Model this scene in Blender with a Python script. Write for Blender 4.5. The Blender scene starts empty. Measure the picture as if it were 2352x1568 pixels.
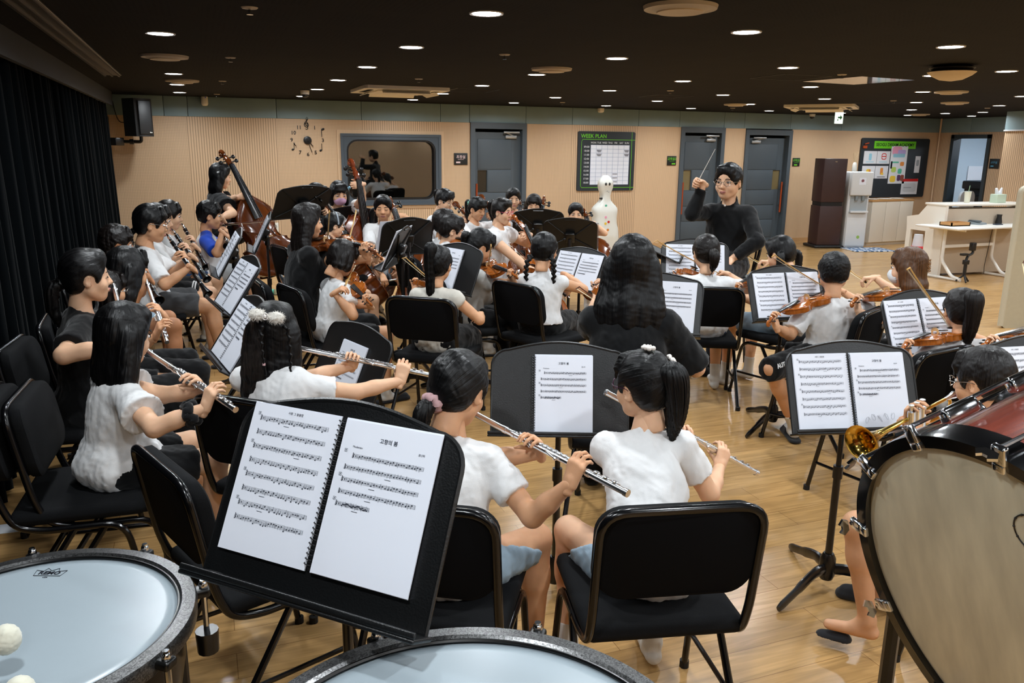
EXPO = -0.2
import bpy, bmesh, math, random
import numpy as np
from mathutils import Vector, Matrix
random.seed(7)
C = bpy.context.scene
COL = C.collection
A_ = np.array
PI = math.pi
# ------------------------------------------------------------------ camera (28 mm lens, slightly downward) and sight lines
FPX, PITCH, ROLL, YAW, CAMH, U = 1851.77, .2367, .0108, .366, 1.70, .634
CEIL = CAMH + U
WALLY = 12.51
_cy, _sy, _cp, _sp = math.cos(YAW), math.sin(YAW), math.cos(PITCH), math.sin(PITCH)
CW = A_([_sy*_cp, _cy*_cp, -_sp]); _r = A_([_cy, -_sy, 0.]); _u = np.cross(_r, CW)
CR = _r*math.cos(ROLL)+_u*math.sin(ROLL); CU = -_r*math.sin(ROLL)+_u*math.cos(ROLL)
CAM = A_([0., 0., CAMH])
def ray(p): return CW + CR*((p[0]-1176)/FPX) + CU*((784-p[1])/FPX)
def at(p, D): return CAM + ray(p)*D                      # point at depth D along a sight line
def onz(p, z=0.): d = ray(p); return CAM + d*((z-CAMH)/d[2])
def ony(p, y=WALLY): d = ray(p); return CAM + d*(y/d[1])
def onx(p, x): d = ray(p); return CAM + d*(x/d[0])
def pix(X): X = A_(X)-CAM; z = X@CW; return A_([1176+FPX*(X@CR)/z, 784-FPX*(X@CU)/z])
def depth(X): return (A_(X)-CAM)@CW
def nrm(v): v = A_(v, dtype=float); return v/max(np.linalg.norm(v), 1e-9)
def reldir(a):                                            # horizontal direction, degrees clockwise from the camera's heading
    t = YAW+math.radians(a); return A_([math.sin(t), math.cos(t), 0.])
def meet(start, p, L, far=False):                         # point on the sight line of p at distance L from start
    d = ray(p); o = CAM-start; a = d@d; b = 2*d@o; c = o@o-L*L; q = b*b-4*a*c
    if q < 0: t = -b/(2*a); X = CAM+d*t; return start+nrm(X-start)*L
    t = (-b+(1 if far else -1)*math.sqrt(q))/(2*a); return CAM+d*t
UP = A_([0., 0., 1.])
# ------------------------------------------------------------------ materials
def lin(h):
    h = h.lstrip('#'); c = [int(h[i:i+2], 16)/255 for i in (0, 2, 4)]
    return tuple((x/12.92 if x <= .04045 else ((x+.055)/1.055)**2.4) for x in c)+(1.,)
MATS = {}
def mat(name, col='#808080', rough=.5, metal=0., spec=.5, noise=0., nscale=30., bump=0., bscale=80., coat=0., emis=None, es=0., sheen=0., trans=0., sss=0., stretch=(1, 1, 1)):
    if name in MATS: return MATS[name]
    m = bpy.data.materials.new(name); m.use_nodes = True; nt = m.node_tree; b = nt.nodes['Principled BSDF']; I = b.inputs
    c = lin(col) if isinstance(col, str) else tuple(col)
    I['Base Color'].default_value = c; I['Roughness'].default_value = rough; I['Metallic'].default_value = metal
    I['Specular IOR Level'].default_value = spec; I['Coat Weight'].default_value = coat; I['Sheen Weight'].default_value = sheen; I['Transmission Weight'].default_value = trans
    if coat: I['Coat Roughness'].default_value = .08
    if sss: I['Subsurface Weight'].default_value = sss; I['Subsurface Radius'].default_value = (.012, .004, .002)
    if emis: I['Emission Color'].default_value = lin(emis); I['Emission Strength'].default_value = es
    if noise or bump:
        tc = nt.nodes.new('ShaderNodeTexCoord'); mp = nt.nodes.new('ShaderNodeMapping'); mp.inputs['Scale'].default_value = stretch
        nt.links.new(tc.outputs['Object'], mp.inputs['Vector'])
    if noise:
        n = nt.nodes.new('ShaderNodeTexNoise'); n.inputs['Scale'].default_value = nscale; n.inputs['Detail'].default_value = 4; nt.links.new(mp.outputs[0], n.inputs['Vector'])
        r = nt.nodes.new('ShaderNodeMapRange'); r.inputs['To Min'].default_value = 1-noise; r.inputs['To Max'].default_value = 1+noise; r.inputs['From Min'].default_value = .25; r.inputs['From Max'].default_value = .75
        nt.links.new(n.outputs['Fac'], r.inputs['Value'])
        x = nt.nodes.new('ShaderNodeVectorMath'); x.operation = 'SCALE'; x.inputs[0].default_value = c[:3]; nt.links.new(r.outputs[0], x.inputs['Scale']); nt.links.new(x.outputs[0], I['Base Color'])
    if bump:
        n = nt.nodes.new('ShaderNodeTexNoise'); n.inputs['Scale'].default_value = bscale; n.inputs['Detail'].default_value = 3; nt.links.new(mp.outputs[0], n.inputs['Vector'])
        bp = nt.nodes.new('ShaderNodeBump'); bp.inputs['Strength'].default_value = bump; bp.inputs['Distance'].default_value = .01; nt.links.new(n.outputs['Fac'], bp.inputs['Height']); nt.links.new(bp.outputs[0], I['Normal'])
    MATS[name] = m; return m
class NG:                                                 # small helper to write node graphs
    def __init__(s, name):
        s.m = bpy.data.materials.new(name); s.m.use_nodes = True; s.t = s.m.node_tree; s.b = s.t.nodes['Principled BSDF']; MATS[name] = s.m
    def n(s, typ, **kw):
        nd = s.t.nodes.new('ShaderNode'+typ)
        for k, v in kw.items():
            if k == 'op': nd.operation = v
            elif hasattr(nd, k) and not k[0].isupper(): setattr(nd, k, v)
            else: s.i(nd, k.replace('_', ' ') if k not in nd.inputs else k, v)
        return nd
    def i(s, nd, k, v):
        k = int(k[1:]) if isinstance(k, str) and k[0] == 'i' and k[1:].isdigit() else k
        if isinstance(v, bpy.types.NodeSocket): s.t.links.new(v, nd.inputs[k])
        else: nd.inputs[k].default_value = v
    def math(s, op, a, b=0.): nd = s.t.nodes.new('ShaderNodeMath'); nd.operation = op; s.i(nd, 0, a); s.i(nd, 1, b); return nd.outputs[0]
    def mixc(s, f, a, b):
        nd = s.t.nodes.new('ShaderNodeMix'); nd.data_type = 'RGBA'; s.i(nd, 0, f); s.i(nd, 6, a); s.i(nd, 7, b); return nd.outputs[2]
    def bump(s, h, st=.3, dist=.005): nd = s.n('Bump', Strength=st, Distance=dist); s.i(nd, 'Height', h); s.t.links.new(nd.outputs[0], s.b.inputs['Normal'])
# ------------------------------------------------------------------ mesh container
class M:
    def __init__(s): s.V = []; s.L = []; s.S = []; s.MI = []; s.n = 0; s.UV = []
    def add(s, v, faces, mi=0, uv=None):
        v = np.asarray(v, dtype=np.float32).reshape(-1, 3); s.V.append(v)
        if isinstance(faces, np.ndarray):
            s.L.append((faces+s.n).ravel()); s.S.append(np.full(len(faces), faces.shape[1])); k = len(faces)
        else:
            s.L.append(A_([i+s.n for f in faces for i in f], dtype=np.int64)); s.S.append(A_([len(f) for f in faces], dtype=np.int64)); k = len(faces)
        s.MI.append(np.full(k, mi)); s.UV.append(uv if uv is not None else np.zeros((len(v), 2))); s.n += len(v); return s
    def join(s, o, mi=None, T=None):
        n0 = s.n
        for v, l, z, m, u in zip(o.V, o.L, o.S, o.MI, o.UV):
            if T is not None: v = xf(T, v)
            s.V.append(v); s.L.append(l+n0); s.S.append(z); s.MI.append(m if mi is None else np.full(len(m), mi)); s.UV.append(u)
        s.n += o.n; return s
    def verts(s): return np.concatenate(s.V) if s.V else np.zeros((0, 3))
    def move(s, fn): s.V = [np.asarray(fn(v), dtype=np.float32) for v in s.V]; return s
def xf(T, v): T = np.asarray(T); return v@T[:3, :3].T+T[:3, 3]
def mat4(x, y, z, o): T = np.eye(4); T[:3, 0] = x; T[:3, 1] = y; T[:3, 2] = z; T[:3, 3] = o; return T
def mesh(name, m, mats, smooth=35, uv=False):
    me = bpy.data.meshes.new(name); v = m.verts(); L = np.concatenate(m.L); S = np.concatenate(m.S); MI = np.concatenate(m.MI)
    me.vertices.add(len(v)); me.vertices.foreach_set('co', v.astype(np.float32).ravel())
    me.loops.add(len(L)); me.loops.foreach_set('vertex_index', L.astype(np.int32))
    me.polygons.add(len(S)); st = np.concatenate([[0], np.cumsum(S)[:-1]]); me.polygons.foreach_set('loop_start', st.astype(np.int32)); me.polygons.foreach_set('material_index', MI.astype(np.int32))
    if not isinstance(mats, (list, tuple)): mats = [mats]
    for x in mats: me.materials.append(x)
    if uv:
        U_ = np.concatenate(m.UV); a = me.attributes.new('strand', 'FLOAT2', 'POINT'); a.data.foreach_set('vector', U_.astype(np.float32).ravel())
    me.update(); me.validate(clean_customdata=False)
    if smooth is None: me.polygons.foreach_set('use_smooth', np.zeros(len(me.polygons), dtype=bool))
    if smooth is not None:
        me.polygons.foreach_set('use_smooth', np.ones(len(me.polygons), dtype=bool))
        if smooth < 180: me.set_sharp_from_angle(angle=math.radians(smooth))
    return me
def obj(name, m, mats, parent=None, smooth=35, T=None, label=None, uv=False):
    me = m if isinstance(m, bpy.types.Mesh) else mesh(name, m, mats, smooth, uv)
    o = bpy.data.objects.new(name, me); COL.objects.link(o)
    if T is not None: o.matrix_world = Matrix(np.asarray(T).tolist())
    if parent is not None: o.parent = parent
    if label: o['label'] = label
    return o
def tag(o, label, cat, group=None, kind=None):
    o['label'] = label; o['category'] = cat
    if group: o['group'] = group
    if kind: o['kind'] = kind
    return o
def thing(name, label, cat, T=None, group=None, loc=None, rz=0.):
    o = bpy.data.objects.new(name, None); COL.objects.link(o); o.empty_display_size = .1
    if T is not None: o.matrix_world = Matrix(np.asarray(T).tolist())
    if loc is not None: o.location = loc; o.rotation_euler = (0, 0, rz)
    return tag(o, label, cat, group)
def struct(name, m, mats, label=None, smooth=35):
    o = obj(name, m, mats, smooth=smooth); o['kind'] = 'structure'
    if label: o['label'] = label
    return o
def kids(o): return [c for c in bpy.data.objects if c.parent == o]
def dup(o, label=None, T=None, loc=None, rz=None):        # a thing with its parts and sub-parts
    def cp(a, par):
        c = a.copy(); COL.objects.link(c)
        if par is not None: c.parent = par
        for k in list(a.children): cp(k, c)
        return c
    r = cp(o, None)
    if T is not None: r.matrix_world = Matrix(np.asarray(T).tolist())
    if loc is not None: r.location = loc
    if rz is not None: r.rotation_euler = (0, 0, rz)
    if label: r['label'] = label
    return r
# ------------------------------------------------------------------ shapes
def box(m, lo, hi, mi=0, bev=0.):
    lo, hi = A_(lo, dtype=float), A_(hi, dtype=float); lo, hi = np.minimum(lo, hi), np.maximum(lo, hi)
    if bev <= 0:
        v = [(x, y, z) for x in (lo[0], hi[0]) for y in (lo[1], hi[1]) for z in (lo[2], hi[2])]
        return m.add(v, [(0, 1, 3, 2), (4, 6, 7, 5), (0, 4, 5, 1), (2, 3, 7, 6), (0, 2, 6, 4), (1, 5, 7, 3)], mi)
    b = min(bev, .49*min(hi-lo)); bm = bmesh.new(); bmesh.ops.create_cube(bm, size=1)
    for v in bm.verts: v.co = Vector(((v.co.x+.5)*(hi[0]-lo[0])+lo[0], (v.co.y+.5)*(hi[1]-lo[1])+lo[1], (v.co.z+.5)*(hi[2]-lo[2])+lo[2]))
    bmesh.ops.bevel(bm, geom=list(bm.edges), offset=b, segments=3, profile=.5, affect='EDGES')
    return frombm(m, bm, mi)
def frombm(m, bm, mi=0):
    bm.verts.index_update(); m.add([v.co[:] for v in bm.verts], [[v.index for v in f.verts] for f in bm.faces], mi); bm.free(); return m
def cbox(m, c, s, mi=0, bev=0., R=None):
    t = M(); box(t, -A_(s)/2, A_(s)/2, 0, bev); T = np.eye(4); T[:3, 3] = c
    if R is not None: T[:3, :3] = R
    return m.join(t, mi, T)
def frame_of(d, hint=None):
    d = nrm(d); h = A_(hint if hint is not None else (UP if abs(d[2]) < .95 else (1, 0, 0)), dtype=float)
    x = nrm(np.cross(h, d)); y = np.cross(d, x); return x, y
def tube(m, pts, r, n=10, mi=0, caps=True, flat=1., hint=None, closed=False):
    pts = A_(pts, dtype=float); k = len(pts); rs = np.full(k, r) if np.isscalar(r) else A_(r, dtype=float)
    x = None; V = []; a = np.linspace(0, 2*PI, n, endpoint=False)
    for i in range(k):
        if closed: d = nrm(pts[(i+1) % k]-pts[i-1])
        else: d = nrm(pts[min(i+1, k-1)]-pts[max(i-1, 0)])
        if x is None: x, y = frame_of(d, hint)
        else: x = nrm(x-d*(x@d)); y = np.cross(d, x)
        V.append(pts[i]+rs[i]*(np.cos(a)[:, None]*x+flat*np.sin(a)[:, None]*y))
    V = np.concatenate(V); F = []
    for i in range(k if closed else k-1):
        j2 = (i+1) % k
        for j in range(n): F.append((i*n+j, i*n+(j+1) % n, j2*n+(j+1) % n, j2*n+j))
    F = [list(f) for f in F]
    if caps and not closed: F += [list(range(n))[::-1], list(range((k-1)*n, k*n))]
    return m.add(V, F, mi)
def smoothpath(pts, n=8):                                 # Catmull-Rom through the points
    P = [A_(p, dtype=float) for p in pts]; P = [2*P[0]-P[1]]+P+[2*P[-1]-P[-2]]; out = []
    for i in range(1, len(P)-2):
        for t in np.linspace(0, 1, n, endpoint=False):
            a, b, c, d = P[i-1], P[i], P[i+1], P[i+2]
            out.append(.5*((2*b)+(-a+c)*t+(2*a-5*b+4*c-d)*t*t+(-a+3*b-3*c+d)*t**3))
    out.append(P[-2]); return A_(out)
def roundpath(pts, r=.04, n=6):                           # polyline with rounded corners
    P = [A_(p, dtype=float) for p in pts]; out = [P[0]]
    for a, b, c in zip(P, P[1:], P[2:]):
        q = min(r, .48*np.linalg.norm(b-a), .48*np.linalg.norm(c-b)); s = b+nrm(a-b)*q; e = b+nrm(c-b)*q
        out += [(1-t)**2*s+2*t*(1-t)*b+t*t*e for t in np.linspace(0, 1, n)]
    out.append(P[-1]); return A_(out)
def lathe(m, prof, n=24, mi=0, T=None, caps=True):        # prof: (radius, z)
    a = np.linspace(0, 2*PI, n, endpoint=False); V = []; F = []
    for r, z in prof: V += [(r*math.cos(t), r*math.sin(t), z) for t in a]
    for i in range(len(prof)-1):
        for j in range(n): F.append((i*n+j, i*n+(j+1) % n, (i+1)*n+(j+1) % n, (i+1)*n+j))
    if caps: F += [list(range(n))[::-1], list(range((len(prof)-1)*n, len(prof)*n))]
    V = A_(V);
    if T is not None: V = xf(T, V)
    return m.add(V, [list(f) for f in F], mi)
def disc(m, c, r, nrmv, h=.002, n=16, mi=0):
    x, y = frame_of(nrmv); return lathe(m, [(r, 0), (r, h)], n, mi, mat4(x, y, nrm(nrmv), c))
def prism(m, out, z0, z1, mi=0, T=None):
    n = len(out); V = [(x, y, z0) for x, y in out]+[(x, y, z1) for x, y in out]
    F = [list(range(n))[::-1], list(range(n, 2*n))]+[[i, (i+1) % n, n+(i+1) % n, n+i] for i in range(n)]
    V = A_(V, dtype=float)
    if T is not None: V = xf(T, V)
    return m.add(V, F, mi)
def rrect(w, h, r, n=6, cx=0, cy=0):
    o = []
    for sx, sy, a0 in ((1, 1, 0), (-1, 1, 90), (-1, -1, 180), (1, -1, 270)):
        for a in np.linspace(a0, a0+90, n): o.append((cx+sx*(w/2-r)+r*math.cos(math.radians(a)), cy+sy*(h/2-r)+r*math.sin(math.radians(a))))
    return o
def sphere(m, c, r, mi=0, n=12, R=None):
    r = A_([r, r, r] if np.isscalar(r) else r, dtype=float); V = []; F = []
    for i in range(1, n):
        for j in range(2*n): p, t = PI*i/n, PI*j/n; V.append((math.sin(p)*math.cos(t), math.sin(p)*math.sin(t), math.cos(p)))
    k = len(V); V += [(0, 0, 1), (0, 0, -1)]; w = 2*n
    for i in range(n-2):
        for j in range(w): F.append([i*w+j, (i+1)*w+j, (i+1)*w+(j+1) % w, i*w+(j+1) % w])
    for j in range(w): F.append([k, j, (j+1) % w]); F.append([k+1, (n-2)*w+(j+1) % w, (n-2)*w+j])
    V = A_(V)*r
    if R is not None: V = V@np.asarray(R).T
    return m.add(V+A_(c), F, mi)
_fonts = {}
def text(m, s, size, T, mi=0, align='CENTER', bold=0., depth_=.0006):
    cu = bpy.data.curves.new('lettering', 'FONT'); cu.body = s; cu.size = size; cu.align_x = align; cu.align_y = 'CENTER'; cu.extrude = depth_; cu.offset = bold*size; cu.resolution_u = 2
    o = bpy.data.objects.new('lettering', cu); COL.objects.link(o); dg = bpy.context.evaluated_depsgraph_get(); me = o.evaluated_get(dg).to_mesh()
    if len(me.vertices):
        v = A_([w.co[:] for w in me.vertices]); m.add(xf(T, v), [list(p.vertices) for p in me.polygons], mi)
    bpy.data.objects.remove(o); bpy.data.curves.remove(cu); return m
# ------------------------------------------------------------------ implicit surfaces -> one continuous mesh
class Fd:
    def __init__(s, lo, hi, vox):
        s.lo = A_(lo, dtype=np.float64); s.h = vox; s.n = np.ceil((A_(hi)-s.lo)/vox).astype(int)+2; s.D = np.full(s.n, .5, dtype=np.float32)
        s.ax = [s.lo[i]+vox*np.arange(s.n[i]) for i in range(3)]
    def blk(s, lo, hi):
        a = np.maximum(np.floor((lo-s.lo)/s.h).astype(int), 0); b = np.minimum(np.ceil((hi-s.lo)/s.h).astype(int)+1, s.n)
        if (b <= a).any(): return None
        X, Y, Z = (s.ax[i][a[i]:b[i]] for i in range(3)); return tuple(slice(a[i], b[i]) for i in range(3)), X[:, None, None], Y[None, :, None], Z[None, None, :]
    def put(s, d, sl, k, sub):
        o = s.D[sl]
        if sub: a, b = -o, d; 
        else: a, b = o, d
        if k > 0: h = np.maximum(k-np.abs(a-b), 0)/k; q = np.minimum(a, b)-h*h*k*.25
        else: q = np.minimum(a, b)
        if sub: q = -q
        s.D[sl] = q
    def cap(s, a, b, ra, rb=None, k=.02, sub=False, cut=None):
        rb = ra if rb is None else rb; a, b = A_(a, dtype=float), A_(b, dtype=float); r = max(ra, rb)+k+3*s.h
        B = s.blk(np.minimum(a, b)-r, np.maximum(a, b)+r)
        if B is None: return s
        sl, X, Y, Z = B; ba = b-a; l2 = max(ba@ba, 1e-9); px, py, pz = X-a[0], Y-a[1], Z-a[2]
        t = np.clip((px*ba[0]+py*ba[1]+pz*ba[2])/l2, 0, 1)
        d = np.sqrt((px-ba[0]*t)**2+(py-ba[1]*t)**2+(pz-ba[2]*t)**2)-(ra+(rb-ra)*t)
        if cut is not None:
            for (o, n) in cut: d = np.maximum(d, (X-o[0])*n[0]+(Y-o[1])*n[1]+(Z-o[2])*n[2])
        s.put(d.astype(np.float32), sl, k, sub); return s
    def ell(s, c, r, R=None, k=.02, sub=False, cut=None):
        c = A_(c, dtype=float); r = A_(r, dtype=float); q = max(r)+k+3*s.h; B = s.blk(c-q, c+q)
        if B is None: return s
        sl, X, Y, Z = B; x, y, z = X-c[0], Y-c[1], Z-c[2]
        if R is not None:
            R = np.asarray(R); x, y, z = x*R[0, 0]+y*R[1, 0]+z*R[2, 0], x*R[0, 1]+y*R[1, 1]+z*R[2, 1], x*R[0, 2]+y*R[1, 2]+z*R[2, 2]
        k0 = np.sqrt((x/r[0])**2+(y/r[1])**2+(z/r[2])**2); k1 = np.sqrt((x/r[0]**2)**2+(y/r[1]**2)**2+(z/r[2]**2)**2)
        d = k0*(k0-1)/np.maximum(k1, 1e-6)
        if cut is not None:
            for (o, n) in cut: d = np.maximum(d, (X-o[0])*n[0]+(Y-o[1])*n[1]+(Z-o[2])*n[2])
        s.put(d.astype(np.float32), sl, k, sub); return s
    def half(s, o, n, lo=None, hi=None):                  # keep the side opposite to n
        X, Y, Z = s.ax[0][:, None, None], s.ax[1][None, :, None], s.ax[2][None, None, :]
        s.D = np.maximum(s.D, ((X-o[0])*n[0]+(Y-o[1])*n[1]+(Z-o[2])*n[2]).astype(np.float32)); return s
    def net(s, relax=1):
        D = s.D; D[0] = D[-1] = .5; D[:, 0] = D[:, -1] = .5; D[:, :, 0] = D[:, :, -1] = .5; I = D < 0; n = s.n
        cnt = np.zeros(n-1, dtype=np.int8)
        for i in (0, 1):
            for j in (0, 1):
                for k in (0, 1): cnt += I[i:n[0]-1+i, j:n[1]-1+j, k:n[2]-1+k]
        act = np.argwhere((cnt > 0) & (cnt < 8)); N = len(act)
        if N == 0: return np.zeros((0, 3)), np.zeros((0, 4), dtype=int)
        cr = [(i, j, k) for i in (0, 1) for j in (0, 1) for k in (0, 1)]
        val = np.stack([D[act[:, 0]+i, act[:, 1]+j, act[:, 2]+k] for i, j, k in cr], 1); acc = np.zeros((N, 3)); w = np.zeros(N)
        for a in range(8):
            for b in range(a+1, 8):
                if sum(abs(cr[a][q]-cr[b][q]) for q in range(3)) != 1: continue
                va, vb = val[:, a], val[:, b]; m_ = (va < 0) != (vb < 0); t = np.where(m_, va/np.where(m_, va-vb, 1), 0)
                acc += np.where(m_[:, None], A_(cr[a])+(A_(cr[b])-A_(cr[a]))*t[:, None], 0); w += m_
        P = s.lo+s.h*(act+acc/w[:, None]); idx = np.full(n-1, -1, dtype=np.int64); idx[act[:, 0], act[:, 1], act[:, 2]] = np.arange(N); Q = []
        for ax in range(3):
            b_, c_ = (ax+1) % 3, (ax+2) % 3; s1 = [slice(1, n[q]-1) for q in range(3)]; s2 = list(s1); s1[ax] = slice(0, n[ax]-1); s2[ax] = slice(1, n[ax])
            e = np.argwhere(I[tuple(s1)] != I[tuple(s2)]); off = A_([1, 1, 1]); off[ax] = 0; e = e+off; fl = I[e[:, 0], e[:, 1], e[:, 2]]
            eb = np.zeros(3, int); eb[b_] = 1; ec = np.zeros(3, int); ec[c_] = 1
            q = np.stack([idx[tuple((e-o).T)] for o in (eb+ec, ec, 0*eb, eb)], 1); q[~fl] = q[~fl][:, ::-1]; Q.append(q)
        Q = np.concatenate(Q)
        for _ in range(relax):
            S_ = np.zeros_like(P); c = np.zeros(N)
            for k in range(4):
                a, b = Q[:, k], Q[:, (k+1) % 4]
                for q in range(3): S_[:, q] += np.bincount(a, P[b, q], N)+np.bincount(b, P[a, q], N)
                c += np.bincount(a, minlength=N)+np.bincount(b, minlength=N)
            P = .5*P+.5*S_/np.maximum(c, 1)[:, None]
        return P, Q
def normals(P, Q):
    a = np.cross(P[Q[:, 2]]-P[Q[:, 0]], P[Q[:, 3]]-P[Q[:, 1]]); N = np.zeros_like(P)
    for k in range(4):
        for q in range(3): N[:, q] += np.bincount(Q[:, k], a[:, q], len(P))
    return N/np.maximum(np.linalg.norm(N, axis=1), 1e-12)[:, None]
def wob(P, f, seed=0, o=3):                               # cheap smooth noise, about -1..1
    r = np.random.RandomState(seed); out = np.zeros(len(P)); Pw = P.copy()
    for i in range(o):
        k = r.randn(4, 3); k /= np.linalg.norm(k, axis=1)[:, None]; ph = r.rand(4)*6.28; s = np.zeros(len(P))
        for j in range(4): s += np.sin(Pw@k[j]*f*6.28*(1+.35*j)+ph[j])
        out += s*.25/(1.6**i); Pw = Pw+.35/f*np.stack([np.sin(Pw[:, (q+1) % 3]*f*4+ph[q]) for q in range(3)], 1)*.4; f *= 1.9
    return out
# ------------------------------------------------------------------ room materials
WHITE = mat('white_plastic', '#e6e3da', .35); DARKGREY = mat('door_grey', '#4b555d', .5); CHROME = mat('chrome', '#d8dade', .12, 1.); BLK = mat('black_plastic', '#0c0c0d', .42)
BLKM = mat('black_metal', '#090909', .3, 0., .6); OFFW = mat('warm_white', '#e0dbd0', .5); ORANGE = mat('orange_wood', '#a8461c', .4); PAPER = mat('paper', '#e4e8f2', .6, spec=.3)
GREEN = mat('lime_green', '#69c421', .5); INK = mat('ink', '#20222a', .7, spec=.1); BLUE = mat('blue_print', '#1f5f9e', .5); RED = mat('red_plastic', '#c81f1c', .4); PAPERW = mat('white_paper', '#d9dbe0', .6)
def wallmat(name, kind, col='#dfbe99', axis=0):
    g = NG(name); tc = g.n('TexCoord'); sp = g.n('SeparateXYZ'); g.i(sp, 0, tc.outputs['Object']); x = sp.outputs[axis]; z = sp.outputs[2]
    mp = g.n('Mapping'); mp.inputs['Scale'].default_value = (30, 30, 1.5); g.i(mp, 0, tc.outputs['Object']); nz = g.n('TexNoise', Scale=3., Detail=5.); g.i(nz, 0, mp.outputs[0])
    base = g.mixc(nz.outputs['Fac'], lin(col), tuple(c*.82 for c in lin(col)[:3])+(1,))
    def band(v, p, w): return g.math('LESS_THAN', g.math('FRACT', g.math('DIVIDE', v, p)), w)
    if kind == 'slat': k = band(x, .034, .26); f = g.math('MULTIPLY', k, .62)
    elif kind == 'fine': k = band(x, .016, .22); f = g.math('MULTIPLY', k, .3)
    elif kind == 'grid': k = g.math('MAXIMUM', band(x, .021, .26), band(z, .021, .26)); f = g.math('MULTIPLY', k, .34)
    else: k = band(x, 50., 0.); f = k
    c = g.mixc(f, base, (.1, .055, .025, 1)); g.i(g.b, 'Base Color', c); g.b.inputs['Roughness'].default_value = .5
    if kind == 'slat': g.bump(g.math('SUBTRACT', 1., k), .6, .006)
    return g.m
W_SLAT, W_GRID, W_FINE, W_PLAIN = (wallmat('oak_'+k, k) for k in ('slat', 'grid', 'fine', 'plain')); W_SLATY = wallmat('oak_slat_side', 'slat', axis=1); W_PLAINY = wallmat('oak_side', 'plain', axis=1)
FRIEZE = mat('grey_green_panel', '#7d9499', .6, noise=.05, nscale=4)
def floormat():
    g = NG('oak_floor'); tc = g.n('TexCoord'); mp = g.n('Mapping'); g.i(mp, 0, tc.outputs['Object']); mp.inputs['Rotation'].default_value = (0, 0, .0)
    bk = g.n('TexBrick'); g.i(bk, 0, mp.outputs[0]); bk.offset = .37; bk.inputs['Scale'].default_value = 1.; bk.inputs['Brick Width'].default_value = 1.25; bk.inputs['Row Height'].default_value = .145; bk.inputs['Mortar Size'].default_value = .0012
    bk.inputs['Color1'].default_value = lin('#bf9762'); bk.inputs['Color2'].default_value = lin('#b28a56'); bk.inputs['Mortar'].default_value = lin('#84603a')
    m2 = g.n('Mapping'); m2.inputs['Scale'].default_value = (1.2, 16, 1); g.i(m2, 0, tc.outputs['Object'])
    n1 = g.n('TexNoise', Scale=2.2, Detail=7., Distortion=1.2); g.i(n1, 0, m2.outputs[0])
    r1 = g.n('MapRange', From_Min=.3, From_Max=.72, To_Min=.74, To_Max=1.16); g.i(r1, 0, n1.outputs['Fac'])
    v = g.n('VectorMath', op='SCALE'); g.i(v, 0, bk.outputs['Color']); g.i(v, 'Scale', r1.outputs[0]); g.i(g.b, 'Base Color', v.outputs[0])
    n2 = g.n('TexNoise', Scale=3., Detail=3.); g.i(n2, 0, tc.outputs['Object']); r2 = g.n('MapRange', To_Min=.17, To_Max=.3); g.i(r2, 0, n2.outputs['Fac']); g.i(g.b, 'Roughness', r2.outputs[0]); g.b.inputs['Specular IOR Level'].default_value = .5
    g.bump(bk.outputs['Fac'], .25, .001); return g.m
def ceilmat():
    g = NG('dark_perforated_ceiling'); tc = g.n('TexCoord'); sp = g.n('SeparateXYZ'); g.i(sp, 0, tc.outputs['Object']); x, y = sp.outputs[0], sp.outputs[1]
    def fr(v, p): return g.math('FRACT', g.math('DIVIDE', v, p))
    def inn(v, a, b): return g.math('MULTIPLY', g.math('GREATER_THAN', v, a), g.math('LESS_THAN', v, b))
    hole = g.math('MULTIPLY', inn(fr(x, .03), .2, .62), inn(fr(y, .03), .2, .62)); panel = g.math('MULTIPLY', inn(fr(x, .6), .12, .88), inn(fr(y, .6), .12, .88)); k = g.math('MULTIPLY', hole, panel)
    g.i(g.b, 'Base Color', g.mixc(k, lin('#151412'), lin('#020202'))); g.b.inputs['Roughness'].default_value = .85; g.b.inputs['Specular IOR Level'].default_value = .12; return g.m
# ------------------------------------------------------------------ shell
XL, XR, YB = -1.45, 13.9, -2.6
m = M(); box(m, (XL-.2, YB-.2, -.12), (17.5, 13.6, 0)); struct('floor', m, floormat())
m = M(); box(m, (XL-.2, YB-.2, CEIL), (17.5, 13.6, CEIL+.15)); struct('ceiling', m, ceilmat())
FZ = 2.065                                                 # underside of the grey-green frieze
def wx(px, py=300): return float(ony((px, py))[0])
D1, D2, D3 = (wx(1080), wx(1208.8)), (wx(1564), wx(1665)), (wx(1713), wx(1820)); WN = (wx(781, 306), wx(1011.5, 306), .80, 1.87)
segs = [(XL, wx(430, 290), 0), (wx(430, 290), wx(634, 290), 1), (wx(634, 290), wx(778, 290), 0), (wx(778, 290), wx(830, 290), 0), (wx(830, 290), wx(1011, 290), 1), (wx(1011, 290), D1[0], 0), (D1[1], wx(1313), 0), (wx(1313), wx(1466), 1), (wx(1466), D2[0], 2), (D2[1], D3[0], 2), (D3[1], wx(1938, 310), 4), (wx(1938, 310), XR, 4)]
m = M()
for x0, x1, k in segs:
    if x0 >= WN[0]-.3 and x1 <= WN[1]+.1 and k in (0, 1) and x0 < WN[1] and x1 > WN[0]: box(m, (x0, WALLY, WN[3]), (x1, WALLY+.2, FZ), k); box(m, (max(x0, WN[0]), WALLY, 0), (x1, WALLY+.2, WN[2]), 1)
    elif x0 < WN[0] < x1: box(m, (x0, WALLY, 0), (WN[0], WALLY+.2, FZ), k)
    else: box(m, (x0, WALLY, 0), (x1, WALLY+.2, FZ), k)
struct('wall_back', m, [W_GRID, W_SLAT, W_FINE, W_PLAIN, W_FINE])
m = M(); sx = [XL]+[wx(p, 240) for p in (375, 430, 634, 829, 1011, 1078, 1208, 1315, 1468, 1563, 1666, 1713, 1819, 1937)]+[XR]
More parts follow.
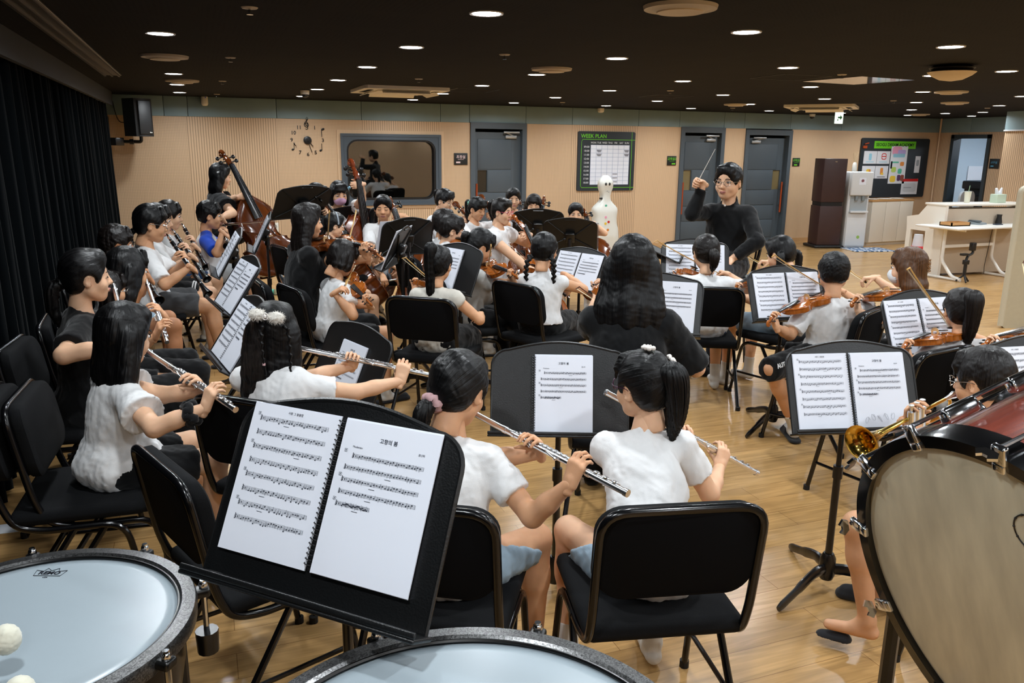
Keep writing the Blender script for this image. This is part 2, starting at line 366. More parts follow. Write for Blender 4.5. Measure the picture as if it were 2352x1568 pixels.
for a, b in zip(sx, sx[1:]): box(m, (a+.003, WALLY-.012, FZ), (b-.003, WALLY+.2, CEIL), 0, .003)
struct('trim_1', m, FRIEZE, 'grey-green frieze of flat panels along the top of the back wall')
m = M(); box(m, (XL, WALLY-.008, 0), (D1[0], WALLY, .07)); box(m, (D1[1], WALLY-.008, 0), (D2[0], WALLY, .07)); box(m, (D2[1], WALLY-.008, 0), (D3[0], WALLY, .07)); box(m, (D3[1], WALLY-.008, 0), (XR, WALLY, .07)); struct('baseboard_back', m, mat('skirting', '#c39b6c', .5))
# side walls, wall behind the camera
m = M(); box(m, (XL-.2, YB, 0), (XL, WALLY, CEIL)); struct('wall_left', m, W_PLAINY)
m = M(); box(m, (XL-.2, YB-.2, 0), (17.5, YB, CEIL)); struct('wall_front', m, W_SLAT)
DY0, DY1, DH = 11.33, 12.2, 2.02
m = M(); box(m, (XR, YB, 0), (XR+.15, DY0, FZ)); box(m, (XR, DY1, 0), (XR+.15, WALLY+.2, FZ)); box(m, (XR, DY0, DH), (XR+.15, DY1, FZ)); struct('wall_right', m, W_SLATY)
m = M()
for a, b in ((YB, 10.9), (10.9, 11.8), (11.8, WALLY-.012)): box(m, (XR-.012, a+.003, FZ), (XR+.15, b-.003, CEIL), 0, .003)
struct('trim_2', m, FRIEZE, 'grey-green frieze along the top of the right wall')
m = M(); box(m, (12.2, 8.2, 0), (13.0, 9.72, 2.03), 0); box(m, (12.19, 8.19, 2.05), (13.0, 9.73, CEIL), 1); box(m, (12.18, 8.18, 2.03), (13.0, 9.74, 2.05), 2); struct('trim_3', m, [W_SLATY, FRIEZE, PAPERW], 'slatted wood pillar with a grey-green head at the right edge')
m = M(); tube(m, [(XR-.03, WALLY-.03, 0), (XR-.03, WALLY-.03, CEIL)], .02, 4); struct('trim_4', m, W_PLAIN, 'thin wood strip in the right corner')
# ------------------------------------------------------------------ doors
def door(n, x0, x1, top, lab, handle_left, closer_left, win):
    fr = M(); t = .075; y0 = WALLY-.03
    box(fr, (x0, y0, 0), (x0+t, WALLY+.15, top)); box(fr, (x1-t, y0, 0), (x1, WALLY+.15, top)); box(fr, (x0+t, y0, top-t-.02), (x1-t, WALLY+.15, top))
    o = struct('door_%d' % n, fr, DARKGREY, lab); a, b = x0+t, x1-t; yl = WALLY+.07; z1 = top-t-.02; w = b-a
    lf = M(); wl = a+(.07 if win == 'L' else w-.07-.16)
    wz0, wz1 = .98, 1.33
    for lo, hi in (((a, 0), (b, wz0)), ((a, wz1), (b, z1-.05)), ((a, wz0), (wl, wz1)), ((wl+.16, wz0), (b, wz1))): box(lf, (lo[0], yl, lo[1]), (hi[0], yl+.05, hi[1]))
    fa, fb = a+.07, b-.16
    for z0_, z1_ in ((.1, .42), (.43, .69), (.70, .965), (1.345, z1-.16)): box(lf, (fa, yl-.008, z0_), (fb, yl, z1_), 0, .003)
    if win == 'L': box(lf, (wl+.17, yl-.008, wz0), (fb, yl, wz1), 0, .003)
    else: box(lf, (fa, yl-.008, wz0), (wl-.01, yl, wz1), 0, .003)
    d = obj('leaf', lf, DARKGREY, o)
    g = M(); box(g, (wl, yl+.02, wz0), (wl+.16, yl+.028, wz1)); obj('pane', g, mat('door_glass', '#9a8a62', .08, 0, .6, trans=.35) if n > 1 else mat('door_glass_dark', '#33312a', .06, 0, .6, trans=.2), d, label='small upright glass pane')
    g = M(); hx = a+.035 if handle_left else b-.05; tube(g, [(hx, yl-.06, .56), (hx, yl-.06, 1.12)], .016, 12); h = obj('handle', g, ORANGE, d, label='orange wooden pull bar')
    g = M()
    for z in (.7, .98): tube(g, [(hx, yl-.06, z), (hx, yl, z)], .008, 8)
    obj('handle_post', g, CHROME, h)
    g = M(); cx = a+.10 if closer_left else b-.27; s = 1 if closer_left else -1
    box(g, (cx, yl-.05, z1-.145), (cx+.19, yl-.005, z1-.095), 0, .008)
    tube(g, [(cx+(.05 if closer_left else .14), yl-.03, z1-.1), (cx+(.24 if closer_left else -.02), yl-.09, z1-.05)], .009, 6); box(g, (cx+(.0 if closer_left else -.05), yl-.1, z1-.062), (cx+.27 if closer_left else cx+.22, yl-.075, z1-.035), 0, .004)
    obj('door_closer', g, mat('closer_silver', '#b9bcbd', .35, .7), d)
    return o
door(1, *D1, 2.07, 'grey door with a small left pane behind the cellists', True, False, 'L')
door(2, *D2, 2.07, 'grey door with a small left pane behind the raised baton', True, False, 'L')
door(3, *D3, 2.05, 'grey door with a small right pane beside the brown purifier', False, True, 'R')
# back room behind the doors and the studio window: dim, closed
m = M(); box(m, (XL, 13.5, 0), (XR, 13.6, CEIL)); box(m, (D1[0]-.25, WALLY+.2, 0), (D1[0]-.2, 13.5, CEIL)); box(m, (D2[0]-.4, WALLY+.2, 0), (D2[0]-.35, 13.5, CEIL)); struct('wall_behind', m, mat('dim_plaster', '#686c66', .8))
# left door in the corner behind the curtain
m = M(); box(m, (XL, 11.7, 0), (XL+.22, WALLY-.04, FZ), 0); box(m, (XL, 11.72, FZ), (XL+.30, WALLY-.02, CEIL), 1); struct('trim_5', m, [W_PLAINY, FRIEZE], 'narrow wood return beside the curtain end')
o = M(); box(o, (-1.2, 11.72, 0), (-1.08, 11.82, 2.04)); box(o, (-1.2, 12.4, 0), (-1.08, 12.48, 2.04)); box(o, (-1.2, 11.72, 1.96), (-1.08, 12.48, 2.04)); o4 = struct('door_4', o, DARKGREY, 'dark grey door in the corner at the end of the curtain')
m = M(); box(m, (-1.2, 11.82, 0), (-1.14, 12.4, 1.96)); lf = obj('leaf', m, mat('dark_leaf', '#2c3338', .5), o4)
m = M(); box(m, (-1.14, 12.1, 1.83), (-1.09, 12.3, 1.88), 0, .008); tube(m, [(-1.11, 12.2, 1.88), (-1.06, 12.0, 1.93)], .009, 6); obj('door_closer', m, CHROME, lf)
# ------------------------------------------------------------------ studio window
x0, x1, z0, z1 = WN; cx, cz = (x0+x1)/2, (z0+z1)/2
def ring(m, out, inn, y0, y1, mi=0):                       # frame between two outlines of equal count in the xz plane
    n = len(out); V = [(a[0], y, a[1]) for y in (y0, y1) for a in list(out)+list(inn)]; F = []
    for i in range(n):
        j = (i+1) % n; F += [(i, j, n+j, n+i), (2*n+i, 3*n+i, 3*n+j, 2*n+j), (i, 2*n+i, 2*n+j, j), (n+i, n+j, 3*n+j, 3*n+i)]
    return m.add(V, [list(f) for f in F], mi)
W_, H_ = x1-x0, z1-z0; R0 = rrect(W_, H_, .002, 6, cx, cz); R1 = rrect(W_-.17, H_-.17, .16, 6, cx, cz); R2 = rrect(W_-.22, H_-.22, .14, 6, cx, cz)
m = M(); ring(m, R0, R1, WALLY-.03, WALLY+.12); ring(m, rrect(W_+.0, H_, .002, 6, cx, cz), rrect(W_-.08, H_-.08, .003, 6, cx, cz), WALLY-.04, WALLY-.03); wo = struct('window_1', m, mat('window_grey', '#47525c', .45), 'wide studio window with rounded corners in a grey frame')
m = M(); ring(m, R1, R2, WALLY-.02, WALLY+.08); obj('gasket', m, BLK, wo)
m = M(); prism(m, R2, 0, .008, 0, mat4((1, 0, 0), (0, 0, 1), (0, -1, 0), (0, WALLY+.06, 0)))
gl = NG('studio_glass'); gl.b.inputs['Base Color'].default_value = (.75, .78, .74, 1); gl.b.inputs['Roughness'].default_value = .015; gl.b.inputs['Transmission Weight'].default_value = 1.; gl.b.inputs['IOR'].default_value = 1.9; gl.b.inputs['Specular IOR Level'].default_value = 1.
obj('pane', m, gl.m, wo)
m = M(); ring(m, rrect(W_+.10, H_+.10, .002, 6, cx, cz), rrect(W_, H_, .002, 6, cx, cz), WALLY-.012, WALLY+.1); obj('wood_trim', m, W_PLAIN, wo)
m = M(); box(m, (x0+.10, 12.85, .5), (x0+.36, 13.0, 1.42), 0, .01); tag(obj('cabinet', m, WHITE), 'pale cabinet standing in the dark room behind the studio window', 'cabinet')
# ------------------------------------------------------------------ curtain, valance, track
m = M(); ys = np.arange(-1.6, 11.75, .022); zz = np.linspace(.015, CEIL-.16, 9); n = len(ys); V = []
for z in zz:
    a = .035+.045*(1-z/CEIL); V += [(-1.06+a*math.sin(2*PI*y/.155+.7*math.sin(y*2.1))+.018*math.sin(y*23+z*.6), y, z) for y in ys]
F = np.array([(j*n+i, j*n+i+1, (j+1)*n+i+1, (j+1)*n+i) for j in range(len(zz)-1) for i in range(n-1)])
m.add(V, F); m.add(A_(V)-A_([.004, 0, 0]), F[:, ::-1]); tag(obj('curtain', m, mat('black_velvet', '#030608', .95, spec=.04, sheen=.03), smooth=180), 'long black pleated curtain hanging along the left wall', 'curtain')
m = M(); box(m, (-1.0, -1.6, CEIL-.17), (-.965, 11.9, CEIL)); struct('trim_6', m, mat('valance_grey', '#2b2f31', .6), 'dark grey valance board above the black curtain')
m = M(); box(m, (-.78, -1.5, CEIL-.012), (-.62, 8.9, CEIL), 0, .003)
for x in (-.76, -.70, -.64): box(m, (x-.008, -1.5, CEIL-.024), (x+.008, 8.9, CEIL-.01))
tag(obj('ceiling_track', m, mat('track_metal', '#59544c', .35, .6)), 'long slotted metal track in the ceiling beside the curtain', 'track')
# ------------------------------------------------------------------ ceiling fittings
LX0, LY0, LDX, LDY = -.2377*U, 18.2413*U, 2.403*U, 2.3929*U
LENS = mat('lamp_lens', '#ffffff', .4, emis='#f4f7ff', es=30.)
def downlight_proto():
    t = thing('downlight', 'x', 'ceiling light', loc=(0, 0, CEIL))
    m = M(); lathe(m, [(.068, -.002), (.083, -.006), (.085, 0)], 28, caps=False); obj('trim_ring', m, mat('light_rim', '#b9b7b2', .4), t)
    m = M(); lathe(m, [(.069, -.0045), (.069, -.001)], 28); obj('lens', m, LENS, t); return t
dl0 = downlight_proto(); ORD = ['first', 'second', 'third', 'fourth', 'fifth', 'sixth', 'seventh', 'eighth', 'ninth', 'tenth', 'eleventh', 'twelfth']
rown = ['row over the curtain side', 'second row in from the curtain', 'third row in from the curtain', 'fourth row in from the curtain', 'fifth row in from the curtain', 'sixth row in from the curtain', 'seventh row in from the curtain', 'eighth row in from the curtain', 'row nearest the right wall']
LAMPP = []; first = True
for r in range(9):
    for j in range(0, 10):
        x, y = LX0+LDX*r, LY0-LDY*j
        if y < -2.2 or x > 13.4: continue
        if 12.0 < x < 13.2 and 8 < y < 9.9: continue
        LAMPP.append((x, y)); p = pix((x, y, CEIL)); dd = depth((x, y, CEIL))
        lab = 'round lit downlight, %s from the back wall in the %s' % (ORD[j], rown[r])
        if first: o = dl0; o.location = (x, y, CEIL); o['label'] = lab; first = False
        else: o = dup(dl0, lab, loc=(x, y, CEIL))
        o['group'] = 'ceiling downlights'
        L = bpy.data.lights.get('downlight_beam')
        if L is None: L = bpy.data.lights.new('downlight_beam', 'AREA'); L.shape = 'DISK'; L.size = .13; L.energy = 15.; L.color = (.91, .965, 1.); L.spread = math.radians(165)
        lo = bpy.data.objects.new('downlight_beam', L); COL.objects.link(lo); lo.location = (x, y, CEIL-.012)
for (px, py, j) in ((2312, 163, 0), (2171, 260, 1), (2232, 266, 2)):
    p = onz((px, py), CEIL); dup(dl0, ['round lit downlight near the top right edge of the picture', 'round lit downlight over the office doorway', 'round lit downlight close to the right wall frieze'][j], loc=p)
dark = mat('vent_beige', '#b4aa9a', .5)
def ceil_things(name, cat, lst, build, grp):
    first = None
    for px, py, lab in lst:
        p = onz((px, py), CEIL)
        if first is None:
            first = thing(name, lab, cat, loc=p, group=grp); build(first)
        else: dup(first, lab, loc=p)
def b_diff(t):
    m = M(); lathe(m, [(.10, -.028), (.14, -.012), (.165, -.016), (.17, 0)], 36, caps=False); obj('outer_ring', m, dark, t); m = M(); lathe(m, [(.02, -.034), (.105, -.03), (.12, -.006)], 36); obj('inner_dish', m, mat('vent_dish', '#b5a48a', .4), t)
ceil_things('air_diffuser', 'vent', [(1563, 14, 'large round air vent at the top centre of the ceiling'), (378, 128, 'round air vent above the black curtain, nearer one'), (418, 184, 'round air vent above the black curtain, farther one'), (1267, 157, 'round air vent in the middle of the ceiling'), (2185, 210, 'round air vent left of the pillar, nearer of two'), (2193, 235, 'round air vent left of the pillar, farther of two'), (1690, 239, 'round air vent above the second grey door'), (2112, 262, 'small round air vent above the notice board')], b_diff, 'round air vents in the ceiling')
def b_spr(t):
    m = M(); lathe(m, [(.035, -.006), (.04, 0)], 18); obj('escutcheon', m, dark, t); m = M(); lathe(m, [(.006, -.03), (.006, -.006)], 8); lathe(m, [(.016, -.033), (.016, -.03)], 12); obj('sprinkler_head', m, CHROME, t)
ceil_things('sprinkler', 'sprinkler', [(573, 17, 'small sprinkler nearest the camera in the dark ceiling'), (529, 132, 'small sprinkler in the second row from the curtain'), (511, 186, 'small sprinkler left of the clock, nearer one'), (498, 216, 'small sprinkler left of the clock, farther one'), (1159, 125, 'small sprinkler left of the round middle air vent'), (962, 181, 'small sprinkler in front of the air conditioner'), (1292, 235, 'small sprinkler above the week plan board'), (1934, 171, 'small sprinkler beside the mirrored ceiling hatch'), (2052, 231, 'small sprinkler right of the far air conditioner'), (1683, 248, 'small sprinkler above the conductor door'), (1540, 208, 'small sprinkler over the week plan, right side'), (2268, 248, 'small sprinkler beside the pillar')], b_spr, 'ceiling sprinklers')
def cassette(px, py, yaw, lab):
    p = onz((px, py), CEIL); t = thing('air_conditioner', lab, 'air conditioner', loc=(p[0], p[1], CEIL), rz=yaw)
    m = M(); s = .48; prism(m, rrect(2*s, 2*s, .05), -.035, 0); box(m, (-.3, -.3, -.05), (.3, .3, -.035), 0, .008); obj('panel', m, OFFW, t)
    for k in range(4):
        R = np.eye(4); c_, s_ = math.cos(k*PI/2), math.sin(k*PI/2); R[:2, :2] = [[c_, -s_], [s_, c_]]
        m = M(); b = M(); box(b, (-.27, .345, -.0365), (.27, .41, -.034)); m.join(b, 0, R); b = M(); box(b, (-.27, -.006, -.004), (.27, .058, .002)); T = np.eye(4); a = math.radians(-28); T[1:3, 1:3] = [[math.cos(a), -math.sin(a)], [math.sin(a), math.cos(a)]]; T[:3, 3] = (0, .35, -.045); m.join(b, 1, R@T)
        obj('louver', m, [mat('vent_slot', '#5b615f', .5), OFFW], t)
cassette(916, 204, .0, 'square ceiling air conditioner in front of the studio window'); cassette(1888, 243, .75, 'square ceiling air conditioner near the exit sign')
m = M(); p = onz((1970, 184), CEIL); box(m, (-.34, -.34, -.006), (.34, .34, 0)); T = np.eye(4); T[:3, 3] = p; t = .1; T[:2, :2] = [[math.cos(t), -math.sin(t)], [math.sin(t), math.cos(t)]]; tag(obj('ceiling_hatch', m, mat('mirror_panel', '#e6dccb', .06, .95), T=T), 'square mirrored hatch panel in the right of the ceiling', 'hatch')
for px, py, lab in ((1815, 177, 'dark square access panel left of the mirrored hatch'), (1085, 207, 'dark square access panel above the first grey door'), (1530, 221, 'dark square access panel above the week plan'), (2020, 236, 'dark square access panel behind the mirrored hatch')):
    p = onz((px, py), CEIL); m = M()
    for s in (-1, 1): box(m, (-.25, s*.25-.006, -.003), (.25, s*.25+.006, 0)); box(m, (s*.25-.006, -.25, -.003), (s*.25+.006, .25, 0))
    o = tag(obj('access_panel', m, BLK), lab, 'access panel', 'ceiling access panels'); o.location = p
p = onz((2188, 150), CEIL); t = thing('dome_light', 'wide unlit dome lamp hanging below the ceiling at the right', 'ceiling light', loc=p); m = M(); lathe(m, [(.13, -.05), (.16, -.02), (.12, 0)], 32); obj('mount', m, BLK, t); m = M(); lathe(m, [(.01, -.115), (.08, -.105), (.14, -.075), (.17, -.05), (.165, -.046)], 32); obj('shade', m, mat('dome_beige', '#c7b59a', .45), t)
def cam_dome(px, py, lab):
    p = onz((px, py), CEIL); t = thing('dome_camera', lab, 'security camera', loc=p); m = M(); lathe(m, [(.05, -.045), (.055, 0)], 20); obj('housing', m, WHITE, t); m = M(); sphere(m, (0, 0, -.048), .04, 0, 8); obj('lens_dome', m, BLK, t)
cam_dome(1866, 262, 'white dome camera under the ceiling above the third door'); cam_dome(700, 208, 'white dome camera under the ceiling above the clock')
def cam_wall(px, py, lab):
    p = ony((px, py), WALLY); t = thing('wall_sensor', lab, 'sensor', loc=p); m = M(); box(m, (-.045, -.12, -.05), (.045, -.012, .09), 0, .03); obj('housing', m, WHITE, t); m = M(); sphere(m, (.015, -.118, .06), .008); obj('indicator', m, mat('blue_led', '#2a5cff', .3), t)
cam_wall(1376, 252, 'white wall sensor on the frieze above the week plan'); cam_wall(470, 235, 'white wall sensor on the frieze right of the speaker')
# ------------------------------------------------------------------ exit sign
p = ony((1927, 270), WALLY-1.2); t = thing('exit_sign', 'small white running man exit sign with a green arrow', 'sign', loc=p); m = M(); box(m, (-.075, -.02, -.10), (.075, .02, .10), 0, .004); obj('housing', m, mat('exit_white', '#eef4f0', .4, emis='#eafff4', es=1.2), t)
m = M(); a = [(-.04, .012), (.01, .012), (.01, .04), (.05, 0), (.01, -.04), (.01, -.012), (-.04, -.012)]; prism(m, a, 0, .003, 0, mat4((1, 0, 0), (0, 0, 1), (0, -1, 0), (0, -.0205, .0))); box(m, (-.05, -.0235, -.05), (-.03, -.0205, -.03)); obj('arrow', m, mat('exit_green', '#12925a', .4), t)
m = M(); box(m, (-.012, -.012, .1), (.012, .012, CEIL-p[2])); obj('hanger', m, OFFW, t)
# ------------------------------------------------------------------ things on the back wall
TW = lambda x, z, d=0.: mat4((1, 0, 0), (0, 0, 1), (0, -1, 0), (x, WALLY-d, z))   # sheet facing the room: local x right, y up, z out
# wall speaker on its arm
p = ony((320, 270), WALLY-.45); t = thing('wall_speaker', 'black loudspeaker on a wall arm at the top left of the back wall', 'speaker', loc=p, rz=.55)
m = M(); prism(m, [(-.15, .13), (.15, .13), (.12, -.11), (.05, -.14), (-.05, -.14), (-.12, -.11)][::-1], -.24, .24); obj('cabinet', m, mat('speaker_black', '#0b0c0e', .5), t)
m = M(); box(m, (-.085, -.15, -.215), (.085, -.135, .215), 0, .01); g = obj('grille', m, mat('speaker_grille', '#15181b', .45, noise=.4, nscale=160), t)
m = M(); sphere(m, (.05, -.152, -.19), .008, 0, 6); box(m, (.062, -.153, -.194), (.08, -.15, -.186)); obj('badge', m, WHITE, t)
m = M(); tube(m, roundpath([(0, 0, -.24), (0, 0, -.31), (-.20, .13, -.31)], .03), .022, 10); tube(m, [(-.08, .052, -.31), (-.12, .078, -.31)], .036, 10); box(m, (-.3, .1, -.36), (-.18, .24, -.26), 0, .01); obj('wall_arm', m, BLKM, t)
m = M(); a = ony((258, 232), WALLY-.02); b = p+A_([-.12, .1, -.05]); tube(m, smoothpath([a, a+A_([.03, -.02, -.18]), (a+b)/2+A_([-.02, 0, -.14]), b]), .006, 6); tag(obj('speaker_cable', m, BLK), 'thin black cable from the frieze down to the wall speaker', 'cable')
# clock made of separate numerals
cx, _, cz = ony((706, 322)); t = thing('wall_clock', 'black clock of loose numerals and music notes on the back wall', 'clock', loc=(cx, WALLY, cz))
TC = lambda x, z, d=.004: mat4((1, 0, 0), (0, 0, 1), (0, -1, 0), (x, -d, z))
m = M(); lathe(m, [(.058, 0), (.058, .022), (.05, .026)], 24, 0, TC(0, 0)); obj('hub', m, BLK, t); m = M(); disc(m, (0, -.034, 0), .006, (0, -1, 0)); obj('spindle', m, mat('brass', '#c9a24a', .3, 1.), t)
m = M(); tube(m, [(0, -.032, 0), (.075, -.032, -.085)], .006, 6); obj('hour_hand', m, BLK, t); m = M(); tube(m, [(-.012, -.036, .03), (.058, -.036, -.175)], .005, 6); obj('minute_hand', m, BLK, t)
RCX, RCZ = .225, .205
for k, s in ((1, '1'), (3, '3'), (5, '5'), (6, '6'), (7, '7'), (9, '9'), (10, '10'), (11, '11')):
    a = k*PI/6; m = M(); text(m, s, .075, TC(RCX*math.sin(a), RCZ*math.cos(a)), bold=.012, depth_=.003); obj('numeral', m, BLK, t)
def note(kind, x, z):
    m = M(); R = A_([[.9, 0, -.43], [0, 1, 0], [.43, 0, .9]])
    if kind == 'clef':
        pts = [(.012, -.004), (-.012, -.012), (-.014, .012), (.01, .016), (.022, -.006), (.012, -.03), (-.016, -.03), (-.03, -.004), (-.014, .03), (.012, .056), (.014, .078), (.002, .086), (-.004, .066), (.004, .02), (.01, -.05), (-.006, -.064), (-.016, -.054)]
        tube(m, smoothpath([(a*1.15+x, -.008, b*1.15+z+.012) for a, b in pts], 5), .0055, 6)
    elif kind == 'up': sphere(m, (x-.014, -.006, z-.035), (.02, .005, .015), 0, 8, R); box(m, (x+.001, -.01, z-.033), (x+.008, -.002, z+.065))
    elif kind == 'down': sphere(m, (x+.016, -.006, z+.05), (.024, .005, .016), 0, 8, R); box(m, (x-.008, -.01, z-.06), (x-.0, -.002, z+.05))
    else:
        sphere(m, (x-.014, -.006, z-.035), (.02, .005, .015), 0, 8, R); box(m, (x+.001, -.01, z-.033), (x+.008, -.002, z+.065)); tube(m, smoothpath([(x+.004, -.006, z+.063), (x+.016, -.006, z+.035), (x+.034, -.006, z+.018), (x+.032, -.006, z-.012)]), [.008]*8+[.006]*8+[.003]*9, 6)
    obj('music_note', m, BLK, t)
note('clef', .0, .215); note('down', .215, .11); note('up', .2, -.11); note('flag', -.2, -.1)
# week plan board
a = ony((1327, 301)); b = ony((1450, 437)); wx0, wx1, wz1, wz0 = a[0]-.0, b[0]+.02, a[2], b[2]; WW, WH = wx1-wx0, wz1-wz0; BC = ((wx0+wx1)/2, (wz0+wz1)/2)
NAVY = mat('board_navy', '#222a30', .5); t = thing('week_plan_board', 'dark week plan board with a green outline and timetable grid', 'board', loc=(BC[0], WALLY-.004, BC[1]))
TB = lambda x, z, d: mat4((1, 0, 0), (0, 0, 1), (0, -1, 0), (x*WW/2, -d, z*WH/2))
m = M(); prism(m, rrect(WW, WH, .03), 0, .02, 0, TB(0, 0, 0)); obj('panel', m, NAVY, t)
m = M(); text(m, 'WEEK PLAN', .088, TB(-.46, .84, .021), bold=.012); obj('title', m, GREEN, t, label='lime green title lettering')
m = M(); l = .007
for s in ((-.84, .73, 1., .73), (-.84, -.89, 1., -.89), (-.88, .66, -.88, -.83), (.88, 1., .88, -1.)):
    xa, za, xb, zb = s[0]*WW/2, s[1]*WH/2, s[2]*WW/2, s[3]*WH/2; box(m, (xa-(l/2), -.0225, za-(l/2)), (xb+l/2, -.0205, zb+l/2))
tube(m, [(-.84*WW/2, -.0215, .73*WH/2), (-.88*WW/2, -.0215, .66*WH/2)], l/2, 4); tube(m, [(-.84*WW/2, -.0215, -.89*WH/2), (-.88*WW/2, -.0215, -.83*WH/2)], l/2, 4); obj('green_outline', m, GREEN, t)
gx0, gx1, gz1, gz0 = -.56*WW/2, .80*WW/2, .55*WH/2, -.79*WH/2
m = M(); box(m, (gx0, -.0225, gz0), (gx1, -.0205, gz1)); g = obj('timetable_sheet', m, PAPER, t)
m = M()
for i in range(8): x = gx0+(gx1-gx0)*i/7; box(m, (x-.002, -.024, gz0), (x+.002, -.0226, gz1))
for i in range(11): z = gz0+(gz1-gz0)*i/10; box(m, (gx0, -.024, z-.002), (gx1, -.0226, z+.002))
obj('grid_lines', m, mat('grid_blue', '#8fa0bd', .6), g)
m = M()
for c_, r_ in ((1, 8), (1, 7), (6, 8), (6, 7), (4, 2), (4, 1), (4, 0)):
    m = M()
    for q in range(3 if r_ > 5 else 1):
        x = gx0+(gx1-gx0)*(c_+.5)/7; z = gz0+(gz1-gz0)*(r_+.72-.22*q)/10; box(m, (x-.045+.008*q, -.0245, z-.004), (x+.045-.006*q, -.023, z+.004))
    obj('entry', m, INK, g)

for i, s in enumerate(('MON', 'TUE', 'WED', 'THU', 'FRI', 'SAT', 'SUN')): m = M(); text(m, s, .042, TC(gx0+(gx1-gx0)*(i+.5)/7, gz1+.035, .021)); obj('day_heading', m, mat('board_white', '#dfe3e6', .5), t)
for i, s in enumerate(('09:00', '10:00', '11:00', '12:00', '13:00', '14:00', '15:00', '16:00', '17:00', '18:00')): m = M(); text(m, s, .046, TC(gx0-.075, gz1-(gz1-gz0)*(i+.5)/10, .021)); obj('hour_heading', m, MATS['board_white'], t)
# room signs
def sign(px, py, w, h, l1, l2, col, lab):
    x, _, z = ony((px, py)); t = thing('room_sign', lab, 'sign', loc=(x, WALLY, z)); m = M(); box(m, (-w/2, -.016, -h/2), (w/2, 0, h/2), 0, .004); obj('plate', m, mat('sign_black', '#15191a', .45), t)
    m = M(); text(m, l1, .055, TC(.0, .03, .0165), bold=.01); box(m, (-.05, -.0175, -.008), (.05, -.0165, -.004)); obj('lettering', m, col, t); m = M(); box(m, (-w/2+.03+l2, -.0178, -.065), (-w/2+.10+l2, -.0162, -.04), 0, .003); obj('status_slider', m, col, t)
sign(1058, 365, .22, .18, '조정실', 0, mat('sign_pink', '#e3c9c9', .5), 'black room sign with pale lettering left of the first grey door')
sign(1542, 369, .18, .16, '교육실2', .06, GREEN, 'black room sign with green lettering left of the second grey door')
sign(1828, 372, .16, .15, '교육실1', 0, GREEN, 'black room sign with green lettering right of the third grey door')
x, y, z = onx((2289, 384), XR); t = thing('room_sign', 'black room sign with blue lettering right of the office doorway', 'sign', loc=(XR, 11.2, 1.49), rz=-PI/2); m = M(); box(m, (-.1, -.016, -.09), (.1, 0, .09), 0, .004); obj('plate', m, MATS['sign_black'], t); m = M(); text(m, '교무실', .05, TC(0, .02, .0165)); box(m, (-.06, -.0175, -.055), (.0, -.0165, -.035)); obj('lettering', m, mat('sign_blue', '#58a9cf', .5), t)
# notice board
a = ony((1976, 317)); b = ony((2113, 452)); NW, NH = 1.72, 1.13; nx, nz = a[0]+NW/2+.02, 1.375
t = thing('notice_board', 'large navy notice board with a green academy heading', 'board', loc=(nx, WALLY-.004, nz)); m = M(); prism(m, rrect(NW, NH, .04), 0, .03, 0, TC(0, 0, 0)); obj('panel', m, NAVY, t)
m = M(); box(m, (-.55, -.034, .37), (.5, -.03, .51), 0); g = obj('heading_strip', m, GREEN, t); m = M(); text(m, 'SEOGU DREAM ACADEMY', .082, TC(-.025, .44, .0345), bold=.02); obj('lettering', m, INK, g)
def sheet(name, lab, x, z, w, h, col, marks):
    o = thing(name, lab, 'notice', loc=(nx+x, WALLY-.0345, nz+z), group='notices on the navy board'); m = M(); box(m, (-w/2, -.004, -h/2), (w/2, 0, h/2)); obj('sheet', m, col, o)
    for i, (mx, mz, mw, mh, c) in enumerate(marks): q = M(); prism(q, rrect(mw, mh, min(mw, mh)*.3, 4), 0, .001*(1+i*.3), 0, TC(mx, mz, .0042)); obj('printed_shape', q, c, o)
SKY_, PINK_, YEL_, ORG_, TEAL_ = mat('print_sky', '#8fc3d6', .6), mat('print_pink', '#e7a0bf', .6), mat('print_yellow', '#e7c53c', .6), mat('print_orange', '#d98a3a', .6), mat('print_teal', '#54b79b', .6)
LIL_ = mat('print_lilac', '#b9a6dc', .6)
sheet('notice_sheet', 'white notice with a pale blue figure, upper left on the navy board', -.62, .2, .32, .24, PAPERW, [(0, .01, .07, .13, SKY_), (0, -.085, .2, .012, SKY_)])
sheet('notice_sheet', 'white notice with a red no sign, upper middle on the navy board', -.29, .2, .32, .24, PAPERW, [(.01, .02, .12, .12, RED), (.01, .02, .09, .09, PAPERW), (.01, .02, .09, .018, RED), (0, -.085, .2, .012, SKY_)])
sheet('notice_sheet', 'white notice with yellow and orange cartoon, lower left on the navy board', -.63, -.08, .32, .24, PAPERW, [(0, .01, .11, .1, YEL_), (.03, .03, .05, .05, ORG_), (0, -.09, .2, .01, INK)])
sheet('notice_sheet', 'white notice with an orange figure, lower middle on the navy board', -.30, -.08, .32, .24, PAPERW, [(0, .02, .07, .13, ORG_), (.02, -.03, .06, .04, YEL_), (0, -.09, .2, .01, INK)])
sheet('poster', 'tall colourful pastel poster in the middle of the navy board', .1, .06, .42, .72, mat('poster_pale', '#dfe2e8', .5), [(-.06, .27, .24, .16, PINK_), (.06, .24, .2, .1, LIL_), (0, .18, .3, .07, SKY_), (-.08, .05, .18, .03, TEAL_), (.1, .02, .1, .08, ORG_), (-.1, -.09, .12, .1, mat('print_green', '#b8d264', .6)), (.06, -.12, .1, .1, TEAL_), (-.1, -.27, .14, .12, YEL_), (.05, -.25, .08, .12, mat('print_plum', '#57365f', .6)), (.14, -.25, .09, .12, mat('print_brick', '#8a4436', .6)), (-.17, .0, .04, .14, INK)])
sheet('notice_sheet', 'small white card hanging at the right of the navy board', .6, .07, .13, .32, PAPERW, [(0, .03, .07, .12, mat('print_grey', '#9aa0a6', .6))])
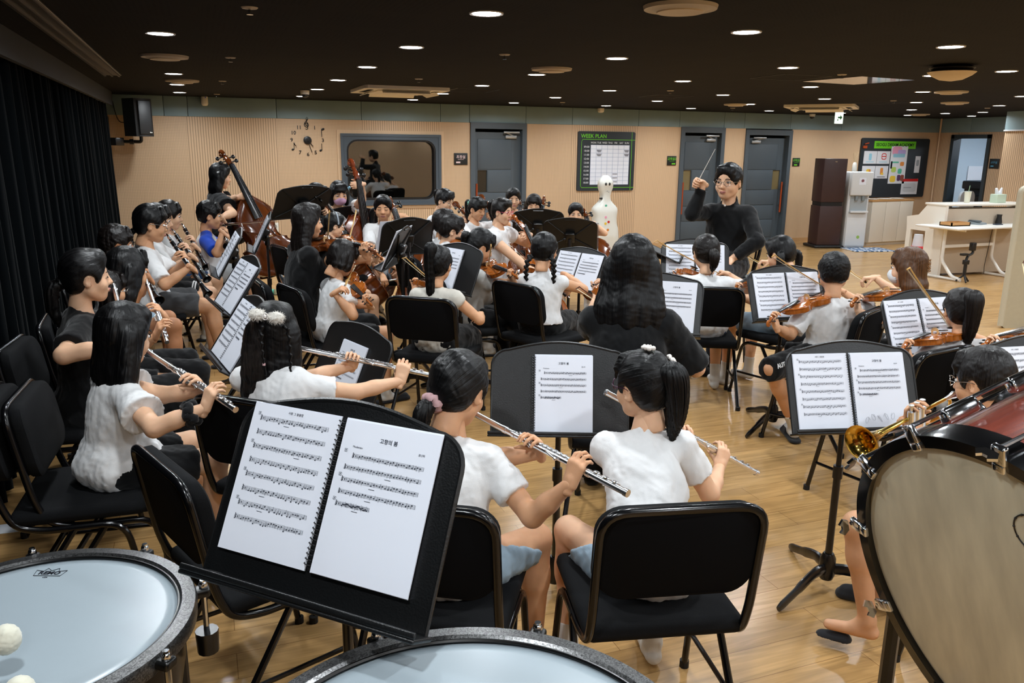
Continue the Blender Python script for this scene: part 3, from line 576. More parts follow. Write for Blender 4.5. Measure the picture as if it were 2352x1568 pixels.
sheet('notice_sheet', 'white map sheet with a red heading, lower right on the navy board', .46, -.36, .42, .3, PAPERW, [(0, .125, .42, .05, RED), (0, -.02, .34, .17, mat('print_lightgrey', '#c3c7cb', .6)), (-.05, -.02, .2, .02, MATS['print_grey'])])
m = M(); box(m, (-.05, -.02, -.05), (.05, 0, 0)); tube(m, [(-.02, -.02, .03), (.08, -.02, .05)], .012, 6); o = tag(obj('board_clip', m, ORANGE), 'small dark clip at the upper left corner of the navy board', 'clip'); o.location = (nx-.78, WALLY-.03, nz+.42)
# sockets
def socket(px, py, lab):
    x, _, z = ony((px, py)); t = thing('power_socket', lab, 'socket', loc=(x, WALLY, z)); m = M(); box(m, (-.05, -.012, -.1), (.05, 0, .1), 0, .004); obj('plate', m, WHITE, t)
    for s in (-.045, .045):
        m = M(); lathe(m, [(.03, 0), (.03, .003)], 16, 0, TC(0, s, .012)); obj('outlet', m, mat('socket_grey', '#9b9c9a', .5), t)
socket(1403, 518, 'white double wall socket right of the white cello case'); socket(632, 527, 'white wall socket behind the double bass')
# ------------------------------------------------------------------ furniture at the right of the back wall
def put(px, py, yoff=.35): p = onz((px, py)); return A_([p[0]*(p[1]+yoff)/p[1], p[1]+yoff, 0.])
p = put(1889, 573); t = thing('air_purifier', 'tall dark brown box purifier standing against the back wall', 'air purifier', loc=p, rz=-.28); BRN = mat('brown_grain', '#3a2320', .45, noise=.15, nscale=6, stretch=(1, 1, 40))
m = M(); box(m, (-.21, -.19, .05), (.21, .19, .74), 0, .008); obj('lower_cabinet', m, BRN, t); m = M(); box(m, (-.195, -.175, .73), (.195, .175, .82)); obj('vent_band', m, BLK, t); m = M(); box(m, (-.21, -.19, .81), (.21, .19, 1.56), 0, .008); o = obj('upper_cabinet', m, BRN, t); m = M(); box(m, (-.02, -.196, 1.5), (.02, -.189, 1.515)); obj('badge', m, CHROME, o); m = M(); box(m, (-.27, -.25, 0), (.27, .25, .05), 0, .02); obj('plinth', m, BLK, t)
p = put(1950, 574); t = thing('water_dispenser', 'tall white water dispenser beside the brown purifier', 'water dispenser', loc=p, rz=-.32); WD = mat('dispenser_white', '#d3d5d6', .35)
m = M(); box(m, (-.19, -.16, 0), (.19, .2, 1.34), 0, .03); obj('body', m, WD, t); m = M(); box(m, (-.19, -.24, .93), (.19, -.15, 1.34), 0, .02); o = obj('head', m, WD, t); m = M(); box(m, (-.06, -.243, 1.12), (.06, -.239, 1.24), 0); q = obj('label_plate', m, PAPER, o); m = M(); disc(m, (0, -.245, 1.19), .025, (0, -1, 0)); obj('print', m, mat('print_plum2', '#7c4a55', .6), q)
m = M(); box(m, (-.15, -.175, .66), (.15, -.158, .93), 0); obj('recess', m, mat('recess_grey', '#9fa6aa', .4), t)
for s in (-.06, .06): m = M(); box(m, (s-.025, -.215, .84), (s+.025, -.17, .93), 0, .006); obj('tap', m, mat('tap_grey', '#7c8589', .35), t)
m = M(); box(m, (-.16, -.24, .63), (.16, -.15, .665), 0, .006); obj('drip_tray', m, WD, t); m = M(); box(m, (-.18, -.175, .04), (.18, -.158, .62), 0, .006); o = obj('lower_door', m, WD, t); m = M(); disc(m, (.05, -.177, .2), .028, (0, -1, 0)); obj('sticker', m, mat('sticker_green', '#8fb552', .6), o)
q = p+A_([-.05, .03, 1.34]); t = thing('reed_diffuser', 'white bottle with reeds on top of the water dispenser', 'diffuser', loc=q); m = M(); lathe(m, [(.035, 0), (.04, .02), (.036, .13), (.02, .16)], 20); obj('bottle', m, WHITE, t); m = M()
for a in (-.3, -.1, .12, .3): tube(m, [(0, 0, .1), (a*.25, a*.05, .33)], .003, 5)
obj('reed', m, mat('reed', '#c9b38c', .7), t)
a, b = put(1992, 572), put(2086, 566); d = b-a; L = np.linalg.norm(d); t = thing('cabinet', 'low white three door cabinet below the navy notice board', 'cabinet', loc=a, rz=math.atan2(d[1], d[0])); CAB = mat('cabinet_white', '#d9d3c6', .45)
m = M(); box(m, (0, .02, .06), (L, .4, .80)); obj('body', m, CAB, t); m = M(); box(m, (-.01, 0, .80), (L+.01, .41, .83)); obj('top', m, mat('oak_top', '#b98d58', .45), t); m = M(); box(m, (.02, .05, 0), (L-.02, .38, .06)); obj('plinth', m, CAB, t)
for i in range(3): m = M(); box(m, (L*i/3+.004, .0, .065), (L*(i+1)/3-.004, .019, .795), 0, .003); obj('door', m, CAB, t)
ca = a; cd_ = d/L; cn = A_([-cd_[1], cd_[0], 0])
for i, s in enumerate((.18, .5, .8)):
    m = M(); lathe(m, [(.09, 0), (.13, .012), (.12, .008), (.02, .006)], 24); o = tag(obj('tray', m, WHITE), 'flat white dish on the low white cabinet, %s from the dispenser' % ORD[i], 'dish', 'dishes on the low cabinet'); o.location = ca+cd_*L*s+cn*.2+A_([0, 0, .83])
p = put(1992, 578, .2); g = NG('mat_stripes'); tc = g.n('TexCoord'); sp = g.n('SeparateXYZ'); g.i(sp, 0, tc.outputs['Object']); nz = g.n('TexNoise', Scale=9.); g.i(nz, 0, tc.outputs['Object']); v = g.math('ADD', g.math('MULTIPLY', sp.outputs[0], 9.), g.math('MULTIPLY', nz.outputs[0], 2.2)); g.i(g.b, 'Base Color', g.mixc(g.math('LESS_THAN', g.math('FRACT', v), .55), lin('#c8ccd2'), lin('#2d557f'))); g.b.inputs['Roughness'].default_value = .9
m = M(); box(m, (-.38, -.27, .001), (.38, .27, .014), 0, .005); o = tag(obj('floor_mat', m, g.m), 'blue and white striped mat in front of the water dispenser', 'mat'); o.location = p; o.rotation_euler = (0, 0, -.25)
# piano (keyboard side turned away), desk in front of it
PW = mat('piano_white', '#e2ddd3', .3); p = A_([9.62, 8.52, 0]); t = thing('piano', 'white upright piano behind the desk, keys turned to the far wall', 'piano', loc=p, rz=-.08)
m = M(); box(m, (-.0, -.16, .03), (1.42, .12, .93), 0, .006); obj('back_panel', m, mat('piano_back', '#b5a693', .6), t, label='beige back panel')
for s in (-.04, 1.42): m = M(); prism(m, [(-.18, 0), (.14, 0), (.14, .60), (.50, .60), (.52, .78), (.30, .82), (.16, .97), (-.18, .97)], s, s+.045, 0, mat4((0, 1, 0), (0, 0, 1), (1, 0, 0), (0, 0, 0))); box(m, (s, .42, 0), (s+.045, .5, .6)); obj('side_panel', m, PW, t)
m = M(); box(m, (-.05, -.19, .97), (1.48, .2, 1.0), 0, .008); obj('lid', m, PW, t); m = M(); box(m, (0, .14, .6), (1.42, .5, .66)); box(m, (0, .14, .66), (1.42, .30, .80)); obj('key_bed', m, PW, t); m = M(); box(m, (.02, .31, .66), (1.4, .47, .68)); obj('keys', m, PAPER, t)
p = onz((2190, 646)); dx = nrm(A_([1.0, .05, 0])); ang = math.atan2(dx[1], dx[0]); DK = mat('desk_white', '#dfdcd5', .35); DZ = .72
t = thing('desk', 'white desk with splayed T legs in front of the piano', 'desk', loc=(p[0]-.02, p[1]-.05, 0), rz=ang)
m = M(); box(m, (-.15, -.05, DZ-.025), (1.45, .62, DZ), 0, .006); obj('desktop', m, DK, t)
for x in (.06, 1.05):
    m = M(); tube(m, roundpath([(x, -.02, .03), (x, .12, .05), (x, .3, .25), (x, .3, DZ-.03)], .06), .022, 10); tube(m, [(x, -.02, .02), (x, .56, .02)], .018, 8); tube(m, [(x, .0, DZ-.04), (x, .55, DZ-.04)], .016, 8); obj('leg', m, DK, t)
m = M(); box(m, (.06, .29, .42), (1.05, .32, .46)); obj('crossbar', m, DK, t)
D0 = A_([p[0]-.02, p[1]-.05, DZ]); dn = A_([-dx[1], dx[0], 0]); dk = lambda x, y: D0+dx*x+dn*y
m = M(); box(m, (-.17, -.1, 0), (.17, .1, .012)); box(m, (-.17, -.1, 0), (-.155, .1, .05)); box(m, (.155, -.1, 0), (.17, .1, .05)); box(m, (-.17, -.1, 0), (.17, -.085, .05)); box(m, (-.17, .085, 0), (.17, .1, .05)); o = tag(obj('wooden_tray', m, mat('tray_wood', '#b5844f', .55)), 'shallow wooden box on the white desk', 'box'); o.location = dk(.22, .3)
t = thing('desk_phone', 'grey desk phone on the white desk', 'phone', loc=dk(.72, .36), rz=.2); m = M(); prism(m, [(-.1, 0), (.1, 0), (.1, .05), (-.1, .02)], -.09, .09, 0, mat4((0, 1, 0), (0, 0, 1), (1, 0, 0), (0, 0, 0))); obj('base', m, mat('phone_grey', '#7f8a90', .4), t); m = M(); box(m, (-.08, -.1, .03), (-.04, .1, .06), 0, .01); obj('handset', m, mat('phone_dark', '#4b545a', .4), t)
m = M(); box(m, (-.06, -.035, 0), (.06, .035, .012), 0, .004); o = tag(obj('calculator', m, mat('navy_plastic', '#1c2a3b', .4)), 'small dark calculator on the right end of the desk', 'calculator'); o.location = dk(.95, .2)
m = M(); lathe(m, [(.04, 0), (.045, .02), (.03, .1), (.036, .13)], 16); o = tag(obj('tape_dispenser', m, BLK), 'small black tape stand at the right end of the desk', 'stationery'); o.location = dk(1.1, .3)
t = thing('tissue_box', 'green tissue box with a white tissue on the piano', 'tissue box', loc=A_([10.62, 8.42, 1.0])); m = M(); box(m, (-.09, -.06, 0), (.09, .06, .12), 0, .006); obj('carton', m, mat('tissue_green', '#b8c8b4', .6), t); f = Fd((-.08, -.06, .1), (.08, .06, .24), .008); f.cap((-.03, 0, .12), (-.045, .01, .19), .028, .02); f.cap((.02, 0, .12), (.03, -.01, .2), .03, .015); P, Q = f.net(); m = M(); m.add(P, Q); obj('tissue', m, PAPERW, t, smooth=180)
t = thing('tumbler', 'pale tumbler with a straw standing on the piano lid', 'cup', loc=A_([10.12, 8.5, 1.0])); m = M(); lathe(m, [(.035, 0), (.045, .15), (.047, .155)], 20); obj('cup', m, mat('tumbler', '#d8d6c4', .25), t); m = M(); tube(m, [(0, 0, .1), (.02, 0, .24)], .005, 6); obj('straw', m, mat('straw_green', '#8aa88a', .4), t)
p = onz((2212, 648)); t = thing('camera_gimbal', 'black handheld camera gimbal standing on its little tripod', 'gimbal', loc=p); m = M()
for a in (0, 2.1, 4.2): tube(m, [(0, 0, .10), (.09*math.cos(a), .09*math.sin(a), .01)], .012, 8)
obj('tripod_foot', m, BLK, t); m = M(); tube(m, [(0, 0, .09), (0, 0, .26)], .022, 10); box(m, (-.035, -.03, .24), (.035, .03, .30), 0, .008); obj('grip', m, BLK, t); m = M(); tube(m, roundpath([(0, 0, .3), (.02, 0, .36), (.10, 0, .38), (.10, 0, .50), (.04, 0, .50)], .03), .017, 8); box(m, (-.10, -.03, .36), (.0, .03, .39), 0, .006); box(m, (.05, -.03, .42), (.12, .03, .53), 0, .01); obj('motor_arm', m, BLK, t)
m = M(); tube(m, smoothpath([dk(1.0, .3)+A_([0, 0, -.02]), dk(.9, .25)+A_([0, 0, -.3]), dk(.8, .2)+A_([0, 0, -.55]), dk(.95, .3)+A_([0, 0, -.7])]), .004, 6); tag(obj('desk_cable', m, BLK), 'thin dark cable hanging under the white desk', 'cable')
p = onz((2128, 575)); t = thing('red_box', 'red base with a white top on the floor behind the piano', 'box', loc=A_([11.6, 10.6, 0])); m = M(); lathe(m, [(.16, 0), (.16, .08), (.1, .1)], 20); obj('base', m, RED, t); m = M(); lathe(m, [(.09, .1), (.07, .3)], 20); obj('top', m, PAPERW, t)
# free standing beige partition
p = onz((2297, 752)); e = nrm(A_([1., -.35, 0])); z1 = float((CAM+ray((2336, 432))*((p[1])/ray((2336, 432))[1]))[2]); t = thing('partition', 'beige partition panel with rounded top standing at the right edge', 'partition', loc=p, rz=math.atan2(e[1], e[0]))
m = M(); T = mat4((1, 0, 0), (0, 0, 1), (0, -1, 0), (0, 0, 0)); prism(m, rrect(1.3, z1, .04, 6, .65, z1/2), -.025, .025, 0, T); obj('panel', m, mat('partition_beige', '#a9a18a', .55, noise=.03), t); m = M(); tube(m, roundpath([(0, 0, .02), (0, 0, z1), (1.3, 0, z1), (1.3, 0, .02)], .05), .03, 8); obj('edge_frame', m, mat('partition_edge', '#b5af9b', .5), t)
# ------------------------------------------------------------------ office behind the right doorway
m = M(); box(m, (XR+.15, 13.2, 0), (17.4, 13.3, CEIL)); box(m, (17.3, 9.5, 0), (17.4, 13.3, CEIL)); box(m, (XR+.15, 9.4, 0), (17.4, 9.5, CEIL)); box(m, (XR+.16, 9.5, CEIL-.06), (17.3, 13.2, CEIL-.01)); struct('wall_office', m, mat('office_wall', '#b4c2cc', .7), 'pale blue walls of the office beyond the doorway')
m = M()
for a, b in ((DY0-.0, DY0+.07), (DY1-.07, DY1)): box(m, (XR-.035, a, 0), (XR+.16, b, DH))
box(m, (XR-.035, DY0, DH-.07), (XR+.16, DY1, DH)); o5 = struct('door_5', m, mat('doorframe_slate', '#2f3a41', .5), 'slate framed open doorway into the bright office'); m = M(); box(m, (XR+.16, DY0, 0), (XR+.98, DY0+.05, 1.95)); obj('leaf', m, MATS['dark_leaf'], o5)
t = thing('office_light', 'bright ceiling panel light inside the office', 'ceiling light', loc=(15.4, 11.3, CEIL-.075)); m = M(); box(m, (-.3, -.6, -.01), (.3, .6, .01)); obj('diffuser', m, mat('office_lamp', '#ffffff', .5, emis='#e8f2ff', es=30), t)
t = thing('office_desk', 'white office desk beyond the doorway', 'desk', loc=(15.65, 11.9, 0)); m = M(); box(m, (-.7, -.4, .7), (1.2, .45, .73)); obj('desktop', m, WD, t)
for x, y in ((-.65, -.35), (-.65, .4), (1.1, -.35), (1.1, .4)): m = M(); box(m, (x-.03, y-.03, 0), (x+.03, y+.03, .7)); obj('leg', m, WD, t)
t = thing('monitor', 'dark computer monitor on the office desk', 'monitor', loc=(16.2, 11.75, .73), rz=.4); m = M(); box(m, (-.27, -.02, .1), (.27, .02, .42), 0, .006); obj('screen', m, BLK, t); m = M(); box(m, (-.1, -.08, 0), (.1, .08, .012)); box(m, (-.02, 0, .01), (.02, .03, .2)); obj('foot', m, BLK, t)
t = thing('printer', 'dark printer stacked on a white stand inside the office', 'printer', loc=(14.55, 11.95, 0)); m = M(); box(m, (-.25, -.25, 0), (.25, .2, .62), 0, .01); obj('stand', m, WD, t); m = M(); box(m, (-.27, -.27, .62), (.27, .22, .86), 0, .02); obj('lower_unit', m, BLK, t); m = M(); box(m, (-.27, -.27, .98), (.27, .22, 1.14), 0, .03); box(m, (-.2, -.2, .86), (.25, .2, .98)); obj('upper_unit', m, mat('printer_navy', '#1b222b', .4), t)
m = M(); box(m, (-.2, -.01, 0), (.2, .01, .42)); o = tag(obj('poster', m, mat('magenta_print', '#c22e5d', .5)), 'magenta poster on the office back wall', 'poster'); o.location = (16.75, 13.185, 1.2)
m = M(); box(m, (-.35, -.01, 0), (.35, .01, .3)); o = tag(obj('notice_sheet', m, PAPERW), 'white sheet on the office back wall beside the magenta poster', 'notice'); o.location = (15.95, 13.185, 1.1)
t = thing('office_chair', 'light grey mesh office chair behind the piano', 'office chair', loc=(12.6, 10.6, 0), rz=.2); GR = mat('chair_grey', '#9aa1a7', .7); m = M(); prism(m, rrect(.46, .5, .12), -.02, .02, 0, mat4((1, 0, 0), (0, 0, 1), (0, -1, 0), (0, 0, .78))); obj('backrest', m, GR, t); m = M(); box(m, (-.24, .02, .43), (.24, .48, .5), 0, .03); obj('seat', m, GR, t); m = M(); tube(m, [(0, .25, .08), (0, .25, .43)], .03, 10)
for k in range(5): a = k*1.2566; tube(m, [(0, .25, .09), (.28*math.cos(a), .25+.28*math.sin(a), .06)], .018, 8); sphere(m, (.28*math.cos(a), .25+.28*math.sin(a), .03), .03, 0, 8)
tube(m, [(0, .2, .45), (0, .02, .6)], .02, 8); obj('base', m, mat('base_grey', '#5d6266', .5), t)
# white cello case standing against the back wall, with a drawn face and stickers
p = onz((1385, 574)); p = A_([p[0]*.955, p[1]*.955, 0]); hgt = 1.28; t = thing('cello_case', 'white cello case with a drawn face standing against the back wall', 'cello case', loc=p, rz=.0)
prof = [(-.0, .165), (.08, .205), (.25, .222), (.42, .205), (.50, .182), (.60, .178), (.70, .195), (.76, .185), (.82, .12), (.88, .075), (.95, .065), (1.0, .085), (1.08, .112), (1.17, .108), (1.23, .075), (1.265, .03)]
zz = np.linspace(0, 1.265, 40); ww = np.interp(zz, [a for a, _ in prof], [b for _, b in prof]); dd = np.interp(zz, [0, .3, .7, .85, 1.0, 1.15, 1.265], [.15, .17, .13, .09, .08, .09, .03]); a = np.linspace(0, 2*PI, 32, endpoint=False); V = []; n = 32
for z, w_, d_ in zip(zz, ww, dd): V += [(1.12*w_*np.sign(math.cos(q))*abs(math.cos(q))**.7, d_*np.sign(math.sin(q))*abs(math.sin(q))**.7, z+.01) for q in a]
F = [[i*n+j, i*n+(j+1) % n, (i+1)*n+(j+1) % n, (i+1)*n+j] for i in range(39) for j in range(n)]+[list(range(n))[::-1], list(range(39*n, 40*n))]
m = M(); m.add(V, F); obj('shell', m, mat('case_white', '#dcded8', .3), t, smooth=60)
yz = lambda z: -float(np.interp(z, zz, dd))-.004
for s in (-.035, .03): m = M(); sphere(m, (s, yz(1.14)+.003, 1.14), (.017, .008, .024), 0, 10); obj('drawn_eye', m, BLK, t)
m = M(); tube(m, smoothpath([(-.02, yz(1.04), 1.02), (0, yz(1.04)-.002, 1.035), (.02, yz(1.04), 1.005), (.035, yz(1.0), 1.03)]), .003, 5); obj('drawn_mouth', m, MATS['print_grey'], t)
for x, z, c in ((-.03, .80, TEAL_), (-.045, .62, PINK_), (-.05, .52, YEL_), (.005, .545, RED), (-.01, .42, ORG_)): m = M(); disc(m, (x, yz(z)+.002, z), .02, (0, -1, 0), .004); obj('sticker', m, c, t)
m = M(); box(m, (-.12, -.06, .9), (-.07, -.03, .925), 0, .005); obj('latch', m, BLK, t)
# ------------------------------------------------------------------ chairs
FAB = mat('black_fabric', '#0d0e10', .9, spec=.2, noise=.25, nscale=220, bump=.15, bscale=400); TUBEM = mat('chair_tube', '#08080a', .2, 0., .5); RUB = mat('rubber', '#080808', .7)
def build_chair():
    t = thing('chair', 'x', 'chair')
    f = Fd((-.26, -.26, .36), (.26, .28, .50), .0125); m = M(); box(m, (-.225, -.20, .405), (.225, .235, .455), 0, .035)
    m.move(lambda v: v+np.stack([0*v[:, 0], 0*v[:, 1], np.where(v[:, 2] > .43, .012*np.cos(v[:, 0]*5)*np.cos(v[:, 1]*5), 0)], 1)); obj('seat', m, FAB, t, smooth=60)
    yb = lambda z: -.20-.16*(z-.45)-.0*z
    out = [(x, z) for x, z in rrect(.435, .265, .075, 8, 0, .695)]
    def sheetm(off0, off1, sc=1.):
        m = M(); n = len(out); V = []
        for k, (o_, s_) in enumerate(((off0, .94*sc), (off0+(off1-off0)*.25, sc), (off0+(off1-off0)*.8, sc), (off1, .93*sc))):
            for x, z in out: xx, zz = x*s_, .695+(z-.695)*s_; V.append((xx, yb(zz)+o_-.02*(1-(xx/.22)**2), zz))
        F = [[k*n+j, k*n+(j+1) % n, (k+1)*n+(j+1) % n, (k+1)*n+j] for k in range(3) for j in range(n)]+[list(range(n))[::-1], list(range(3*n, 4*n))]
        return m.add(V, [f[::-1] for f in F])
    obj('backrest', sheetm(-.005, .045), FAB, t, smooth=50); m = sheetm(-.014, -.004, .97); obj('back_shell', m, mat('back_black', '#08080a', .9, spec=.12), t)
    P = [(-.215, .10, .385), (-.215, -.10, .385), (-.215, -.185, .41), (-.215, yb(.5)-.012, .5), (-.215, yb(.825)-.016, .826), (.215, yb(.825)-.016, .826), (.215, yb(.5)-.012, .5), (.215, -.185, .41), (.215, -.10, .385), (.215, .10, .385)]
    m = M(); tube(m, roundpath(P, .075, 7), .0125, 12); obj('back_frame', m, TUBEM, t)
    for s in (-1, 1):
        x = .222*s
        m = M(); tube(m, roundpath([(x*.98, -.02, .385), (x*.98, .16, .385), (x*1.03, .235, .0)], .07), .0115, 10); l = obj('leg', m, TUBEM, t); m = M(); lathe(m, [(.016, 0), (.016, .025)], 10, 0, mat4((1, 0, 0), (0, 1, 0), (0, 0, 1), (x*1.03, .235, 0))); obj('foot_cap', m, RUB, l)
        m = M(); tube(m, [(x*.98, -.0, .382), (x*1.06, -.25, .0)], .0115, 10); l = obj('leg', m, TUBEM, t); m = M(); lathe(m, [(.016, 0), (.016, .025)], 10, 0, mat4((1, 0, 0), (0, 1, 0), (0, 0, 1), (x*1.06, -.25, 0))); obj('foot_cap', m, RUB, l)
        m = M(); tube(m, [(x*1.01, .205, .16), (x*1.03, -.142, .165)], .008, 8); obj('stretcher', m, TUBEM, t)
    m = M(); tube(m, [(-.215, -.02, .385), (.215, -.02, .385)], .01, 8); obj('stretcher', m, TUBEM, t)
    return t
CH0 = None
def chair(x, y, face, label, scale=1.):
    global CH0; rz = -face
    if CH0 is None: CH0 = build_chair(); o = CH0; o['label'] = label; o.location = (x, y, 0); o.rotation_euler = (0, 0, rz)
    else: o = dup(CH0, label, loc=(x, y, 0), rz=rz)
    o['group'] = 'black padded orchestra chairs'; o.scale = (scale,)*3; return o
def chair_at(px, z, face, label, D=None, scale=1.):       # place by the centre of the backrest seen at px
    p = at(px, D) if D else onz(px, z); f = A_([math.sin(face), math.cos(face), 0]); c = p+f*.24*scale; return chair(c[0], c[1], face, label, scale)
# ------------------------------------------------------------------ music stands and books
DESK = mat('stand_black', '#0c0d0e', .38, bump=.12, bscale=260); POLE = mat('pole_black', '#08080a', .28, coat=.3)
def stand(px, D, b, label, tilt=32, w=.50, h=.34, base=0., flat=False):
    c = at(px, D); n0 = reldir(b); a = math.radians(tilt); zn = nrm(n0*math.cos(a)+UP*math.sin(a)); yn = nrm(UP-zn*(UP@zn)); xn = np.cross(yn, zn)
    t = thing('music_stand', label, 'music stand', loc=(c[0], c[1], 0), group='black music stands'); o_ = A_([c[0], c[1], 0]); T = mat4(xn, yn, zn, c-o_)
    out = []; r = .06
    for k in range(9): q = math.radians(180-k*90/8); out.append((-w/2+r+r*math.cos(q), h/2-.03-r+r*math.sin(q)))
    for k in range(1, 12): u = k/12; x = -w/2+r+(w-2*r)*u; out.append((x, h/2-.03+.03*math.sin(PI*u)))
    for k in range(9): q = math.radians(90-k*90/8); out.append((w/2-r+r*math.cos(q), h/2-.03-r+r*math.sin(q)))
    out += [(w/2, -h/2), (-w/2, -h/2)]; out = out[::-1]
    m = M(); prism(m, out, -.006, 0, 0, T); d = obj('desk', m, DESK, t)
    m = M(); pt = [tuple((T@A_([x, y, -.002, 1]))[:3]) for x, y in out]; tube(m, pt, .0055, 6, closed=True); obj('rim', m, DESK, d)
    m = M()
    for s in (-1, 1): tube(m, [tuple((T@A_([s*.03, -.02, -.012, 1]))[:3]), tuple((T@A_([s*w*.42, h*.38, -.009, 1]))[:3])], .006, 5); tube(m, [tuple((T@A_([s*.03, -.04, -.012, 1]))[:3]), tuple((T@A_([s*w*.44, -h*.44, -.009, 1]))[:3])], .006, 5)
    tube(m, [tuple((T@A_([-.05, h/2-.02, -.008, 1]))[:3]), tuple((T@A_([.05, h/2-.02, -.008, 1]))[:3])], .006, 5); obj('rib', m, DESK, d)
    m = M(); b_ = M(); box(b_, (-w/2-.01, -h/2-.008, -.008), (w/2+.01, -h/2, .058), 0, .003); box(b_, (-w/2-.01, -h/2, .052), (w/2+.01, -h/2+.012, .058), 0, .003); m.join(b_, 0, T); obj('ledge', m, DESK, t)
    pc = (c-o_)-zn*.05-yn*.03; top = pc[2]-.02
    m = M(); b_ = M(); box(b_, (-.045, -.07, -.055), (.045, .03, -.006), 0, .01); m.join(b_, 0, T); tube(m, [pc+A_([0, 0, .0]), pc-A_([0, 0, .07])], .02, 12); sphere(m, pc+xn*.05, .016, 0, 8); obj('tilt_bracket', m, BLKM, t)
    m = M(); tube(m, [(pc[0], pc[1], top*.55), (pc[0], pc[1], top)], .0105, 12); obj('upper_pole', m, POLE, t); m = M(); tube(m, [(pc[0], pc[1], .10), (pc[0], pc[1], top*.62)], .0145, 12); lo = obj('lower_pole', m, POLE, t); m = M(); tube(m, [(pc[0], pc[1], top*.60), (pc[0], pc[1], top*.60+.05)], .019, 12); obj('collar', m, BLKM, lo)
    m = M(); lathe(m, [(.025, .04), (.032, .06), (.03, .13), (.02, .15)], 16, 0, mat4((1, 0, 0), (0, 1, 0), (0, 0, 1), (pc[0], pc[1], 0))); obj('base_hub', m, BLKM, t)
    for k in range(3):
        q = math.atan2(n0[1], n0[0])+PI/3+k*2*PI/3+base; e = A_([math.cos(q), math.sin(q), 0]); f = A_([pc[0], pc[1], 0]); m = M()
        tube(m, smoothpath([f+e*.02+UP*.085, f+e*.09+UP*.088, f+e*.2+UP*.05, f+e*.31+UP*.014], 5), [.024]*5+[.022]*5+[.018]*5+[.013], 10, flat=.62, hint=np.cross(e, UP)); obj('leg', m, POLE, t)
    return dict(T=mat4(xn, yn, zn, c), w=w, h=h)
STAFF = mat('staff_ink', '#3a3e49', .8, spec=.1)
def notation(m, x0, x1, y0, y1, z, n, seed, lw=.00055, title=None, short=False, dens=26):
    r = random.Random(seed); V = []; F = []
    def q(a, b, c, d): k = len(V); V.extend([(a, b, z), (c, b, z), (c, d, z), (a, d, z)]); F.append((k, k+1, k+2, k+3))
    H_ = y1-y0; sp = H_/n; g = min(.0019, sp*.075)
    for i in range(n):
        yb = y1-sp*(i+.6); xe = x1 if not (short and i == n-1) else x0+(x1-x0)*.45; xs = x0+(.012 if i == 0 and title else 0)
        for k in range(5): q(xs, yb+g*k-lw/2, xe, yb+g*k+lw/2)
        # clef, key and bars
        for k in range(5): q(xs+.001+.0016*(k % 2), yb-g*.6+g*k*1.1, xs+.0026+.0016*(k % 2), yb+g*.9+g*k*1.1)
        q(xs+.0075, yb+g, xs+.009, yb+g*3)
        nb = 7 if not short else 5
        for k in range(nb+1): xx = xs+.012+(xe-xs-.012)*k/nb; q(xx-lw*.6, yb, xx+lw*.6, yb+4*g)
        k = 0
        while k < dens:
            xx = xs+.014+(xe-xs-.018)*(k+.5)/dens; k += 1
            if r.random() < .12: q(xx-.002, yb+1.6*g, xx+.002, yb+2.5*g); continue
            p = yb+g*(r.choice([-1.2, -.6, 0, .5, 1, 1.5, 2, 2.5, 3]) if not short else r.choice([.5, 1, 1.5, 2, 2.5, 3]))
            V.extend([(xx+.0019*math.cos(a), p+.0013*math.sin(a), z) for a in (0, 1.05, 2.1, 3.14, 4.2, 5.25)]); kk = len(V); F.append(tuple(range(kk-6, kk)))
            up = p < yb+1.8*g; q(xx+(.0014 if up else -.0019), p if up else p-.0062, xx+(.0019 if up else -.0014), p+.0062 if up else p)
        if r.random() < .7: xx = xs+(xe-xs)*r.uniform(.3, .7); q(xx-.009, yb-.006, xx+.004, yb-.0052)
        if i % 2 == 0: a, b = x0-.004, yb+g*4+.0045; q(a-.003, b-.003, a+.003, b-.0025); q(a-.003, b+.0025, a+.003, b+.003); q(a-.003, b-.003, a-.0025, b+.003); q(a+.0025, b-.003, a+.003, b+.003); q(a-.0008, b-.0015, a+.0008, b+.0015)
    m.add(V, F); 
    return m
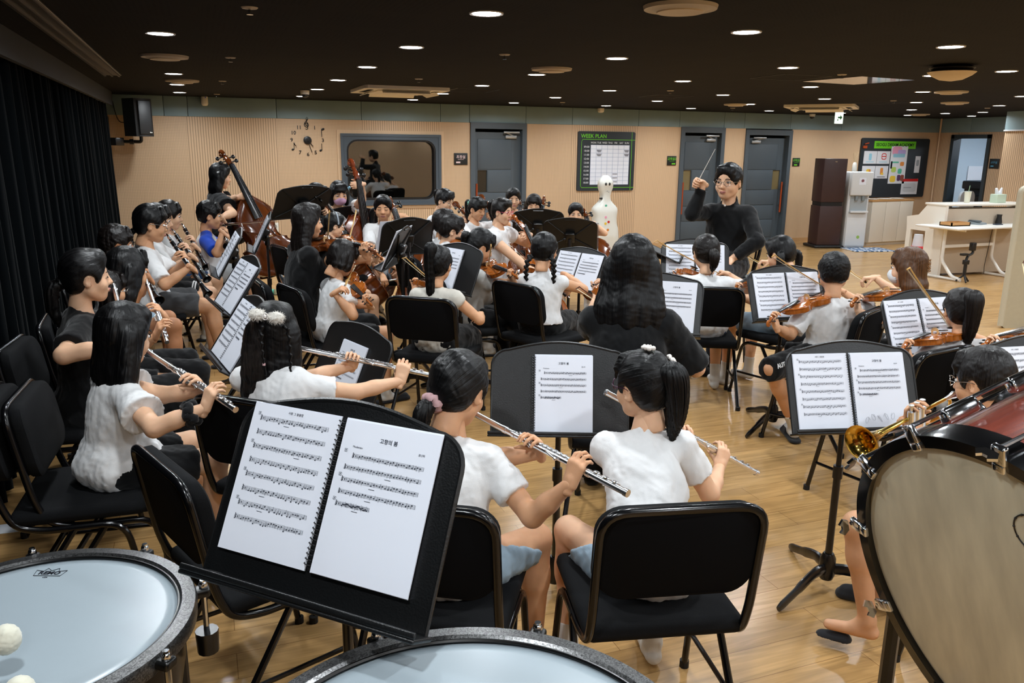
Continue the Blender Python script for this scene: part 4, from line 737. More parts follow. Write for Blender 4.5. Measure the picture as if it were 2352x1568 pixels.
def book(S, label, two=True, off=0., seed=1, rot=0., lift=.0, title=True, sc=1., spiral_left=True, scrib=False, near=False):
    w, h = .210*sc, .290*sc; T = S['T'].copy(); yb = -S['h']/2+.004+lift; ca, sa = math.cos(rot), math.sin(rot); R = np.eye(4); R[:2, :2] = [[ca, -sa], [sa, ca]]; R[:3, 3] = (off, yb, .002); T = T@R
    t = thing('music_book', label, 'music book', T=T, group='spiral bound music books'); zt = .008
    pages = ((-1, 8), (1, 5)) if two else ((0, 5),)
    for s, n in pages:
        x0, x1 = {-1: (-w-.006, -.006), 1: (.006, w+.006), 0: (-w/2, w/2)}[s]; th = zt if s >= 0 else .005
        m = M()
        for k in range(4): e = .0012*k*(1 if s >= 0 else .4); box(m, (x0+e, .0+e*.5, th*k/4), (x1+e*.7, h-e, th*(k+1)/4-.0004), 0)
        p = obj('page', m, PAPER, t, smooth=None); m = M(); lw = .00034 if near else .0005; mx = .022*sc
        right = s >= 0
        notation(m, x0+mx, x1-mx, .05*sc+(.07*sc if right else 0), h*(.80 if right else .94), th+.0004, n, seed*7+s, lw, title=right, short=right, dens=24)
        if scrib and right:
            r = random.Random(seed)
            if right:
                for k in range(7): cx_, cy_ = x0+mx+.02+.025*k, .03+.03*r.random(); m2 = M(); tube(m2, smoothpath([(cx_+.010*math.cos(a*1.1+k)*(1-.08*a), cy_+.012*math.sin(a*1.3), th+.0005) for a in range(7)], 3), .0004, 3); obj('pencil_scribble', m2, mat('pencil', '#8d9099', .8), p)
        obj('notation', m, STAFF, p, smooth=None); m = M(); I4 = lambda x, y: mat4((1, 0, 0), (0, 1, 0), (0, 0, 1), (x, y, th+.0004))
        if right and title: text(m, '고향의 봄', .0098*sc, I4((x0+x1)/2, h*.885), bold=.01, depth_=.0001); m2 = M(); text(m2, '홍난파', .005*sc, I4(x1-mx-.01, h*.845), depth_=.0001); obj('composer', m2, STAFF, p, smooth=None); m2 = M(); text(m2, 'Moderato', .0055*sc, I4(x0+mx+.02, h*.822), depth_=.0001); obj('tempo_mark', m2, STAFF, p, smooth=None)
        elif title: text(m, '사랑 그 쓸쓸함', .006*sc, I4((x0+x1)/2, h*.955), depth_=.0001)
        if m.n: obj('title', m, STAFF, p, smooth=None)
    m = M(); xc = 0 if two else (-w/2-.004 if spiral_left else w/2+.004); n = 30
    for k in range(n):
        y = .012+(h-.024)*k/(n-1); tube(m, [(xc+.0075*math.cos(a), y+.0012*a, .005+.0075*math.sin(a)) for a in np.linspace(0, 2*PI, 9)], .0011, 5, caps=False)
    obj('spiral_binding', m, mat('spiral_black', '#141416', .35), t); return t
# ------------------------------------------------------------------ instruments
SILV = mat('flute_silver', '#f1f2f4', .24, 1.); VARN = mat('varnish', '#a2571c', .16, 0., .6, noise=.28, nscale=9, coat=.7, stretch=(1, 14, 1)); VARD = mat('varnish_dark', '#64300f', .16, 0., .6, noise=.3, nscale=5, coat=.7, stretch=(1, 10, 1)); VARR = mat('varnish_red', '#7a3518', .16, 0, .6, noise=.3, nscale=6, coat=.7, stretch=(1, 12, 1)); EBONY = mat('ebony', '#0d0b0b', .25); MAPLE = mat('maple', '#d9b27c', .4); STR = mat('steel_string', '#b9bcc0', .25, 1.); BOWH = mat('bow_hair', '#e4d3a8', .5); STICK = mat('bow_stick', '#5a2a14', .3, coat=.4); STICKL = mat('bow_stick_light', '#c79a53', .35, coat=.3); GRENA = mat('clarinet_black', '#0b0b0d', .25); BRASS = mat('brass_lacquer', '#e3bb58', .14, 1.)
def basis(p0, p1, top):                                    # x from p0 to p1, z close to top
    x = nrm(A_(p1)-A_(p0)); z = nrm(A_(top)-x*(x@A_(top))); return mat4(x, np.cross(z, x), z, p0)
def flute(p0, p1, top, label):
    L = np.linalg.norm(A_(p1)-A_(p0)); T = basis(p0, p1, top); t = thing('flute', label, 'flute', T=T, group='silver flutes')
    m = M(); tube(m, [(-.055, 0, 0), (.17, 0, 0)], .0098, 16); h = obj('head_joint', m, SILV, t); m = M(); sphere(m, (.0, 0, .0095), (.017, .011, .004), 0, 10); obj('lip_plate', m, SILV, h); m = M(); lathe(m, [(.0105, 0), (.0105, .006), (.006, .01)], 14, 0, mat4((0, 0, 1), (0, 1, 0), (-1, 0, 0), (-.055, 0, 0))); obj('crown', m, SILV, h)
    m = M(); tube(m, [(.15, 0, 0), (L, 0, 0)], .0095, 16)
    for x in (.15, .19, L-.14, L-.008): tube(m, [(x, 0, 0), (x+.012, 0, 0)], .0112, 16)
    obj('body_tube', m, SILV, t)
    xs = list(np.linspace(.225, L-.17, 13))+[L-.11, L-.075, L-.045]
    for i, x in enumerate(xs):
        m = M(); lathe(m, [(.0085, .009), (.0098, .013), (.007, .0148)], 12, 0, mat4((1, 0, 0), (0, 1, 0), (0, 0, 1), (x, .002*(i % 2), 0))); obj('key', m, SILV, t)
    m = M()
    for y, z in ((.0125, .0065), (-.0125, .006)): tube(m, [(.205, y, z), (L-.16, y, z)], .0021, 6)
    for x in np.linspace(.21, L-.165, 12): tube(m, [(x, .0125, .0065), (x, .004, .013)], .0016, 5); tube(m, [(x+.01, .0125, .004), (x+.01, .007, 0)], .002, 5)
    for x in (.23, .33, .42): tube(m, smoothpath([(x, -.0125, .006), (x+.02, -.019, .002), (x+.045, -.015, -.004)], 4), .0022, 5); sphere(m, (x+.045, -.0155, -.004), .006, 0, 6)
    tube(m, [(L-.13, .0125, .0065), (L-.035, .0125, .0065)], .0022, 6); obj('key_rod', m, SILV, t); return t
def clarinet(p0, p1, top, label):
    L = np.linalg.norm(A_(p1)-A_(p0)); T = basis(p0, p1, top); t = thing('clarinet', label, 'clarinet', T=T, group='black clarinets'); TX = mat4((0, 1, 0), (0, 0, 1), (1, 0, 0), (0, 0, 0)); k = L/.66
    m = M(); lathe(m, [(.004, -.015), (.009, .02*k), (.012, .07*k)], 16, 0, TX); lathe(m, [(.0125, .02*k), (.0125, .05*k)], 14, 1, TX); obj('mouthpiece', m, [GRENA, SILV], t)
    m = M(); lathe(m, [(.0135, .07*k), (.017, .075*k), (.016, .13*k), (.0145, .135*k), (.0145, .33*k), (.0165, .335*k), (.0165, .36*k), (.015, .365*k), (.016, .54*k)], 18, 0, TX); obj('body', m, GRENA, t)
    m = M(); lathe(m, [(.0165, .54*k), (.018, .58*k), (.024, .62*k), (.034, .65*k), (.037, .66*k), (.033, .657*k), (.02, .62*k)], 22, 0, TX, caps=False); obj('bell', m, GRENA, t)
    for x in (.072, .132, .335, .36, .54): m = M(); lathe(m, [(.0178, x*k), (.0178, (x+.008)*k)], 18, 0, TX); obj('ring', m, SILV, t)
    for i, x in enumerate(np.linspace(.16, .53, 13)):
        a = (.0, .9, -.8)[i % 3]; y, z = .0175*math.sin(a), .0175*math.cos(a); m = M(); disc(m, (x*k, y, z), .0075, (0, math.sin(a), math.cos(a)), .004, 10); obj('key', m, SILV, t)
    m = M()
    for y, z in ((.013, .015), (-.015, .013), (.019, .002)): tube(m, [(.17*k, y, z), (.32*k, y, z)], .0022, 5); tube(m, [(.37*k, y, z), (.53*k, y, z)], .0022, 5)
    for x in (.2, .26, .4, .46, .52): tube(m, smoothpath([(x*k, .013, .015), ((x+.02)*k, .022, .008), ((x+.05)*k, .024, 0)], 4), .0028, 5)
    obj('key_rod', m, SILV, t); return t
def fiddle(kind, T, Lt, label, vm, dark=EBONY):           # violin family along +x, top face +z; Lt = overall length
    dims = dict(violin=dict(B=.355, N=.13, H=.075, rib=.031, S=.595), cello=dict(B=.755, N=.28, H=.16, rib=.118, S=1.2), double_bass=dict(B=1.10, N=.45, H=.23, rib=.20, S=1.80))[kind]
    k = Lt/dims['S']; B, N, HD, rib = dims['B']*k, dims['N']*k, dims['H']*k, dims['rib']*k; q = B/.355
    t = thing(kind, label, {'violin': 'violin', 'cello': 'cello', 'double_bass': 'double bass'}[kind], T=T, group={'violin': 'violins', 'cello': 'cellos', 'double_bass': 'double basses'}[kind])
    ct = [(0, 0), (.006, .03), (.03, .062), (.08, .085), (.16, .1), (.24, .103), (.31, .098), (.37, .082), (.395, .083), (.42, .064), (.48, .055), (.54, .055), (.60, .062), (.635, .076), (.655, .073), (.70, .081), (.77, .084), (.84, .081), (.91, .066), (.96, .045), (.99, .022), (1, .012)]
    if kind == 'double_bass': ct = ct[:14]+[(.66, .074), (.72, .076), (.78, .072), (.84, .060), (.90, .044), (.95, .030), (.98, .022), (1, .018)]
    wd = {'violin': 1., 'cello': 1.05, 'double_bass': 1.15}[kind]
    tt = A_([a for a, _ in ct]); wv = A_([b for _, b in ct])*q*wd; up = [(a*B, b) for a, b in zip(tt, wv)]; out = up+[(x, -y) for x, y in up[::-1][:-1]]; n = len(out); O = A_(out); xc = .46*B
    def plate(zb, sgn, arch):
        V = []; F = []
        ks = (1.03, .985, .93, .82, .6, .3, .02)
        for j, s in enumerate(ks):
            a = [0, .004, .001, .35, .75, .96, 1.][j]; a = a*arch if j > 2 else a*q
            V += [(xc+(x-xc)*s, y*s, zb+sgn*a) for x, y in O]
        V += [(xc+(x-xc)*1.03, y*1.03, zb-sgn*.004*q) for x, y in O]; L_ = len(ks)
        for j in range(L_-1):
            for i in range(n): f = [j*n+i, j*n+(i+1) % n, (j+1)*n+(i+1) % n, (j+1)*n+i]; F.append(f if sgn < 0 else f[::-1])
        for i in range(n): f = [L_*n+i, L_*n+(i+1) % n, (i+1) % n, i]; F.append(f if sgn < 0 else f[::-1])
        f = list(range((L_-1)*n, L_*n)); F.append(f if sgn < 0 else f[::-1]); return V, F
    m = M(); m.add(*plate(rib/2, 1, .016*q)); m.add(*plate(-rib/2, -1, .014*q)); V = [(x, y, -rib/2) for x, y in out]+[(x, y, rib/2) for x, y in out]; m.add(V, [[n+i, n+(i+1) % n, (i+1) % n, i] for i in range(n)]); body = obj('body', m, vm, t, smooth=50)
    for s in (-1, 1):
        m = M(); P = [(.40, .050), (.408, .056), (.42, .05), (.45, .042), (.50, .036), (.53, .030), (.545, .024), (.535, .021)]; tube(m, smoothpath([(a*B, s*b*q, rib/2+.0105*q+.004*q*(1-b/.06)) for a, b in P], 4), .0022*q, 5, flat=1.); obj('f_hole', m, EBONY, body)
    zt = rib/2+.016*q
    m = M(); a = math.radians(4); xb = .445*B
    tube(m, smoothpath([(.97*B, 0, rib/2-.004*q), (B+.02*q, 0, rib/2+.004*q), (B+N*.5, 0, rib/2+.006*q), (B+N, 0, rib/2+.004*q)], 4), [.014*q]*4+[.0115*q]*4+[.0105*q]*4+[.0105*q], 12, flat=.85); neck = obj('neck', m, vm, t)
    m = M(); hx = B+N; P = [(hx, 0, rib/2), (hx+HD*.35, 0, rib/2-.010*q), (hx+HD*.68, 0, rib/2-.026*q)]; tube(m, smoothpath(P, 5), [.0115*q]*6+[.0085*q]*5, 10)
    cx_, cz_ = hx+HD*.78, rib/2-.038*q; sp = [(cx_+(.019*q*(1-.1*i))*math.sin(i*.62-.35), 0, cz_+(.019*q*(1-.1*i))*math.cos(i*.62-.35)) for i in range(9)]; tube(m, smoothpath([P[-1]]+sp, 4), np.concatenate([np.linspace(.009, .0075, 18)*q, np.linspace(.0075, .005, 19)*q]), 10); sphere(m, (cx_, 0, cz_), (.010*q, .013*q, .010*q), 0, 8); obj('scroll', m, vm, neck)
    for i in range(4):
        x = hx+HD*(.14+.15*i); s = 1 if i % 2 else -1; z = rib/2-.004*q-.006*q*i; m = M(); tube(m, [(x, -s*.014*q, z), (x, s*.026*q, z)], .0028*q, 6); sphere(m, (x, s*.033*q, z), (.009*q, .009*q, .0045*q), 0, 7); obj('peg', m, EBONY, neck)
    m = M(); fl = B*.80; V = []
    for x, w_, z in ((B+N, .0115*q, rib/2+.0135*q), (B*.70, .020*q, zt+.014*q)): V += [(x, y*w_, z-(abs(y)**2)*.003*q) for y in (-1, -.5, 0, .5, 1)]+[(x, y*w_, z-.008*q) for y in (1, -1)]
    m.add(V, [[i, (i+1) % 7, 7+(i+1) % 7, 7+i][::-1] for i in range(7)]+[list(range(7)), list(range(7, 14))[::-1]]); obj('fingerboard', m, EBONY, t)
    m = M(); br = [(-.02, 0), (-.013, 0), (-.008, .012), (.008, .012), (.013, 0), (.02, 0), (.019, .02), (.008, .031), (-.008, .031), (-.019, .02)]; prism(m, [(y*q, z*q) for y, z in br], -.002*q, .002*q, 0, mat4((0, 1, 0), (0, 0, 1), (1, 0, 0), (xb, 0, zt-.002*q))); obj('bridge', m, MAPLE, t)
    m = M(); prism(m, [(.0, -.008*q), (.012*q, -.010*q), (.105*q, -.020*q), (.112*q, -.014*q), (.112*q, .014*q), (.105*q, .020*q), (.012*q, .010*q), (0, .008*q)], 0, .006*q, 0, mat4((1, 0, .09), (0, 1, 0), (-.09, 0, 1), (.012*q, 0, zt-.004*q))); obj('tailpiece', m, dark, t)
    m = M(); bt = zt+.030*q
    for i in range(4):
        y = (i-1.5)*.0095*q; e = (i-1.5)*.005*q; tube(m, [(.115*q, y*.9, zt+.010*q), (xb, y, bt), (B+N, e, rib/2+.0155*q), (hx+HD*.3, e*.6, rib/2-.002*q)], max(.0006*q, .0006), 4)
    obj('string', m, STR, t)
    if kind == 'violin':
        m = M(); sphere(m, (.02*q, .042*q, zt+.014*q), (.032*q, .036*q, .007*q), 0, 10); tube(m, [(.0, .03*q, zt-.01*q), (.0, .03*q, zt+.013*q)], .006*q, 6); obj('chin_rest', m, EBONY, t)
        m = M(); tube(m, smoothpath([(.05*q, -.1*q, -rib/2-.022*q), (.045*q, 0, -rib/2-.016*q), (.05*q, .1*q, -rib/2-.024*q)], 6), .010*q, 8, flat=.5); obj('shoulder_rest', m, BLK, t)
    else:
        m = M(); tube(m, [(0, 0, 0), (-.05*q, 0, 0)], .012*q, 8); tube(m, [(-.03*q, 0, 0), (-(.13 if kind == 'cello' else .05)*q, 0, 0)], .004*q, 8); obj('endpin', m, CHROME, t)
    return t
def bow(frog, tip, side, label, light=False, col=None):
    L = np.linalg.norm(A_(tip)-A_(frog)); T = basis(frog, tip, side); t = thing('bow', label, 'bow', T=T, group='string bows'); x0 = -.03
    m = M(); tube(m, smoothpath([(x0, 0, .012), (L*.3, 0, .007), (L*.65, 0, .006), (L*.93, 0, .012), (L, 0, .016)], 5), np.linspace(.0046, .003, 21), 8); tube(m, [(L-.004, 0, .016), (L+.012, 0, -.006)], [.004, .003], 6); obj('stick', m, STICKL if light else STICK, t)
    m = M(); box(m, (.0, -.004, -.0035), (L+.008, .004, -.0025)); obj('hair_ribbon', m, BOWH, t); m = M(); box(m, (.0, -.0055, -.006), (.045, .0055, .009), 0, .002); obj('frog', m, EBONY, t); m = M(); tube(m, [(x0, 0, .012), (x0+.014, 0, .012)], .0052, 8); obj('screw_button', m, SILV, t); m = M(); tube(m, [(.05, 0, .0115), (.11, 0, .0105)], .0052, 8); obj('winding', m, SILV, t); return t
# ------------------------------------------------------------------ people
def skinmat(n, c): return mat(n, c, .5, spec=.35, noise=.06, nscale=25, sss=.12)
SKIN = [skinmat('skin_light', '#e3b593'), skinmat('skin_mid', '#d6a27c'), skinmat('skin_tan', '#bd8560')]
LIP = mat('lip', '#b2736a', .45); EYEW = mat('eye_white', '#e6e0da', .3); IRIS = mat('eye_dark', '#120c0a', .2); BROW = mat('brow', '#1d1512', .8)
def hairmat(n, c, c2):
    g = NG(n); at_ = g.n('Attribute'); at_.attribute_name = 'strand'; mp = g.n('Mapping'); mp.inputs['Scale'].default_value = (46., .5, 1); g.i(mp, 0, at_.outputs['Vector']); nz = g.n('TexNoise', Scale=3.2, Detail=5.); g.i(nz, 0, mp.outputs[0]); r = g.n('MapRange', From_Min=.3, From_Max=.7); g.i(r, 0, nz.outputs[0])
    g.i(g.b, 'Base Color', g.mixc(r.outputs[0], lin(c), lin(c2))); r2 = g.n('MapRange', From_Min=.3, From_Max=.7, To_Min=.30, To_Max=.48); g.i(r2, 0, nz.outputs[0]); g.i(g.b, 'Roughness', r2.outputs[0]); g.b.inputs['Specular IOR Level'].default_value = .3; g.bump(nz.outputs[0], .5, .0025); return g.m
HAIR = dict(black=hairmat('hair_black', '#030304', '#0b0a0b'), dark=hairmat('hair_dark_brown', '#080606', '#17100d'), brown=hairmat('hair_brown', '#1a110b', '#6d4524'))
def cloth(n, c, r=.85, sh=.15): return mat(n, c, r, spec=.2, noise=.05, nscale=14, bump=.12, bscale=420, sheen=sh)
CL = dict(white=cloth('cotton_white', '#e0e0e0'), cream=cloth('cotton_cream', '#cbc6bb'), grey=cloth('cotton_grey', '#b3b3b0'), black=cloth('cloth_black', '#08090b'), navy=cloth('cloth_navy', '#10131b'), charcoal=cloth('cloth_charcoal', '#2c2d30'), greyshort=cloth('denim_grey', '#494a4c'), denim=cloth('denim_light', '#8ea3b3'), blue=cloth('denim_blue', '#1d3c63'), raglan=cloth('sleeve_blue', '#1345b8'), lightgrey=cloth('short_lightgrey', '#a4a7a8'), teal=cloth('short_teal', '#3b7d8c'))
SOCK = cloth('sock_white', '#d7d6d2'); SLIP = cloth('slipper_charcoal', '#232427', .8)
def hand(W, f, n, right, hz, pose, vox, wrist_from=None):
    f = nrm(f); n = nrm(n-f*(n@f)); l = np.cross(f, n)*(1 if right else -1)      # l points to the thumb side
    R = np.stack([f, n, l], 1); fd = Fd((-.05, -.045, -.075), (.19, .10, .085), vox/hz)
    curls, thumb, spread = pose; kn = [(.082, 0, .030), (.087, -.002, .010), (.084, 0, -.011), (.077, .002, -.030)]; fl = [(.038, .024, .020), (.043, .028, .021), (.040, .026, .021), (.031, .019, .018)]
    for i, kp in enumerate(kn):
        fd.cap((.0, .002, kp[2]*.55), kp, .0165, .0125, .014)
        p = A_(kp); a = 0; sp = (.06, .01, -.04, -.10)[i]*spread
        c = curls[i] if isinstance(curls[0], tuple) else curls
        for j, L in enumerate(fl[i]):
            a += math.radians(c[j]); d = A_([math.cos(a)*math.cos(sp), math.sin(a), math.sin(sp)*math.cos(a)]); q = p+d*L; r0 = (.0092, .0083, .0075, .0068)[j]; fd.cap(p, q, r0, (.0084, .0076, .0064)[j], .004 if j else .008); p = q
    fd.cap((-.03, 0, 0), (.02, 0, 0), .0215, .022, .012)
    th = A_([.018, .006, .022]); ta = [math.radians(x) for x in thumb]; p = th
    for j, L in enumerate((.040, .030, .024)):
        d = A_([math.cos(ta[0]+.1*j), math.sin(ta[1]+ta[2]*j*.5), math.sin(ta[0])*.9*(1-.35*j)]); d = nrm(d); q = p+d*L; fd.cap(p, q, (.0145, .0105, .0092)[j], (.0105, .0092, .0074)[j], .010 if j < 1 else .004); p = q
    P, Q = fd.net(1)
    if not right: Q = Q[:, ::-1]
    return P*hz@R.T+W, Q
POSES = dict(flute=((30, 48, 30), (35, 55, 20), 1.), clar=((38, 45, 25), (30, 60, 15), 1.), neck=((40, 70, 45), (40, 35, 20), .7), bow=((50, 45, 25), (30, 50, 25), .9), rest=((15, 22, 14), (40, 15, 10), 1.), baton=(((50, 70, 30), (55, 75, 40), (60, 80, 45), (55, 75, 45)), (25, 60, 20), .6))
PEOPLE = {}
class Person:
    def __init__(s, key, tag_, label, head, hp, face, adult=False, D=None, hyaw=0., hpitch=0., hroll=0., lean=.07, seat=.44, skin=0, stand=None, lat=0., wid=1., hipat=None):
        s.key, s.tag, s.label, s.adult, s.skin, s.seat, s.stand = key, tag_, label, adult, skin, seat, stand
        k = -ray(head)[2]; c = .74 if adult else .57; hd = .262 if adult else .235
        if D is None: D = (CAMH-seat)/(k+c*hp/(FPX*hd))
        s.D = D; s.H = at(head, D); s.hs = D*hp/FPX/.235; ts = (s.H[2]-seat)/c; s.ls = .5*(s.hs*(.235/hd)+ts)*(1 if not adult else 1.0)
        s.hs *= 1.0
        if stand: s.ls = s.H[2]/1.42
        s.F = reldir(face); s.R = np.cross(s.F, UP); ls = s.ls; A = 1.25 if adult else 1.0; s.u = ls*A; u = s.u
        hy = YAW+math.radians(face+hyaw); fy = A_([math.sin(hy), math.cos(hy), 0]); rx = np.cross(fy, UP); a = math.radians(hpitch); ff = fy*math.cos(a)+UP*math.sin(a); uu = np.cross(rx, ff); b = math.radians(hroll)
        s.Rh = np.stack([rx*math.cos(b)-uu*math.sin(b), ff, uu*math.cos(b)+rx*math.sin(b)], 1); s.hf = fy
        s.N = s.H-UP*.158*s.hs-s.F*.04*s.hs*(1+max(0, -hpitch-12)*.018)
        s.hip = A_([*(s.H-s.F*lean*u+s.R*lat)[:2], (seat+.085*ls) if not stand else s.H[2]*.60]); s.hip = s.hip if hipat is None else A_([*hipat[:2], s.hip[2]]); s.B = A_([s.hip[0], s.hip[1], 0.])
        s.Sc = s.N-UP*.03*u; sw = (.128 if not adult else .125)*u*wid; s.S = {'L': s.Sc-s.R*sw-UP*.02*u, 'R': s.Sc+s.R*sw-UP*.02*u}
        s.ua, s.fa = .215*u, .185*u; s.hz = (.80 if not adult else .98)*min(ls, 1.25)*(.92 if not adult else .95); s.mouth = s.H+s.Rh@A_([0, .095, -.062])*s.hs; s.chin = s.H+s.Rh@A_([-.055, .035, -.125])*s.hs
        s.grips = {}; s.wid = wid; PEOPLE[key] = s
    def lp(s, r, f, u): return s.hip+s.R*r*s.u+s.F*f*s.u+UP*u*s.u
    def grip(s, side, c, t, f, n, pose, pole=None, off=.075):
        t = nrm(t); f = nrm(A_(f)-t*(t@A_(f))); n = A_(n, dtype=float); n = n-t*(n@t); n = nrm(n-f*(n@f)); W = A_(c)-f*off*s.hz-n*.020*s.hz; s.grips[side] = (W, f, n, pose, pole)
    def build(s, top='tee', topc='white', bottom='shorts', botc='black', hair=None, hairc='black', feet='slipper', glasses=None, mask=None, extra=None, legs=None, knees=.06, footb=.02, hands=True, shortlen=.80, sl=.62, topcut=None, eyes='open', chairface=None, nochair=False, chs=1.0):
        B, u, hs, F, R = s.B, s.u, s.hs, s.F, s.R; D = s.D; near = D < 3.3; vb = .0075 if near else (.010 if D < 5.6 else .013); VH = .0040 if near else (.005 if D < 5.6 else .0065)
        N, Sc, hip = s.N, s.Sc, s.hip; ax = nrm(Sc-hip); Rt = np.stack([R, np.cross(ax, R), ax], 1); w = s.wid
        # arms
        arm = {}
        for sd in 'LR':
            S = s.S[sd]; sg = 1 if sd == 'R' else -1
            if sd in s.grips: W, f, n, pose, pole = s.grips[sd]
            else: W = s.lp(.11*sg, .26, .12); f = F-UP*.2-R*sg*.3; n = -UP; pose = 'rest'; pole = None
            d = W-S; L = np.linalg.norm(d); ua, fa = s.ua, s.fa
            if L > (ua+fa)*.985: q = L/(ua+fa)/.985; ua *= q; fa *= q
            e = d/L; a = (ua*ua-fa*fa+L*L)/(2*L); h = math.sqrt(max(ua*ua-a*a, 0)); pl = pole if pole is not None else -UP*1.+R*sg*.55-F*.25; pl = nrm(pl-e*(pl@e)); E = S+e*a+pl*h; arm[sd] = (S, E, W, f, n, pose)
        # legs
        leg = {}
        for i, sd in enumerate('LR'):
            sg = 1 if sd == 'R' else -1; hj = hip+R*.075*u*sg*w-UP*.01*u
            if s.stand: kn = hj-UP*(hj[2]-.07)*.5+F*.02+R*.01*sg; an = A_([*(hj+R*.02*sg)[:2], .075])
            else:
                lg = (legs or {}).get(sd, {}); kn = hj+F*lg.get('t', .345)*u+R*lg.get('k', knees)*sg*u; kn[2] = s.seat+.045*u+lg.get('kz', 0); an = kn-F*lg.get('b', footb)*u+R*lg.get('ar', 0.)*u; an[2] = .075+lg.get('az', 0)
                if 'knee' in lg: kn, an = A_(lg['knee']), A_(lg['ankle'])
            leg[sd] = (hj, kn, an)
        allp = [s.H, hip]+[p for sd in 'LR' for p in arm[sd][:3]+leg[sd]]; lo = np.min(allp, 0)-.16*u; hi = np.max(allp, 0)+.16*u; lo[2] = -.02
        fd = Fd(lo-B, hi-B, vb); b = lambda p: A_(p)-B
        def torso(fd, g, k):
            fd.ell(b(hip+(Sc-hip)*.66), A_([.128*w, .085, .135])*u+g, Rt, k); fd.ell(b(hip+(Sc-hip)*.30), A_([.112*w, .082, .13])*u+g, Rt, k); fd.ell(b(hip), A_([.128*w, .10, .085])*u+g, Rt, k)
            fd.cap(b(s.S['L']), b(s.S['R']), .043*u+g, k=k); fd.cap(b(Sc), b(N+UP*.02*u), .054*u+g*.4, .037*u+g*.2, k)
        torso(fd, 0, .03); fd.cap(b(N-UP*.02*u), b(s.H-s.Rh@A_([0, .02, .05])*hs), .042*hs*(1.08 if s.adult else 1), .040*hs, .02)
        for sd in 'LR':
            S, E, W, f, n, pose = arm[sd]; fd.cap(b(S), b(E), .041*u, .033*u, .012); fd.cap(b(E), b(E+(W-E)*.45), .034*u, .031*u, .012); fd.cap(b(E+(W-E)*.4), b(W), .031*u, .0205*u, .012)
            hj, kn, an = leg[sd]; fd.cap(b(hj), b(kn), .071*u, .049*u, .02); fd.cap(b(kn), b(kn+(an-kn)*.35), .047*u, .047*u, .02); fd.cap(b(kn+(an-kn)*.3), b(an), .046*u, .030*u, .02); fd.cap(b(an), b(an-UP*.03+F*.03), .031*u, .028*u, .015); fd.cap(b(an-UP*.04-F*.02*u), b(an-UP*.05+F*.13*u), .028*u, .021*u, .015)
        P, Q = fd.net(2); m = M(); m.add(P, Q)
        # head
        hd = Fd((-.11, -.13, -.15), (.11, .14, .14), VH)
        hd.ell((0, -.01, .028), (.073, .09, .086), k=0).ell((0, .022, -.03), (.060, .064, .072), k=.03).cap((0, .048, -.084), (0, .052, -.086), .022, k=.03)
        for q in (-1, 1): hd.cap((q*.040, .005, -.058), (q*.012, .05, -.084), .024, .02, .025); hd.ell((q*.035, .054, -.036), (.025, .023, .024), k=.02); hd.ell((q*.031, .098, .004), (.021, .016, .011), k=.012, sub=True); hd.ell((q*.074, -.006, -.014), (.009, .019, .028), A_([[.9, q*.43, 0], [-q*.43, .9, 0], [0, 0, 1]]), k=.006); hd.ell((q*.083, .0, -.012), (.007, .011, .017), k=.004, sub=True)
        hd.cap((0, .078, .006), (0, .097, -.028), .007, .0105, .012); hd.cap((-.010, .086, -.032), (.010, .086, -.032), .0085, k=.006); hd.cap((-.015, .080, -.061), (.015, .080, -.061), .0085, k=.008); hd.cap((0, -.02, -.05), (0, -.035, -.13), .042, .043, .02)
        P, Q = hd.net(1); m.add(P*A_([1.07, 1, 1])*hs@s.Rh.T+s.H-B, Q)
        h2 = M()
        tube(h2, smoothpath([(-.020, .0835, -.0605), (-.008, .0905, -.058), (0, .0905, -.0595), (.008, .0905, -.058), (.020, .0835, -.0605)], 3), [.002]+[.0042]*11+[.002], 6, 1); tube(h2, smoothpath([(-.017, .084, -.064), (0, .0895, -.067), (.017, .084, -.064)], 3), [.002]+[.0046]*5+[.002], 6, 1)
        for q in (-1, 1):
            if eyes == 'open':
                sphere(h2, (q*.031, .0705, .002), (.014, .0125, .0085), 2, 8); sphere(h2, (q*.031, .0785, .001), (.0062, .0052, .0062), 3, 7)
            tube(h2, smoothpath([(q*.016, .0815, .0005), (q*.024, .0845, .007), (q*.034, .0835, .0075), (q*.046, .0765, .001)] if eyes == 'open' else [(q*.016, .081, .0), (q*.025, .0842, -.003), (q*.035, .083, -.003), (q*.046, .0765, .0)], 3), .0017, 5, 3)
            tube(h2, smoothpath([(q*.014, .087, .022), (q*.028, .0865, .026), (q*.047, .075, .021)], 3), [.0018]+[.0030]*4+[.0025]+[.0012], 5, 4)
        m.join(h2, None, mat4(s.Rh[:, 0]*hs*1.07, s.Rh[:, 1]*hs, s.Rh[:, 2]*hs, s.H-B))
        for sd in 'LR':
            if not hands: break
            S, E, W, f, n, pose = arm[sd]; P, Q = hand(W-B, f, n, sd == 'R', s.hz, POSES[pose], .0030 if near else (.0036 if D < 5.6 else .005)); m.add(P, Q)
        me = mesh('person', m, [SKIN[s.skin], LIP, EYEW, IRIS, BROW], 180); o = obj('person', me, None); o.location = B; tag(o, s.label, 'person'); s.o = o
        # shirt
        g = .012*u; sk = .035
